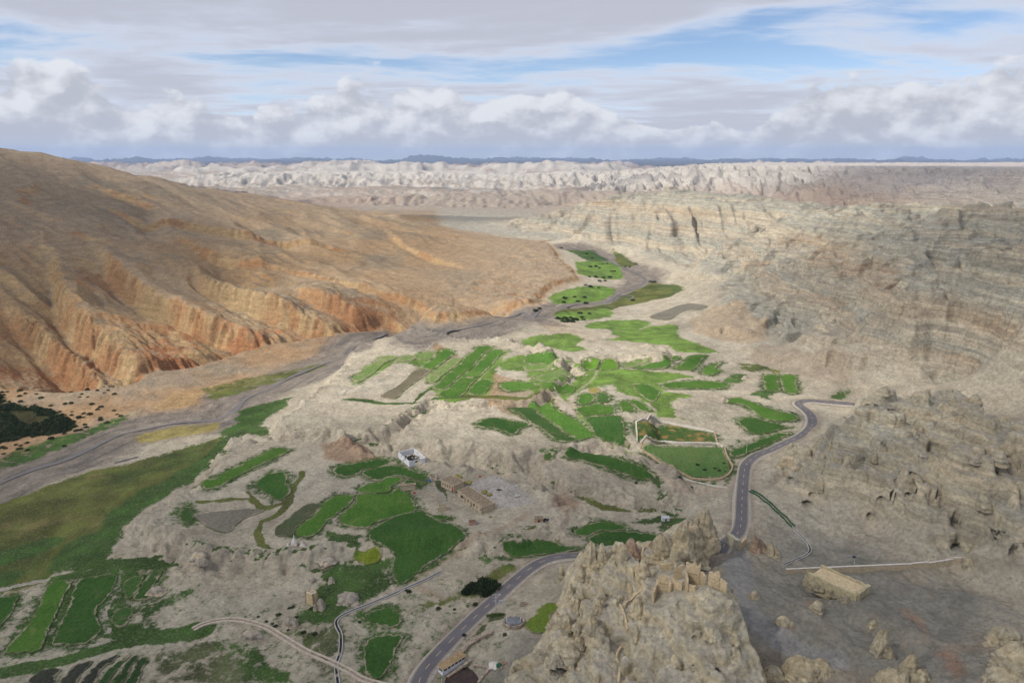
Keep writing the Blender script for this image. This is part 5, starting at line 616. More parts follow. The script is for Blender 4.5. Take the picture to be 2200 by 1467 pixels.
# ================================================================ air
def build_haze():
    m, t = newmat('haze_air'); v = t.new('ShaderNodeVolumePrincipled', i_Color=(.50, .67, 1.0, 1), i_Density=3.1e-5, i_Anisotropy=.0)
    o = t.new('ShaderNodeOutputMaterial'); t.t.links.new(v.outputs[0], o.inputs['Volume'])
    x, y0, y1, z0, z1 = 34000, -400, 35000, -60, 420
    vs = [(-x, y0, z0), (x, y0, z0), (x, y1, z0), (-x, y1, z0), (-x, y0, z1), (x, y0, z1), (x, y1, z1), (-x, y1, z1)]
    fs = [(0, 3, 2, 1), (4, 5, 6, 7), (0, 1, 5, 4), (1, 2, 6, 5), (2, 3, 7, 6), (3, 0, 4, 7)]
    tag(link('haze', mesh_np('haze', vs, fs, m)), kind='stuff')
build_haze()
def build_clouds():
    m, t = newmat('cloud_vapour'); v = t.new('ShaderNodeVolumePrincipled', i_Color=(1, 1, 1, 1), i_Density=.0034, i_Anisotropy=.6)
    o = t.new('ShaderNodeOutputMaterial'); t.t.links.new(v.outputs[0], o.inputs['Volume'])
    nu, nv = 96, 48
    for gx, gy, rx, ry, th, label in CLOUDS:
        top = 1500.; off = sun_dir*(top/sun_dir.z)
        ph = np.linspace(0, 2*np.pi, nu, endpoint=False); la = np.linspace(-np.pi/2, np.pi/2, nv+1)[1:-1]
        PH, LA = np.meshgrid(ph, la); ux, uy, uz = np.cos(PH)*np.cos(LA), np.sin(PH)*np.cos(LA), np.sin(LA)
        k = 1+.38*fbm(ux*2.2+gx, uy*2.2+uz+gy, 1., 4, .55, 3)
        V = np.stack([ux*rx*k, uy*ry*k, np.sign(uz)*np.abs(uz)**2.6*th*(.8+.7*np.clip(fbm(ux*3+gx, uy*3+gy, 1., 4, .6, 5)+.5, 0, 1.4))*np.where(uz > 0, 1.2, .55)], -1).reshape(-1, 3)
        n = nv-1; i = np.arange(n*nu).reshape(n, nu); j = np.roll(i, -1, 1)
        F = np.stack([i[:-1], j[:-1], j[1:], i[1:]], -1).reshape(-1, 4)
        V = np.concatenate([V, [[0, 0, -th*.5], [0, 0, th*.8]]]); a, b = n*nu, n*nu+1
        tri = [(a, j[0, q], i[0, q]) for q in range(nu)]+[(b, i[-1, q], j[-1, q]) for q in range(nu)]
        me = bpy.data.meshes.new('cloud'); me.from_pydata(V.tolist(), [], F.tolist()+tri); me.materials.append(m)
        o = link('cloud', me, None, (gx+off.x, gy+off.y, top)); tag(o, label, 'cloud', 'clouds drifting overhead', 'stuff')
CLOUDS = [(-60, -30, 1300, 520, 235, 'broad cloud above the foreground fields'), (600, 600, 480, 420, 140, 'cloud above the right hand badlands'),
    (-760, 830, 480, 480, 190, 'small cloud above the left hill'), (1900, 2700, 1000, 800, 170, 'cloud above the far right plateau'),
    (-1300, 2450, 700, 360, 160, 'cloud above the land behind the hill'), (150, 3300, 900, 170, 130, 'long narrow cloud above the pale cliffs'), (-300, 1900, 500, 130, 110, 'narrow cloud above the brown flats behind the mesa')]
build_clouds()
# ================================================================ fields
def crop_mat(name, a, b, patch=None, pa=.0, rows=0., bd=.25):
    m, t = newmat(name); pos = t.new('ShaderNodeNewGeometry').outputs['Position']; oi = t.new('ShaderNodeObjectInfo')
    n = t.noise(pos, .035, 4, .6, .4); n2 = t.noise(pos, .9, 4, .65); n3 = t.noise(pos, .16, 5, .6, .3)
    c = t.mix(t.ramp(n, .3, .7), a, b)
    c = t.mix(1., c, t.math('MULTIPLY', t.ramp(n2, .25, .75, .72, 1.25), t.ramp(oi.outputs['Random'], 0., 1., .86, 1.14, False)), 'MULTIPLY')
    if patch: c = t.mix(t.math('MULTIPLY', t.ramp(n3, .62-pa*.3, .80-pa*.3), .7), c, patch)
    st = t.noise(t.vec(pos, (.9, .07, .1), rot=(0, 0, .45)), 1., 4, .6); c = t.mix(1., c, t.ramp(st, .3, .7, .92, 1.09), 'MULTIPLY')
    if rows:
        w = t.new('ShaderNodeTexWave', i_Scale=rows, i_Distortion=1.2, i_Detail=2.); t.t.links.new(t.vec(pos, rot=(0, 0, .5)), w.inputs['Vector'])
        c = t.mix(t.math('MULTIPLY', w.outputs['Fac'], .35), c, t.mix(1., c, (.55, .55, .55), 'MULTIPLY'))
    rim = t.new('ShaderNodeAttribute', attribute_name='rim').outputs['Fac']
    ex = t.ramp(t.math('ADD', rim, t.math('MULTIPLY', t.math('SUBTRACT', t.noise(pos, .45, 5, .7), .5), 1.9)), .45, .95)
    c = t.mix(t.math('MULTIPLY', ex, .8), c, t.mix(t.ramp(t.noise(pos, .12, 3, .6), .4, .6), (.095, .115, .045), (.33, .28, .20)))
    principled(t, Base_Color=c, Normal=bump(t, t.math('ADD', n2, n3), bd), Roughness=1., Specular_IOR_Level=.05); MAT[name] = m
crop_mat('crop', (.052, .120, .020), (.078, .155, .028), (.125, .165, .050), .30)
crop_mat('crop_light', (.090, .190, .022), (.11, .205, .028), (.06, .14, .022), .3)
crop_mat('crop_dark', (.034, .080, .018), (.046, .100, .022), (.075, .105, .035), .30)
crop_mat('crop_pale', (.100, .170, .042), (.14, .185, .06), (.27, .24, .15), .5)
crop_mat('weedy', (.052, .075, .030), (.085, .085, .05), (.16, .14, .10), .2)
crop_mat('weedy_green', (.040, .085, .022), (.055, .10, .028), (.11, .11, .06), .2)
crop_mat('yellow', (.20, .215, .022), (.10, .15, .02), (.05, .10, .02), .4, bd=.5)
crop_mat('fallow', (.155, .135, .085), (.19, .165, .11), (.10, .105, .05), .2, .12)
crop_mat('straw', (.27, .22, .07), (.22, .20, .06), None)
crop_mat('paddock', (.060, .120, .034), (.095, .145, .045), (.13, .12, .055), .25)
crop_mat('paddock_dry', (.045, .095, .022), (.07, .105, .03), (.36, .20, .085), .5)
crop_mat('plough', (.17, .155, .12), (.20, .18, .145), (.10, .11, .06), .15, .16, .5)
crop_mat('soil', (.040, .042, .032), (.050, .052, .036), (.03, .06, .02), .1)
crop_mat('soil_green', (.028, .060, .018), (.036, .055, .022), (.05, .05, .035), .2)
crop_mat('moss', (.105, .165, .022), (.13, .185, .03), (.16, .15, .05), .1, bd=.12)
def drape(poly, spacing, lift, jit, skirt=.7, closed_step=None):
    """a sheet with real thickness laid over the land inside an outline"""
    B = smooth_line(poly, closed_step or spacing, True); rs = np.random.RandomState(int(abs(B).sum()) % 9999)
    B = B+rs.normal(0, jit, B.shape)
    lo, hi = B.min(0), B.max(0); gx, gy = np.meshgrid(np.arange(lo[0], hi[0], spacing), np.arange(lo[1], hi[1], spacing))
    G = np.stack([gx.ravel(), gy.ravel()], 1)+rs.uniform(-.3, .3, (gx.size, 2))*spacing
    G = G[poly_sd(B, G[:, 0], G[:, 1], 50.) > spacing*.6]
    pts = np.concatenate([B, G]); n = len(B)
    vo, _, fo, orig, _, _ = delaunay_2d_cdt([Vector(p) for p in pts], [(i, (i+1) % n) for i in range(n)], [], 1, 1e-4)
    P = np.array([tuple(v) for v in vo]); z = Hgt(P[:, 0], P[:, 1])
    z = z+lift+rs.normal(0, .05, len(z)); edge = np.array([any(k < n for k in o) for o in orig])
    F = [tuple(f) for f in fo if len(f) == 3]
    # skirt round the rim
    cnt = {}
    for f in F:
        for a, b in ((f[0], f[1]), (f[1], f[2]), (f[2], f[0])): cnt[(a, b)] = 1
    V = [(*p, q) for p, q in zip(P, z)]; low = {}
    def lowv(i):
        if i not in low: low[i] = len(V); V.append((P[i, 0], P[i, 1], z[i]-.002)); V.append((P[i, 0], P[i, 1], z[i]-lift-skirt))
        return low[i]
    rimv = {i for (a, b) in cnt if (b, a) not in cnt for i in (a, b)}
    T = list(F)
    for (a, b) in list(cnt):
        if (b, a) not in cnt: c, d = lowv(a), lowv(b); T += [(d, c, c+1), (d, c+1, d+1)]
    rim = np.ones(len(V), np.float32); rim[:len(P)] = [1. if i in rimv else 0. for i in range(len(P))]
    return np.array(V), np.array(T), rim
for kind, label, poly in D['fields']:
    dist = float(np.hypot(*np.mean(np.array(poly), 0)))
    sp = min(max(dist/190., 1.25), 4.5)
    v, f, rim = drape(poly, sp, .20 if kind not in ('soil', 'plough', 'fallow', 'straw', 'moss') else .12, .30, closed_step=min(sp, 1.6))
    ctr = v.mean(0); v = v-ctr; me = mesh_np('field', v, f, MAT[kind], True); a = me.attributes.new('rim', 'FLOAT', 'POINT'); a.data.foreach_set('value', rim)
    o = link('crop_field' if kind not in ('plough', 'soil', 'fallow') else 'bare_field', me, None, ctr)
    tag(o, label, 'field', 'fields on the valley floor', 'thing')
# ================================================================ river
def ribbon(line, width, step, lift, uvn=4, wn=.25, seed=0, taper=0):
    P = smooth_line(line, step); n = len(P); T = np.gradient(P, axis=0); T /= np.linalg.norm(T, axis=1)[:, None]+1e-9
    N = np.stack([-T[:, 1], T[:, 0]], 1); s = np.arange(n)*step
    w = width*(1+wn*fbm(s, s*0+seed, 40, 3, .5, 5+seed))
    V = []; m = uvn
    for j in range(m):
        q = P+N*(w*(j/(m-1)-.5))[:, None]; V.append(q)
    V = np.stack(V, 1).reshape(-1, 2); z = Hgt(V[:, 0], V[:, 1])+lift
    i = np.arange(n*m).reshape(n, m); F = np.stack([i[:-1, :-1], i[:-1, 1:], i[1:, 1:], i[1:, :-1]], -1).reshape(-1, 4)[:, ::-1]
    return np.concatenate([V, z[:, None]], 1), F
def water_mat():
    m, t = newmat('silty_water'); pos = t.new('ShaderNodeNewGeometry').outputs['Position']
    n = t.noise(pos, .25, 4, .6); n2 = t.noise(pos, 1.3, 3, .6)
    c = t.mix(t.ramp(n, .35, .7), (.115, .106, .102), (.15, .138, .132)); c = t.mix(t.ramp(n2, .66, .74), c, (.30, .29, .29))
    principled(t, Base_Color=c, Roughness=.6, Specular_IOR_Level=.3, Normal=bump(t, n2, .25, .7)); return m
MAT['water'] = water_mat()
def river(line, w, seed):
    v, f = ribbon(line, w, 4., .38, 5, .9, seed); zs = v[:, 2].reshape(-1, 5)
    k = np.ones(15)/15; zc = np.convolve(np.pad(zs.mean(1), 7, 'edge'), k, 'valid'); v[:, 2] = np.repeat(zc, 5)
    tag(link('river', mesh_np('river', v, f, MAT['water'], True)), kind='structure')
rl = np.array(D['river']); side = np.stack([-np.gradient(rl[:, 1]), np.gradient(rl[:, 0])], 1); side /= np.linalg.norm(side, axis=1)[:, None]
river(rl, 4.2, 1); river(D['river2'], 3., 2); river(D['river3'], 2.2, 3)
# ================================================================ road
m, t = newmat('asphalt'); pos = t.new('ShaderNodeNewGeometry').outputs['Position']
n = t.noise(pos, .12, 5, .6); n2 = t.noise(pos, 3., 3, .6)
principled(t, Base_Color=t.mix(1., (.128, .119, .125), t.math('MULTIPLY', t.ramp(n, .3, .7, .86, 1.14), t.ramp(n2, .3, .7, .92, 1.08)), 'MULTIPLY'), Roughness=.85, Specular_IOR_Level=.25); MAT['asphalt'] = m
flat_mat('line_paint', (.60, .47, .24), .15, 2.); flat_mat('kerb', (.36, .33, .28), .2, 1.)
def build_road():
    P = smooth_line(D['road'], 1.6)
    for _ in range(6): P[1:-1] = .25*P[:-2]+.5*P[1:-1]+.25*P[2:]
    T = np.gradient(P, axis=0); T /= np.linalg.norm(T, axis=1)[:, None]; N = np.stack([-T[:, 1], T[:, 0]], 1)
    zc = Hgt(P[:, 0], P[:, 1]); k = np.ones(21)/21; zc = np.convolve(np.pad(zc, 10, 'edge'), k, 'valid')+.16
    zl = Hgt(*(P+N*3.2).T); zr = Hgt(*(P-N*3.2).T); k = np.ones(21)/21
    cs = np.convolve(np.pad(np.clip((zl-zr)/6.4, -.12, .12), 10, 'edge'), k, 'valid')
    def strip(a, b, za, zb, name, mat, parent, i0=0, i1=None):
        sl = slice(i0, i1); q = P[sl]; nn = N[sl]; z = zc[sl]; c = cs[sl]
        V = np.concatenate([np.c_[q+nn*a, z+c*a+za], np.c_[q+nn*b, z+c*b+zb]]); n = len(q); i = np.arange(n-1)
        F = np.stack([i, i+n, i+n+1, i+1], 1)
        if a < b: F = F[:, ::-1]
        return link(name, mesh_np(name, V, F, mat, True), parent)
    root = strip(3.05, -3.05, 0, 0, 'road', MAT['asphalt'], None); tag(root, kind='structure')
    for s in (1, -1):
        sh = strip(3.05*s, 4.6*s, -.01, -.75, 'shoulder', MAT['kerb'], root)
        strip(2.72*s, 2.84*s, .012, .012, 'edge_line', MAT['line_paint'], root)
    n = len(P)
    for i in range(2, n-4, 5): strip(.09, -.09, .014, .014, 'lane_dash', MAT['line_paint'], root, i, i+3)
build_road()
# ================================================================ building blocks
class MB:
    def __init__(s): s.v = []; s.f = []
    def box(s, o, a, b, c):
        """o corner, a b c edge vectors"""
        o, a, b, c = (Vector(q) for q in (o, a, b, c)); n = len(s.v)
        s.v += [tuple(o), tuple(o+a), tuple(o+a+b), tuple(o+b), tuple(o+c), tuple(o+a+c), tuple(o+a+b+c), tuple(o+b+c)]
        fs = [(0, 3, 2, 1), (4, 5, 6, 7), (0, 1, 5, 4), (1, 2, 6, 5), (2, 3, 7, 6), (3, 0, 4, 7)]
        if a.cross(b).dot(c) < 0: fs = [f[::-1] for f in fs]
        s.f += [tuple(i+n for i in f) for f in fs]; return s
    def tube(s, p, q, r, r2=None, n=8):
        p, q = Vector(p), Vector(q); d = (q-p).normalized(); u = d.orthogonal().normalized(); w = d.cross(u); k = len(s.v); r2 = r if r2 is None else r2
        for c, rr in ((p, r), (q, r2)):
            for i in range(n): a = 2*math.pi*i/n; s.v.append(tuple(c+(u*math.cos(a)+w*math.sin(a))*rr))
        for i in range(n): j = (i+1) % n; s.f.append((k+i, k+j, k+n+j, k+n+i))
        s.f.append(tuple(k+i for i in range(n))[::-1]); s.f.append(tuple(k+n+i for i in range(n))); return s
    def build(s, name, mat, parent=None, loc=(0, 0, 0), smooth=False, rz=0.):
        me = bpy.data.meshes.new(name); me.from_pydata(s.v, [], s.f); me.materials.append(mat)
        if smooth: me.polygons.foreach_set('use_smooth', [True]*len(me.polygons))
        return link(name, me, parent, loc, rz)
def root(name, loc, label, cat, group=None, rz=0.):
    o = bpy.data.objects.new(name, None); C.objects.link(o); o.location = loc; o.rotation_euler = (0, 0, rz); o.empty_display_size = 1; return tag(o, label, cat, group)
def rock_cover(me, base=(.56, .49, .345), seed=0, V=None):
    n = len(me.vertices)
    if V is None: V = np.empty(n*3, np.float32); me.vertices.foreach_get('co', V); V = V.reshape(-1, 3)
    w = fbm(V[:, 0]+seed*31, V[:, 1]+V[:, 2]*.6, 4, 3, .6, 71)[:, None]; st = perlin(V[:, 2]/1.9+seed, V[:, 2]*0+.4)[:, None]
    c = np.array(base)*(1+.18*w); c = mix(c, np.array((.52, .42, .255)), sst(.0, .5, st)*.5); c = mix(c, np.array((.36, .34, .28)), sst(.1, .5, -st)*.4)
    a = me.color_attributes.new('cover', 'FLOAT_COLOR', 'POINT'); a.data.foreach_set('color', np.concatenate([np.clip(c, .02, .8), np.ones((n, 1))], 1).astype(np.float32).ravel())
    a = me.attributes.new('strata', 'FLOAT', 'POINT'); a.data.foreach_set('value', np.full(n, .55, np.float32))
    
MUD = flat_mat('mud_plaster', (.46, .38, .265), .18, .9); MUDD = flat_mat('earth_roof', (.235, .185, .125), .3, .6, bumpd=.08)
WHITE = flat_mat('white_plaster', (.66, .66, .67), .12, .8); DARK = flat_mat('dark_opening', (.022, .02, .018), .2); WOOD = flat_mat('grey_timber', (.22, .18, .13), .25)
STONE = flat_mat('rubble_stone', (.33, .27, .205), .4, 1.2, bumpd=.08); CONC = flat_mat('concrete', (.42, .40, .37), .15, .5); RED = flat_mat('red_paint', (.42, .05, .035), .2)
BLUE = flat_mat('blue_sheet', (.06, .16, .36), .3); RUIN = flat_mat('rammed_earth', (.53, .42, .26), .2, 1.1, bumpd=.12); GREEN = flat_mat('green_net', (.025, .095, .05), .4, 3.)
GREY = flat_mat('grey_metal', (.42, .43, .44), .12, 2., .5, .01, .4); PANEL = flat_mat('solar_glass', (.012, .018, .045), .1, 2., .15, .002, .5); BLACK = flat_mat('black_rubble', (.035, .036, .042), .5, 2., bumpd=.1)
HAY = flat_mat('dry_hay', (.23, .20, .07), .35, 2.5, bumpd=.15); TARP = flat_mat('grey_tarpaulin', (.17, .175, .19), .2, 1.); CHALK = flat_mat('whitewash', (.58, .54, .48), .18, 1.5, bumpd=.06)
PINK = flat_mat('fired_clay', (.36, .235, .165), .25, 1.2)
# ================================================================ fortress rock
crag = Crag(D, land)
def build_crag():
    o = crag.out; st = .32; xs = np.arange(o[:, 0].min()-4, o[:, 0].max()+4, st); ys = np.arange(o[:, 1].min()-2, o[:, 1].max()+4, st)
    X, Y = np.meshgrid(xs, ys); x, y = X.ravel(), Y.ravel(); z = crag.height(x, y); V = np.stack([x, y, z], 1)
    Z = z.reshape(X.shape); slope = np.hypot(np.gradient(Z, st, axis=1), np.gradient(Z, st, axis=0)).ravel()
    for cx, cy, r in D['crag_caves']:
        z0 = float(crag.height(np.array([cx]), np.array([cy]))[0])
        k = np.where((np.abs(x-cx) < r*1.5) & (np.abs(y-cy) < r*2.5))[0]
        q = ((x[k]-cx)/r)**2+((z[k]-z0)/(r*.9))**2+((y[k]-cy)/(r*2))**2
        t_ = sst(0, .6, 1-q); V[k, 1] += t_*r*2.6; V[k, 2] -= t_*r*.35
    keep = poly_sd(o, x, y, 30.) > -3
    ny, nx = X.shape; i = np.arange(ny*nx).reshape(ny, nx); F = np.stack([i[:-1, :-1], i[:-1, 1:], i[1:, 1:], i[1:, :-1]], -1).reshape(-1, 4)
    F = F[keep[F].all(1)]; u, inv = np.unique(F, return_inverse=True); F = inv.reshape(F.shape); V = V[u]; slope = slope[u]
    base = V.mean(0); base[2] = V[:, 2].min(); A = np.array
    w1 = fbm(V[:, 0], V[:, 1], 16, 4, .55, 72)[:, None]; w2 = fbm(V[:, 0], V[:, 1], 4, 3, .6, 73)[:, None]
    sb = perlin(V[:, 2]/2.6+1.5*w1[:, 0]+9, V[:, 2]*0+.2)[:, None]
    c = mix(A((.58, .51, .36)), A((.49, .45, .34)), sst(-.25, .3, w1)); c = mix(c, A((.61, .505, .325)), sst(.05, .45, sb)*.6)
    c = mix(c, A((.42, .38, .305))*(1+.15*w2), (1-sst(.35, .9, slope))[:, None]*.75); c = mix(c, A((.40, .30, .22)), sst(.3, .5, w1-.3*w2)*.4)
    me = mesh_np('rock_mass', V-base, F, MAT['ground'], True)
    a = me.color_attributes.new('cover', 'FLOAT_COLOR', 'POINT'); a.data.foreach_set('color', np.concatenate([np.clip(c, .02, .8), np.ones((len(c), 1))], 1).astype(np.float32).ravel())
    a = me.attributes.new('strata', 'FLOAT', 'POINT'); a.data.foreach_set('value', (.7*sst(.5, 1.2, slope)).astype(np.float32))
    r = root('rock_outcrop', base, 'tall yellow eroded rock with caves carrying the ruined fortress', 'rock')
    link('rock_mass', me, r); return r, base
def rock_lump(w, h, seed, lean=(0, 0), flat=1., nu=40, nv=28, pin=True):
    """a weathered clay pinnacle or knob, foot at z = 0"""
    a = np.linspace(0, 2*np.pi, nu, endpoint=False); t_ = np.linspace(0, 1, nv); AA, TT = np.meshgrid(a, t_)
    if pin: prof = (1-TT**3.2)**.55*(.62+.5*(1-TT)**1.6)
    else: prof = np.sqrt(np.clip(1-TT**2.2, 0, 1))*(1.05-.1*TT)
    cx, cy = np.cos(AA), np.sin(AA)
    n = fbm(cx*1.6+seed*3.1, cy*1.6+TT*h/w*1.3+seed, 1., 4, .55, seed % 7)+.5*(ridged(AA/6.2832*7+seed, TT*.6+seed, 1., 2, .5, 3)-.6)
    n = n+.30*fbm(AA/6.2832*9+seed, TT*h*.5+seed*2, 1., 3, .6, 4)*np.abs(np.cos(AA*.5))+.22*fbm(cx*5+seed, cy*5+TT*h*.9, 1., 3, .6, 5)
    led = .16*(perlin(TT*h*.75+.4*n+seed, TT*0+.3))*(1-TT*.6)
    rr = w*.5*prof*(1+.55*n+led); zz = TT*h*(1+.10*fbm(cx*2+seed, cy*2, 1., 2, .5, 2))-h*.10
    V = np.stack([cx*rr+lean[0]*TT, cy*rr*flat+lean[1]*TT, zz], -1).reshape(-1, 3)
    i = np.arange(nu*nv).reshape(nv, nu); j = np.roll(i, -1, 1); F = np.stack([i[:-1], j[:-1], j[1:], i[1:]], -1).reshape(-1, 4)
    return V, F
def rock_part(name, w, h, seed, parent, loc, base=(.56, .49, .345), **kw):
    V, F = rock_lump(w, h, seed, **kw); me = mesh_np(name, V, F, MAT['ground'], True); rock_cover(me, base, seed, V); return link(name, me, parent, loc)
rk, rbase = build_crag()
for i, (x, y, zb, h, lx, w, pk) in enumerate(D['spires']):
    zb = float(crag.height(np.array([x]), np.array([y]))[0]) if poly_sd(crag.out, np.array([x]), np.array([y]))[0] > 0 else hz(x, y)
    rock_part('pinnacle', w*1.25, h*1.2+1.6, i+3, rk, (x-rbase[0], y-rbase[1], zb-rbase[2]-1.2), (.44, .31, .22) if pk else (.59, .51, .35), lean=(lx, .6))
def knob_field(parent, pbase, hfn, test, box, n, seed, wr, hr, name, base):
    """weathered knobs standing on the steep edges of a rock"""
    rs = np.random.RandomState(seed); X = rs.uniform(box[0], box[1], 3000); Y = rs.uniform(box[2], box[3], 3000); e = .8
    z = hfn(X, Y); gx = (hfn(X+e, Y)-z)/e; gy = (hfn(X, Y+e)-z)/e; ok = test(X, Y) & (np.hypot(gx, gy) > .75); got = []
    for i in np.where(ok)[0]:
        if all((X[i]-a)**2+(Y[i]-b)**2 > (wr[1]*.9)**2 for a, b in got):
            got.append((X[i], Y[i])); w = rs.uniform(*wr); h = rs.uniform(*hr)
            rock_part(name, w, h+1.5, seed+len(got), parent, (X[i]-pbase[0], Y[i]-pbase[1], z[i]-pbase[2]-1.6), base, pin=rs.rand() < .7, nu=28, nv=18, lean=(rs.uniform(-.4, .4), .5))
        if len(got) >= n: break
flat_far = lambda X, Y: np.min([np.abs(poly_sd(p, X, Y, 30.)) if 0 else -poly_sd(p, X, Y, 30.) for p in D['crag_flat']], 0) > 2.5
knob_field(rk, rbase, crag.height, lambda X, Y: (poly_sd(crag.out, X, Y, 30.) > 2.5) & flat_far(X, Y), (0, 84, 140, 262), 46, 500, (2.2, 4.6), (2., 4.6), 'pinnacle', (.58, .50, .345))
knob_field(LAND['rocky_hill'], (0, 0, 0), Hgt, lambda X, Y: poly_sd(D['rocks'], X, Y, 40.) > 4, (110, 330, 235, 410), 60, 700, (3., 7.), (2.5, 6.), 'rock_knob', (.52, .455, .33))
def ragged_wall(p, q, h, th, seed, drop=1., foot=None, rag=.45, step=.7):
    """earth wall with a broken top edge following the ground"""
    p, q = np.array(p, float), np.array(q, float); L = np.linalg.norm(q-p); n = max(3, int(L/step)+1); t_ = np.linspace(0, 1, n); d = (q-p)/L; nn = np.array((-d[1], d[0]))*th*.5
    P = p+(q-p)*t_[:, None]; zb = foot(P[:, 0], P[:, 1]); zt = zb.mean()*.6+zb*.4+h*(1-rag*np.clip(fbm(t_*L, t_*0+seed, 2.6, 3, .6, seed % 5)+.25, 0, 1))
    V = []; F = []
    for k in range(n):
        V += [(*(P[k]+nn), zb[k]-drop), (*(P[k]-nn), zb[k]-drop), (*(P[k]+nn*.7), zt[k]), (*(P[k]-nn*.7), zt[k]-.06)]
    for k in range(n-1):
        a, b = 4*k, 4*k+4; F += [(a, a+2, b+2, b), (a+1, b+1, b+3, a+3), (a+2, a+3, b+3, b+2)]
    F += [(0, 1, 3, 2), (4*n-4, 4*n-2, 4*n-1, 4*n-3)]
    return V, F
def crag_foot(x, y):
    return np.where(poly_sd(crag.out, x, y, 30.) > 0, crag.height(x, y), Hgt(x, y))
pr = np.array(D['ruin'][5][0]).mean(0); prz = float(crag_foot(pr[:1], pr[1:])[0])
ruin = root('ruined_fortress', (pr[0], pr[1], prz), 'roofless earthen fortress ruin with ragged golden walls on the rock top', 'ruin')
for i, (pts, h) in enumerate(D['ruin']):
    for a, b in zip(pts[:-1], pts[1:]):
        V, F = ragged_wall(a, b, h*1.2, .95, i+2, 2.2, crag_foot, .5, .45); me = bpy.data.meshes.new('wall'); me.from_pydata([(v[0]-pr[0], v[1]-pr[1], v[2]-prz) for v in V], [], F); me.materials.append(RUIN); w = link('wall', me, ruin)
        if h > 4.5:      # beam holes drawn as dark blocks, the shade inside put into their colour
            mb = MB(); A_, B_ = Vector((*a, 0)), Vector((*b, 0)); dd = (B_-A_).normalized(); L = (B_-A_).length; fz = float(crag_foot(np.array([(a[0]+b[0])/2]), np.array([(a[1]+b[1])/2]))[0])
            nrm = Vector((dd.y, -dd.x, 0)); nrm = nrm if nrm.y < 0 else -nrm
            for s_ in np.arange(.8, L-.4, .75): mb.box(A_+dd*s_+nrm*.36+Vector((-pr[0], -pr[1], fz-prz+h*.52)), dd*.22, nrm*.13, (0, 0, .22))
            if mb.v: mb.build('beam_hole_shade', DARK, w)['kind'] = 'stuff'
for i, (pts, h) in enumerate(D['stairs']):
    P = smooth_line(pts, 1.2); o0 = P[0]; V = []; F = []
    zb = crag_foot(P[:, 0], P[:, 1]); k = np.ones(5)/5; zs = np.convolve(np.pad(zb, 2, 'edge'), k, 'valid'); T_ = np.gradient(P, axis=0); T_ /= np.linalg.norm(T_, axis=1)[:, None]; N_ = np.stack([-T_[:, 1], T_[:, 0]], 1)*.32
    for j in range(len(P)): V += [(*(P[j]+N_[j]-o0), zs[j]-2.5), (*(P[j]-N_[j]-o0), zs[j]-2.5), (*(P[j]+N_[j]-o0), zs[j]+h), (*(P[j]-N_[j]-o0), zs[j]+h)]
    for j in range(len(P)-1): a, b = 4*j, 4*j+4; F += [(a, a+2, b+2, b), (a+1, b+1, b+3, a+3), (a+2, a+3, b+3, b+2)]
    F += [(0, 1, 3, 2), (len(V)-4, len(V)-2, len(V)-1, len(V)-3)]
    me = bpy.data.meshes.new('stair_wall'); me.from_pydata(V, [], F); me.materials.append(RUIN)
    tag(link('stair_wall', me, None, (o0[0], o0[1], 0)), ['winding earthen stairway wall from the rock saddle down past the ruin', 'short curved stair wall on the rock below the winding one', 'lowest stair wall on the rock, reaching the bottom edge'][i], 'wall')
# ================================================================ other rocks
RL = ['lone clay pillar standing in front of the long boundary wall', None, None, None, None, None, None, None, 'small pale rock stub on the grey track right of the ruins', 'leaning brown rock below the ruined block', 'low brown rock beside the grey track', 'small rock under the corner of the ruined block', 'rounded rock with a cave at the right edge', None, None, 'pale rock at the right end of the boundary wall', None, None, None, None, None, None]
def rock_group(idx, label):
    x0, y0 = D['rocks_px'][idx[0]][:2]; z0 = hz(x0, y0)-1; r = root('rock_outcrop', (x0, y0, z0), label, 'rock')
    for i in idx:
        x, y, w, h = D['rocks_px'][i]; zg = float(crag_foot(np.array([x]), np.array([y]))[0])
        rock_part('rock_knob', w*1.3, h*(1.1 if i in (0, 1, 2) else .8)+1., 40+i, r, (x-x0, y-y0, zg-z0-1), pin=i in (0, 1, 2), flat=.8)
        rs = random.Random(i)
        for q in range(3): rock_part('rock_knob', w*rs.uniform(.4, .7), h*rs.uniform(.3, .6)+1, 90+i*3+q, r, (x-x0+rs.uniform(-.6, .6)*w, y-y0+rs.uniform(-.5, .3)*w, zg-z0-1), pin=rs.random() < .5)
rock_group([1, 2, 3, 4], 'jagged rock ridge at the bottom edge right of the grey gully'); rock_group([5, 6, 7], 'rough rocks at the bottom edge between fortress rock and grey gully')
rock_group([13, 14], 'large pitted rock in the bottom right corner'); rock_group([16, 17, 18], 'pale knobbly rocks below the stone pen'); rock_group([19, 20, 21], 'eroded rocks at the left foot of the fortress rock')
for i, l in enumerate(RL):
    if l: rock_group([i], l)
ML = ['conical clay mound leaning against the mud tower', 'egg shaped pale boulder on the green flat', 'wide pale eroded mound on the green flat right of the tower', 'pale boulder at the corner of the sandy field', 'low pale mound above the sandy field corner', 'small pale outcrop at the lower end of the sandy field', 'tiny beige rock below the pale canal', 'low pale rise just below the pale canal bend', 'pale outcrop beside the canal bend', 'clay knob on the bank of the green strip', 'pale clay hump between the small green plots at left', 'pale crag at the top of the long curved field', 'pale crag left of the upright fields']
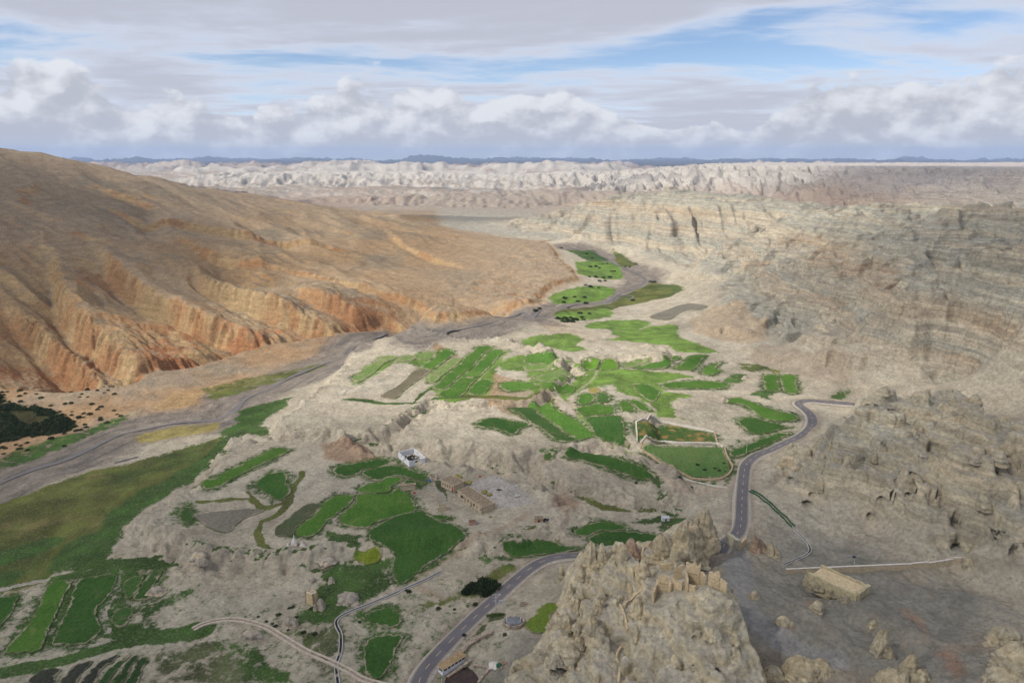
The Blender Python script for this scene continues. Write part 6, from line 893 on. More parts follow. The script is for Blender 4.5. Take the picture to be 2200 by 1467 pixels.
for i, (x, y, w, h) in enumerate(D['mounds']):
    z0 = hz(x, y)-.6; r = root('clay_mound', (x, y, z0), ML[i], 'mound')
    rock_part('mound_body', w, h+.6, 130+i, r, (0, 0, 0), (.46, .40, .325), pin=i in (0,), flat=.8)
    rs = random.Random(i+50)
    for q in range(2): rock_part('mound_knob', w*rs.uniform(.35, .55), h*rs.uniform(.4, .7), 160+i*2+q, r, (rs.uniform(-.5, .5)*w, rs.uniform(-.4, .2)*w, 0), (.45, .39, .31), pin=False)
# ================================================================ houses
def wall(p, q, h, th, ops, mat, parent, base=-.7, door_mat=None):
    """straight wall from p to q (thickness to the left of p->q) with real openings; ops = (s0, s1, z0, z1, kind)"""
    p, q = Vector((*p, 0)), Vector((*q, 0)); L = (q-p).length; d = (q-p)/L; n = Vector((-d.y, d.x, 0)); mb = MB(); s = 0.
    up = Vector((0, 0, 1))
    for s0, s1, z0, z1, kind in sorted(ops):
        mb.box(p+d*s+up*base, d*(s0-s), n*th, up*(h-base)); mb.box(p+d*s0+up*z1, d*(s1-s0), n*th, up*(h-z1))
        if z0 > base: mb.box(p+d*s0+up*base, d*(s1-s0), n*th, up*(z0-base))
        s = s1
    mb.box(p+d*s+up*base, d*(L-s), n*th, up*(h-base)); w = mb.build('wall', mat, parent)
    for s0, s1, z0, z1, kind in ops:
        if kind == 'gap': continue
        e = MB().box(p+d*s0+n*th*.55+up*max(z0, -.1), d*(s1-s0), n*.06, up*(z1-max(z0, -.1))).build('door' if kind == 'door' else 'window', door_mat or WOOD if kind == 'door' else WOOD, parent)
        if kind == 'window':
            fr = .09; MB().box(p+d*(s0+fr)+n*(th*.55-.03)+up*(z0+fr), d*((s1-s0)/2-fr*1.5), n*.04, up*(z1-z0-2*fr)).build('pane', DARK, e)
            MB().box(p+d*((s0+s1)/2+fr*.5)+n*(th*.55-.03)+up*(z0+fr), d*((s1-s0)/2-fr*1.5), n*.04, up*(z1-z0-2*fr)).build('pane', DARK, e)
        else: MB().box(p+d*(s0+.12)+n*(th*.55-.04)+up*1., d*.08, n*.05, up*.18).build('handle', GREY, e)
    return w
def rect(q, inset=0.):
    """nearest rectangle to a surveyed quad: left, front, right, back"""
    q = [Vector((*p, 0)) for p in q]; c = sum(q, Vector())/4
    u = ((q[1]-q[0])+(q[2]-q[3])).normalized(); v = Vector((-u.y, u.x, 0)); hu = ((q[1]-q[0]).length+(q[2]-q[3]).length)/4; hv = ((q[2]-q[1]).length+(q[3]-q[0]).length)/4
    z = max(hz(p.x, p.y) for p in q)*.5+hz(c.x, c.y)*.5
    return Vector((c.x, c.y, z)), u, v, hu, hv
def house(q, name, label, h, front, side=(), mat=MUD, roof=MUDD, door_mat=None, th=.45, lip=.22):
    c, u, v, hu, hv = rect(q); r = root(name, c, label, 'house')
    A, B, E, G = (-u*hu-v*hv).xy, (u*hu-v*hv).xy, (u*hu+v*hv).xy, (-u*hu+v*hv).xy
    wall(A, B, h, th, front, mat, r, door_mat=door_mat); wall(B, E, h, th, side, mat, r); wall(E, G, h, th, [], mat, r); wall(G, A, h, th, [], mat, r)
    mb = MB(); o = -u*(hu+.16)-v*(hv+.16); mb.box(o+Vector((0, 0, h+.003)), u*(2*hu+.32), v*(2*hv+.32), (0, 0, .22)); rf = mb.build('roof', roof, r)
    z = h+.22; w = .3; mb = MB()
    if lip:
        mb.box(o+Vector((0, 0, z)), u*(2*hu+.32), v*w, (0, 0, lip)); mb.box(o+v*(2*hv+.32-w)+Vector((0, 0, z)), u*(2*hu+.32), v*w, (0, 0, lip))
        mb.box(o+v*w+Vector((0, 0, z)), u*w, v*(2*hv+.32-2*w), (0, 0, lip)); mb.box(o+v*w+u*(2*hu+.32-w)+Vector((0, 0, z)), u*w, v*(2*hv+.32-2*w), (0, 0, lip)); mb.build('parapet', mat, rf)
    return r, c, u, v, hu, hv
L = lambda q: (Vector(q[1])-Vector(q[0])).length
l = L(D['house_a'])
house(D['house_a'], 'flat_roofed_house', 'shorter flat roofed mud house with a red door beside the concrete yard', 2.9, [(l*.10, l*.17, .5, 2.1, 'window'), (l*.28, l*.35, .5, 2.1, 'window'), (l*.46, l*.53, .5, 2.1, 'window'), (l*.64, l*.71, .7, 2.1, 'window'), (l*.82, l*.93, -.7, 2.2, 'door')], door_mat=RED)
l = L(D['house_b'])
house(D['house_b'], 'flat_roofed_house', 'longer flat roofed mud house with several dark openings beside the yard', 2.9, [(l*.13, l*.25, .5, 2.1, 'window'), (l*.29, l*.335, -.7, 2.1, 'door'), (l*.41, l*.46, .6, 2.0, 'window'), (l*.53, l*.58, -.7, 2.1, 'door'), (l*.62, l*.70, .6, 2.0, 'window'), (l*.76, l*.80, .7, 1.9, 'window'), (l*.91, l*.95, .7, 2.0, 'window')])
l = L(D['hut']); house([D['hut'][1], D['hut'][2], D['hut'][3], D['hut'][0]], 'storage_hut', 'small long flat roofed hut at the edge of the green fields', 2.3, [], roof=MUDD)
c, u, v, hu, hv = rect(D['white_house']); r = root('roofless_building', c, 'white roofless building with open gate and black rubble inside', 'building')
A, B, E, G = (-u*hu-v*hv).xy, (u*hu-v*hv).xy, (u*hu+v*hv).xy, (-u*hu+v*hv).xy; hh = 2.6; l = 2*hu; m_ = 2*hv
wall(A, B, hh, .35, [(l*.25, l*.35, 1.3, 2.595, 'gap'), (l*.55, l*.68, 1.0, 2.595, 'gap')], WHITE, r); wall(B, E, hh, .35, [(m_*.35, m_*.72, -.7, 2.2, 'gap')], WHITE, r); wall(E, G, hh, .35, [(l*.22, l*.34, 1.0, 2.0, 'gap'), (l*.6, l*.7, 1.0, 2.0, 'gap')], WHITE, r); wall(G, A, hh, .35, [], WHITE, r)
def heap(name, r, h, mat, parent, loc, n, seed, size=.5):
    mb = MB(); rs = random.Random(seed)
    for _ in range(n):
        a = rs.uniform(0, 6.28); q = r*rs.random()**.6; s = size*rs.uniform(.5, 1.3); rot = Matrix.Rotation(rs.uniform(0, 3), 3, 'Z')@Matrix.Rotation(rs.uniform(-.6, .6), 3, 'X')
        o = Vector((math.cos(a)*q, math.sin(a)*q, h*(1-q/r)*rs.random()))
        mb.box(o, rot@Vector((s, 0, 0)), rot@Vector((0, s*rs.uniform(.5, 1), 0)), rot@Vector((0, 0, s*rs.uniform(.3, .8))))
    o = mb.build(name, mat, parent, loc); return o
h_ = heap('rubble_heap', hu*.62, 1.1, BLACK, None, (c.x, c.y, c.z-.15), 60, 3, .9); tag(h_, 'black rubble inside the white roofless building', 'rubble')
def open_ruin(q, label, hs, mat, name='ruined_hut', gap=True):
    c, u, v, hu, hv = rect(q); r = root(name, c, label, 'ruin'); foot = lambda x, y: np.zeros(len(x))
    A, B, E, G = [w.xy for w in (-u*hu-v*hv, u*hu-v*hv, u*hu+v*hv, -u*hu+v*hv)]
    for i, (a, b) in enumerate(((A, B), (B, E), (E, G), (G, A))):
        a, b = Vector(a), Vector(b); sh = (b-a).normalized()*.2; V, F = ragged_wall(a+sh*(i % 2), b-sh*(i % 2), hs[i], .4, i+int(abs(c.x)), .7, foot, .35, .6); me = bpy.data.meshes.new('wall'); me.from_pydata(V, [], F); me.materials.append(mat); link('wall', me, r)
    if gap: d = (B-A).normalized(); MB().box(Vector((*(A+(B-A)*.45), -.1))+Vector((d.y, -d.x, 0))*.23, Vector((*d, 0))*.9, Vector((-d.y, d.x, 0))*.04, (0, 0, 1.5)).build('doorway_shade', DARK, r)  # dark slab on the uncut wall, coloured as the shade inside an entrance
    return r
open_ruin(D['ruin_d'], 'small roofless mud hut ruin at the corner of the dark green field', (2.2, 2.6, 2.7, 2.4), MUD)
open_ruin(D['ruin_e'], 'collapsed stone hut with scrap around it below the long house', (1.8, 1.4, 2.0, 1.9), PINK, gap=False)
open_ruin(D['ruin_f'], 'low broken walls beside the blue sheet above the houses', (1.3, 1.0, 1.6, 1.2), MUD, gap=False)
SL = ['blue plastic sheet heap left of the broken walls', 'white and grey scrap heap right of the broken walls', None, 'pile of grey scrap and pipes above the houses', 'white scrap left of the collapsed stone hut', 'grey scrap right of the collapsed stone hut', 'dark round well cover on the concrete yard', 'white box on the concrete yard', 'red cloth lying at the corner of the concrete yard', 'red cloth in front of the storage hut']
SM = [BLUE, WHITE, None, GREY, CHALK, GREY, BLACK, CHALK, RED, RED]; SR = [1.3, 1.2, 0, 2.4, 1.5, 1.3, .9, .9, .8, .6]
for (x, y), l_, m_, r_ in zip(D['scrap'], SL, SM, SR):
    if l_: tag(heap('scrap_heap' if m_ is not RED else 'red_cloth', r_, r_*.55 if m_ is not RED else .12, m_, None, (x, y, hz(x, y)), 16, int(abs(x)*7), .5 if m_ is not RED else .4), l_, 'scrap' if m_ is not RED else 'cloth')
def mound_mesh(name, mat, r, h, seed, parent=None, loc=(0, 0, 0)):
    V, F = rock_lump(2*r, h+.3, seed, pin=False, nu=20, nv=9); V[:, 2] -= .2; return link(name, mesh_np(name, V, F, mat, True), parent, loc)
for i, (x, y) in enumerate(D['hay']):
    tag(mound_mesh('hay_pile', HAY, (1.6, 1.5, 2.2, 1.7, 1.6, 1.)[i], (1., .9, .5, .8, .8, .5)[i], 200+i, None, (x, y, hz(x, y))), ['olive hay pile behind the shorter house, left one', 'olive hay pile behind the shorter house, right one', 'flat straw patch on the yard behind the shorter house', 'hay mound on the yard behind the longer house, left one', 'hay mound on the yard behind the longer house, right one', 'small brown brush pile below the longer house'][i], 'hay')
(x, y), (x2, y2), (x3, y3), (x4, y4) = D['farm_misc']
r = root('small_shed', (x, y, hz(x, y)), 'small brick coloured shed below the yard', 'shed'); MB().box((-2, -1.4, -.5), (4, 0, 0), (0, 2.8, 0), (0, 0, 2.6)).build('wall', PINK, r); MB().box((-2.2, -1.6, 2.103), (4.4, 0, 0), (0, 3.2, 0), (0, 0, .15)).build('roof', MUDD, r); MB().box((-.4, -1.46, 0), (.8, 0, 0), (0, .05, 0), (0, 0, 1.6)).build('door', DARK, r)
tag(heap('scrap_heap', 1.5, 1., BLACK, None, (x2+.6, y2, hz(x2, y2)), 22, 9, .6), 'dark scrap pile right of the small brick coloured shed', 'scrap')
r = root('small_shed', (x3, y3, hz(x3, y3)), 'tiny white shed on the grassy bank behind the rock', 'shed'); MB().box((-1.8, -1.2, -.5), (3.6, 0, 0), (0, 2.4, 0), (0, 0, 2.3)).build('wall', WHITE, r); MB().box((-2, -1.4, 1.803), (4, 0, 0), (0, 2.8, 0), (0, 0, .12)).build('roof', GREY, r); MB().box((-.3, -1.26, 0), (.7, 0, 0), (0, .05, 0), (0, 0, 1.5)).build('door', DARK, r)
tag(heap('brick_heap', 1.3, .6, PINK, None, (x4, y4, hz(x4, y4)), 24, 5, .4), 'small reddish brick heap on the bare ground near the rock', 'bricks')
# ================================================================ stupas and tower
def stupa(x, y, s, label, whole):
    r = root('stupa', (x, y, hz(x, y)), label, 'stupa'); z = -.4
    for k, (w, h) in enumerate(((3.2, 1.1), (2.6, .7), (2.1, .6))[:3 if whole else 2]):
        MB().box((-w*s/2, -w*s/2, z), (w*s, 0, 0), (0, w*s, 0), (0, 0, h*s)).build('step', PINK if k == 0 and whole else CHALK, r); z += h*s-.003
    V, F = rock_lump(2.0*s, 1.6*s, int(abs(x)), pin=False, nu=18, nv=10); V[:, 2] += .16*s; link('dome', mesh_np('dome', V, F, CHALK, True), r, (0, 0, z))
    if whole: MB().tube((0, 0, z+1.3*s), (0, 0, z+3.4*s), .55*s, .06, 10).build('spire', CHALK, r); MB().tube((0, 0, z+3.3*s), (0, 0, z+3.6*s), .16, .10, 8).build('finial', CHALK, r)
    else: rock_part('broken_crown', 1.5*s, 1.8*s, int(abs(y)), r, (.4*s, 0, z+.6*s), (.52, .48, .42), pin=True)
for i, (x, y) in enumerate(D['stupas']): stupa(x, y, (.72, 1.05, .8)[i], ['broken white stupa, left of the three', 'tallest white stupa with a pointed spire, middle of the three', 'crumbling white stupa, right of the three'][i], i == 1)
c, u, v, hu, hv = rect(D['tower']); r = root('mud_tower', c, 'square mud brick tower with a roofless top at the edge of the sandy field', 'tower'); A, B, E, G = (-u*hu-v*hv).xy, (u*hu-v*hv).xy, (u*hu+v*hv).xy, (-u*hu+v*hv).xy
for a, b in ((A, B), (B, E), (E, G), (G, A)): wall(a, b, 5.2, .6, [], RUIN, r, -1.)
MB().box(-u*(hu-.61)-v*(hv-.61)+Vector((0, 0, 4.2)), u*(2*hu-1.22), v*(2*hv-1.22), (0, 0, .3)).build('inner_roof', MUDD, r)
for k in range(3): MB().box(-u*(hu-.62)+v*(-hv+.9+k*hv*.55)+Vector((0, 0, 4.72)), u*(2*hu-1.24), v*.3, (0, 0, .3)).build('cross_beam', CHALK, r)
# ================================================================ walls of stone
def stone_line(pts, h, w, seed, size=.55):
    """dry stone wall: many small blocks laid along a line"""
    P = smooth_line(pts, size*.8); T_ = np.gradient(P, axis=0); T_ /= np.linalg.norm(T_, axis=1)[:, None]+1e-9; N_ = np.stack([-T_[:, 1], T_[:, 0]], 1); zb = Hgt(P[:, 0], P[:, 1]); rs = random.Random(seed); mb = MB(); o0 = P[0]
    rows = max(1, int(round(h/(size*.75))))
    for k in range(len(P)):
        hh = h*(.75+.4*rs.random())
        for j in range(rows):
            s = size*rs.uniform(.8, 1.25); d = Vector((*T_[k], 0)); n = Vector((*N_[k], 0)); q = rs.uniform(-.25, .25); d = (d+n*q).normalized(); n = Vector((-d.y, d.x, 0)); ww = w*rs.uniform(.7, 1.05)
            if j*size*.75 > hh: break
            mb.box(Vector((P[k, 0]-o0[0], P[k, 1]-o0[1], zb[k]-.25+j*size*.72))-d*s*.5-n*ww*.5, d*s, n*ww, (rs.uniform(-.08, .08), rs.uniform(-.08, .08), size*rs.uniform(.7, .95)+(.25 if j == 0 else 0)))
    return mb, (o0[0], o0[1], 0)
PL = ['dry stone wall along the left side of the upper paddock', 'dry stone wall along the far side of the upper paddock', 'dry stone wall along the right side of the upper paddock', 'dry stone wall between the two paddocks', 'long curving dry stone wall around the lower paddock']
for i, p in enumerate(D['paddock_walls']):
    mb, o0 = stone_line(p, 1.25 if i != 4 else 1.1, .8, i, .7); tag(mb.build('stone_wall', CHALK if i in (0, 1, 3) else flat_mat('warm_stone%d' % i, (.42, .33, .215), .35, 1.2, bumpd=.08), None, o0), PL[i], 'wall')
for i, p in enumerate(D['stone_walls']+D['pond_walls']):
    mb, o0 = stone_line(p, (1.5, 1., .9, .8)[i], (2.0, 1.2, 1., 1.)[i], 20+i, .5); tag(mb.build('stone_wall', STONE, None, o0), ['thick rubble wall ending behind the white shed', 'low stone wall between the shed and the brown pool', 'stone rim along the right side of the brown pool', 'stone rim at the near left of the brown pool'][i], 'wall')
# brown pool
m, t = newmat('brown_water'); pos = t.new('ShaderNodeNewGeometry').outputs['Position']; n = t.noise(pos, .5, 4, .6)
principled(t, Base_Color=t.mix(t.ramp(n, .35, .7), (.020, .010, .006), (.055, .024, .010)), Roughness=.25, Specular_IOR_Level=.4, Normal=bump(t, n, .05)); MAT['pool'] = m
P = smooth_line(D['pond'], 1.2, True); zp = float(np.median(Hgt(P[:, 0], P[:, 1])))+.12; o0 = P.mean(0); bm = bmesh.new(); bm.faces.new([bm.verts.new((p[0]-o0[0], p[1]-o0[1], 0)) for p in P]); bmesh.ops.triangulate(bm, faces=bm.faces[:]); me = bpy.data.meshes.new('pool'); bm.to_mesh(me); me.materials.append(m)
tag(link('pool', me, None, (o0[0], o0[1], zp)), kind='structure')
# shed by the road
c, u, v, hu, hv = rect([D['shed'][1], D['shed'][2], D['shed'][3], D['shed'][0]]); r = root('roadside_shed', c, 'long white shed with a tan roof beside the brown pool', 'shed'); A, B, E, G = (-u*hu-v*hv).xy, (u*hu-v*hv).xy, (u*hu+v*hv).xy, (-u*hu+v*hv).xy; l = 2*hu; w_ = 2*hv
wall(A, B, 2.1, .3, [(l*f, l*(f+.13), .9, 1.8, 'window') for f in (.05, .21, .37, .53, .69, .84)], WHITE, r); wall(B, E, 2.1, .3, [], WHITE, r); wall(E, G, 2.1, .3, [], WHITE, r); wall(G, A, 2.1, .3, [(w_*.15, w_*.85, .5, 1.5, 'window')], WHITE, r)
TAN = flat_mat('tan_roofing', (.33, .235, .13), .2, .7); o = -u*(hu+.35)-v*(hv+.3)+Vector((0, 0, 2.103))
for k in range(6): MB().box(o+u*((2*hu+.7)/6*k+.01), u*((2*hu+.7)/6-.03), v*(2*hv+.6), (0, 0, .12)).build('roof_panel', TAN, r)
# stone pen with tarpaulin, pile of stones
(x, y), = D['pen']; r = root('stone_pen', (x, y, hz(x, y)), 'low eight sided stone pen covered by a grey tarpaulin', 'pen'); mb = MB(); rs = random.Random(4)
for k in range(44):
    a = 2*math.pi*k/44
    for j in range(3):
        q = 3.3+rs.uniform(-.2, .2); d = Vector((-math.sin(a), math.cos(a), 0)); n = Vector((math.cos(a), math.sin(a), 0)); mb.box(Vector((math.cos(a)*q, math.sin(a)*q*.8, -.3+j*.5)), d*.55*rs.uniform(.8, 1.2), n*.6, (0, 0, .5*rs.uniform(.8, 1.1)))
mb.build('stone_ring', STONE, r); V, F = rock_lump(5.8, .9, 77, pin=False, nu=24, nv=8, flat=.8); V[:, 2] += 1.15; link('tarpaulin', mesh_np('tarpaulin', V, F, TARP, True), r)
for k in range(2): MB().tube((2.4*(-1)**k, -1.6, 1.75), (2.7*(-1)**k, 1.5, 1.8), .1).build('pole', CHALK, r)
(x, y), = D['pile']; tag(heap('stone_pile', 1.7, 1.1, STONE, None, (x, y, hz(x, y)), 70, 12, .5), 'small oval stone pile between the pen and the rock spires', 'stones')
# power pole with transformer frame
(x, y), (xb, yb) = D['pole']; r = root('power_pole', (x, y, hz(x, y)), 'concrete power pole with cross arms and a transformer frame beside the road', 'pole')
MB().tube((0, 0, -.5), (0, 0, 8.4), .20, .13, 10).build('mast', CONC, r); mb = MB().box((-1.5, -.08, 7.9), (3.1, .5, -.25), (0, .16, 0), (0, 0, .16)); mb.build('cross_arm', GREY, r)
for k in (-1.35, 0, 1.4): MB().tube((k, .04+k*.16, 8.0), (k, .04+k*.16, 8.45), .09, .05, 8).build('insulator', CHALK, r)
MB().box((-1.3, -.06, 6.6), (1.5, .1, 0), (0, .12, 0), (0, 0, .12)).build('cross_arm', GREY, r); MB().box((-1.2, -.06, 5.2), (1.3, .1, 0), (0, .12, 0), (0, 0, .12)).build('cross_arm', GREY, r)
for k in (1.1, 2.9): MB().tube((k, 1.2+k*.3, -.4), (k, 1.2+k*.3, 4.2), .11, .10, 8).build('frame_leg', GREY, r)
MB().box((1.0, 1.5, 2.6), (2.0, .55, 0), (-.08, .3, 0), (0, 0, .14)).build('platform', GREY, r); MB().box((1.5, 1.7, 2.75), (.9, .25, 0), (-.2, .7, 0), (0, 0, 1.1)).build('transformer', GREY, r); MB().box((1.0, 1.5, 4.1), (2.0, .55, 0), (-.03, .12, 0), (0, 0, .12)).build('frame_beam', GREY, r)
# solar street lamp, thin pole, posts, log
(x, y), = D['lamp']; r = root('solar_lamp', (x, y, hz(x, y)), 'white solar lamp post with a dark panel behind the boundary wall', 'lamp'); MB().tube((0, 0, -.3), (0, 0, 6.), .11, .07).build('mast', CHALK, r); MB().box((-1.2, -.5, 5.3), (1.5, 0, .25), (0, .8, .5), (0, 0, .05)).build('solar_panel', PANEL, r); MB().tube((0, 0, 5.8), (1.1, -.2, 6.3), .05).build('lamp_arm', CHALK, r); MB().box((.9, -.32, 6.22), (.6, -.05, .08), (0, .22, 0), (0, 0, .08)).build('lamp_head', CHALK, r)
(x, y), = D['thin_pole']; r = root('thin_pole', (x, y, hz(x, y)), 'thin pale pole at the road edge beside the narrow green strip', 'pole'); MB().tube((0, 0, -.4), (0, 0, 7.), .11, .07).build('mast', CHALK, r); MB().box((-.6, -.05, 6.7), (1.2, 0, 0), (0, .1, 0), (0, 0, .1)).build('cross_arm', WOOD, r)
(x, y), = D['thin_log']; tag(MB().tube((-1.4, 1.2, .15), (1.4, -1.2, .3), .14, .1).build('log', CHALK, None, (x, y, hz(x, y))), 'pale log lying beside the dark bush', 'log')
for i, (x, y) in enumerate(D['posts']):
    r = root('marker_post', (x, y, hz(x, y)), ['white marker post on the right road edge at the bottom', 'white marker post right of the shed front', 'white marker post on the left road edge at the bottom'][i], 'post'); MB().box((-.13, -.13, -.3), (.26, 0, 0), (0, .26, 0), (0, 0, 1.8)).build('shaft', CHALK, r); MB().box((-.16, -.16, 1.505), (.32, 0, 0), (0, .32, 0), (0, 0, .1)).build('cap', CONC, r)
(xa, ya), (xb, yb), (xc, yc) = D['junk']; tag(mound_mesh('sand_pile', CHALK, 1.9, .9, 231, None, (xa, ya, hz(xa, ya))), 'pale sand pile left of the green tarpaulin', 'sand')
tag(mound_mesh('green_tarpaulin', GREEN, 1.3, .6, 232, None, (xb, yb, hz(xb, yb))), 'crumpled green tarpaulin on the bare ground right of the pool', 'tarpaulin'); tag(heap('timber_heap', 1.3, .5, PINK, None, (xc, yc, hz(xc, yc)), 14, 6, .6), 'reddish junk heap right of the green tarpaulin', 'scrap')
# ================================================================ long walls, block ruin, retaining block
bw = D['wall_boundary']; x0, y0 = bw[0][0][0]; z0 = hz(x0, y0); r = root('boundary_wall', (x0, y0, z0), 'long straight earthen wall with pale coping stepping up to the right', 'wall')
zt = z0+2.0
for k, (pts, h) in enumerate(bw):
    a, b = Vector((*pts[0], 0)), Vector((*pts[1], 0)); d = (b-a).normalized(); n = Vector((-d.y, d.x, 0)); L_ = (b-a).length; zs = [hz(*(a+d*(L_*q)).xy) for q in (0, .25, .5, .75, 1)]; top0 = max(zs[0], zs[2])+2.1 if k else max(zs[0], zs[1])+2.0; top1 = max(zs)+2.2
    lo = min(zs)-1; mb = MB(); o = a-Vector((x0, y0, 0)); n_ = len(mb.v)
    mb.v += [tuple(o+Vector((0, 0, lo-z0))), tuple(o+d*(L_-.02)+Vector((0, 0, lo-z0))), tuple(o+d*(L_-.02)+n*.5+Vector((0, 0, lo-z0))), tuple(o+n*.5+Vector((0, 0, lo-z0))), tuple(o+Vector((0, 0, top0-z0))), tuple(o+d*(L_-.02)+Vector((0, 0, top1-z0))), tuple(o+d*(L_-.02)+n*.5+Vector((0, 0, top1-z0))), tuple(o+n*.5+Vector((0, 0, top0-z0)))]
    mb.f += [(0, 3, 2, 1), (4, 5, 6, 7), (0, 1, 5, 4), (1, 2, 6, 5), (2, 3, 7, 6), (3, 0, 4, 7)]; s_ = mb.build('wall_section', MUD, r)
    cp = MB().box(o-n*.12+Vector((0, 0, top0-z0+.003)), d*(L_-.02)+Vector((0, 0, top1-top0)), n*.74, (0, 0, .16)).build('coping', CHALK, s_)
q = [Vector((*p, 0)) for p in D['block_ruin']]; r = root('ruined_block', (q[1].x, q[1].y, hz(q[1].x, q[1].y)-1), 'long ruined earth block with sheer front and dark side below the boundary wall', 'ruin')
foot = lambda x, y: np.zeros(len(x)); zl = 7.
for k, (a, b, h, th) in enumerate(((q[0]-q[1], Vector(), 3.4, 1.6), (Vector(), q[2]-q[1], 4.0, 1.6), (q[2]-q[1], q[2]-q[1]+(q[0]-q[1]), 3.2, 1.6))):
    V, F = ragged_wall(a.xy, b.xy, h, th, 60+k, 4., foot, .22, .7); me = bpy.data.meshes.new('wall'); me.from_pydata(V, [], F); me.materials.append(flat_mat('block_earth%d' % k, (.43, .37, .235), .22, .6, bumpd=.2)); link('wall', me, r)
e, g = q[0]-q[1], q[2]-q[1]; MB().box(e*.02+g*.05+Vector((0, 0, -3)), e*.94, g*.9, (0, 0, 5.4)).build('earth_fill', RUIN, r)
for k in range(7): rock_part('fallen_earth', 3.5+k % 3, 2.2+.5*(k % 2), 300+k, r, e*(k/6.)*.98+g*(-.12 if k % 2 else .02)+Vector((0, 0, -1.2)), (.44, .38, .26), pin=False, flat=.7)
q = [Vector((*p, 0)) for p in D['concrete_block']]; z0 = hz(q[1].x, q[1].y); r = root('retaining_block', (q[1].x, q[1].y, z0), 'pale grey wall block where the road disappears behind the rock', 'wall')
e, g = q[0]-q[1], q[2]-q[1]; V, F = ragged_wall((0, 0), e.xy, 4.6, 2.6, 33, 3., foot, .2, .8); me = bpy.data.meshes.new('wall'); me.from_pydata(V, [], F); me.materials.append(flat_mat('block_stone', (.40, .37, .28), .2, .7, bumpd=.15)); link('wall', me, r)
V, F = ragged_wall((0, 0), (g*.8).xy, 3.2, 1.2, 34, 3., foot, .3, .8); me = bpy.data.meshes.new('wall'); me.from_pydata(V, [], F); me.materials.append(RUIN); link('wall', me, r)
# ================================================================ channels and fences
def trough(pts, w, wall_w, h, name, label, cat, mat_wall, mat_bed, lift=.1):
    P = smooth_line(pts, 1.5); T_ = np.gradient(P, axis=0); T_ /= np.linalg.norm(T_, axis=1)[:, None]; N_ = np.stack([-T_[:, 1], T_[:, 0]], 1); zb = Hgt(P[:, 0], P[:, 1]); zb = np.convolve(np.pad(zb, 3, 'edge'), np.ones(7)/7, 'valid')+lift; o0 = P[0]
    r = root(name, (o0[0], o0[1], zb[0]), label, cat); n = len(P)
    def bar(a, b, z0, z1, nm, mat):
        V = []; F = []
        for k in range(n):
            for off, z in ((a, z0), (b, z0), (b, z1), (a, z1)): V.append((*(P[k]+N_[k]*off-o0), zb[k]-zb[0]+z))
        for k in range(n-1):
            for j in range(4): p, q = 4*k+j, 4*k+(j+1) % 4; F.append((p, p+4, q+4, q))
        F += [(3, 2, 1, 0), (4*n-4, 4*n-3, 4*n-2, 4*n-1)]
        me = bpy.data.meshes.new(nm); me.from_pydata(V, [], F); me.materials.append(mat); link(nm, me, r)
    bar(w/2, w/2+wall_w, -.9, h, 'side_wall', mat_wall); bar(-w/2-wall_w, -w/2, -.9, h, 'side_wall', mat_wall); bar(-w/2+.01, w/2-.01, -.8, .02, 'channel_bed', mat_bed)
trough(D['channel'], .9, .3, .45, 'water_channel', 'narrow concrete water channel turning sharply left of the road', 'channel', CONC, BLACK)
trough(D['canal'], 1.0, .8, .4, 'earth_canal', 'pale raised earth canal curving to the bottom edge', 'canal', flat_mat('canal_earth', (.45, .385, .305), .18, .8, bumpd=.15), flat_mat('canal_bed', (.33, .27, .21), .2, .8))
trough(D['pale_pipe'], .3, .2, .3, 'field_channel', 'thin pale channel line below the lower paddock', 'channel', CHALK, CONC)
trough(D['grey_fence'], .7, .28, .4, 'field_channel', 'thin grey channel curling towards the boundary wall', 'channel', CONC, BLACK)
P = smooth_line(D['green_fence'], 2.6); zb = Hgt(P[:, 0], P[:, 1]); r = root('net_fence', (P[0, 0], P[0, 1], zb[0]), 'double row of green net fence running down from the road', 'fence')
for s_ in (0, 1.7):
    T_ = np.gradient(P, axis=0); T_ /= np.linalg.norm(T_, axis=1)[:, None]; Q = P+np.stack([-T_[:, 1], T_[:, 0]], 1)*s_; zq = Hgt(Q[:, 0], Q[:, 1])
    for k in range(len(Q)):
        a = Vector((Q[k, 0]-P[0, 0], Q[k, 1]-P[0, 1], zq[k]-zb[0])); MB().tube(a+Vector((0, 0, -.4)), a+Vector((0, 0, 1.5)), .07, n=6).build('post', GREEN, r)
        if k < len(Q)-1:
            b = Vector((Q[k+1, 0]-P[0, 0], Q[k+1, 1]-P[0, 1], zq[k+1]-zb[0])); MB().box(a+Vector((0, 0, .1)), b-a, (.03, .03, 0), (0, 0, .85)).build('net_panel', GREEN, r)
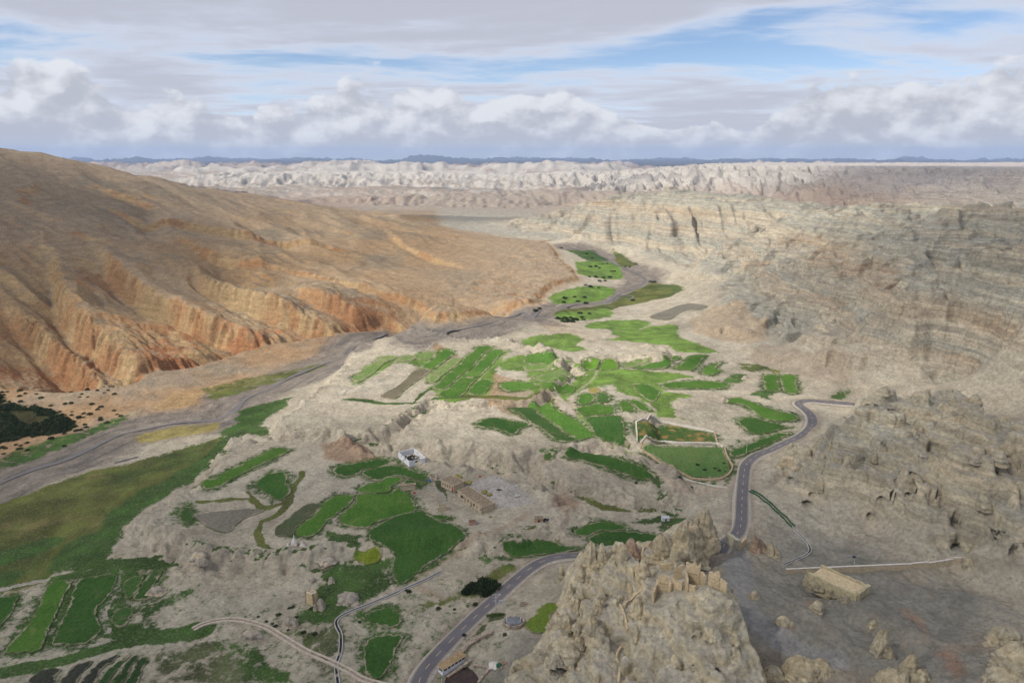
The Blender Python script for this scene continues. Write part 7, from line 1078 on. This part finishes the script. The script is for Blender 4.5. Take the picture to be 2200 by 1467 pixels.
# ================================================================ shrubs
def leaf_mat(name, a, b):
    m, t = newmat(name); oi = t.new('ShaderNodeObjectInfo'); pos = t.new('ShaderNodeNewGeometry').outputs['Position']; n = t.noise(pos, 1.1, 3, .6)
    c = t.mix(t.ramp(n, .3, .7), a, b); c = t.mix(1., c, t.ramp(oi.outputs['Random'], 0, 1, .75, 1.25, False), 'MULTIPLY'); principled(t, Base_Color=c, Roughness=.8, Specular_IOR_Level=.1); return m
LEAF = leaf_mat('shrub_leaf', (.018, .032, .012), (.034, .052, .018)); TWIG = flat_mat('twig', (.12, .09, .06), .2)
def shrub_mesh(name, r, h, n, size, seed, mat):
    rs = np.random.RandomState(seed); d = rs.normal(size=(n, 3)); d /= np.linalg.norm(d, axis=1)[:, None]; d[:, 2] = np.abs(d[:, 2])
    lob = 1+.35*fbm(d[:, 0]*1.7+seed, d[:, 1]*1.7+d[:, 2], 1., 3, .5, 2); q = d*(rs.rand(n, 1)**.35)*lob[:, None]; c = q*np.array((r, r, h)); V = np.zeros((n, 4, 3)); u = rs.normal(size=(n, 3)); u /= np.linalg.norm(u, axis=1)[:, None]; w = np.cross(u, rs.normal(size=(n, 3))); w /= np.linalg.norm(w, axis=1)[:, None]; s = size*rs.uniform(.6, 1.4, (n, 1))
    V[:, 0] = c-u*s; V[:, 1] = c+w*s*.6; V[:, 2] = c+u*s; V[:, 3] = c-w*s*.6
    return mesh_np(name, V.reshape(-1, 3), np.arange(n*4).reshape(n, 4), mat, False)
def twigs(name, r, h, n, seed):
    mb = MB(); rs = random.Random(seed)
    for _ in range(n): a = rs.uniform(0, 6.28); mb.tube((0, 0, -.2), (math.cos(a)*r*.6, math.sin(a)*r*.6, h*.7), .07, .03, 5)
    me = bpy.data.meshes.new(name); me.from_pydata(mb.v, [], mb.f); me.materials.append(TWIG); return me
KIND = [(shrub_mesh('foliage', 1., .75, 190, .16, k, LEAF), twigs('stem', 1., .75, 5, k)) for k in range(4)]
def put_shrub(x, y, s, label, group, k, name='shrub'):
    e = root(name, (x, y, hz(x, y)-.05), label, name.split('_')[-1], group, k*1.7); e.scale = (s, s, s*(.8+.15*(k % 3)))
    f, g = KIND[k % 4]; link('foliage', f, e); link('stem', g, e)
rs = random.Random(8)
for k, (x, y) in enumerate(D['shrubs']): put_shrub(x, y, rs.uniform(1.2, 2.3), 'dark rounded shrub scattered on the orange gravel beside the left thicket', 'shrubs scattered on the orange gravel', k, 'desert_shrub')
tk = np.array(D['thicket']); cand = np.stack([np.random.RandomState(3).uniform(tk[:, 0].min(), tk[:, 0].max(), 4000), np.random.RandomState(4).uniform(tk[:, 1].min(), tk[:, 1].max(), 4000)], 1)
ok = (poly_sd(tk, cand[:, 0], cand[:, 1], 90.) > 0) & (poly_sd(D['thicket_gap'], cand[:, 0], cand[:, 1], 90.) < -1.5) & (cand[:, 0] > -.80*(cand[:, 1]*.96+45)); cand = cand[ok]; kept = []
for p in cand:
    if all((p[0]-q[0])**2+(p[1]-q[1])**2 > 3.6 for q in kept): kept.append(p)
    if len(kept) >= 280: break
for k, p in enumerate(kept): put_shrub(p[0], p[1], rs.uniform(1.7, 3.1), 'dark shrub in the dense thicket at the left edge', 'shrubs of the dense thicket', k)
for k, (x, y) in enumerate(D['far_shrubs']): put_shrub(x, y, rs.uniform(2.2, 4.2), 'small dark bush on the green flats of the far river', 'bushes on the far river flats', k, 'river_bush')
for k, (x, y) in enumerate(D['low_shrubs']): put_shrub(x, y, rs.uniform(.7, 1.3), 'low dark shrub on bare or grassy ground among the fields', 'low shrubs among the fields', k, 'grass_tuft')  # low shrubs, smaller copies of the same shrub meshes
(x, y), (x2, y2), (x3, y3) = D['bush']; r = root('big_bush', (x, y, hz(x, y)), 'large dark green bush beside the road', 'bush')
for k, (a, b, s) in enumerate(((0, 0, 5.2), (-4.5, 1, 3.8), (4.2, 1.5, 4.), (.5, 3.5, 4.2), (-7, -1, 2.2), (2., -2, 3.))): f = link('foliage', shrub_mesh('foliage', s, s*.8, 1100, .34, 30+k, LEAF), r, (a, b, -.1)); link('stem', twigs('stem', s, s*.7, 7, k), r, (a, b, 0))
HEDGE = leaf_mat('hedge_leaf', (.05, .075, .018), (.075, .105, .025)); r = root('low_hedge', (x2, y2, hz(x2, y2)), 'low green hedge clump at the foot of the power pole', 'hedge')
for k in range(5): link('foliage', shrub_mesh('foliage', 1.1, .8, 200, .18, 60+k, HEDGE), r, (-2.6+k*1.3, math.sin(k)*.3+.15*k, 0))
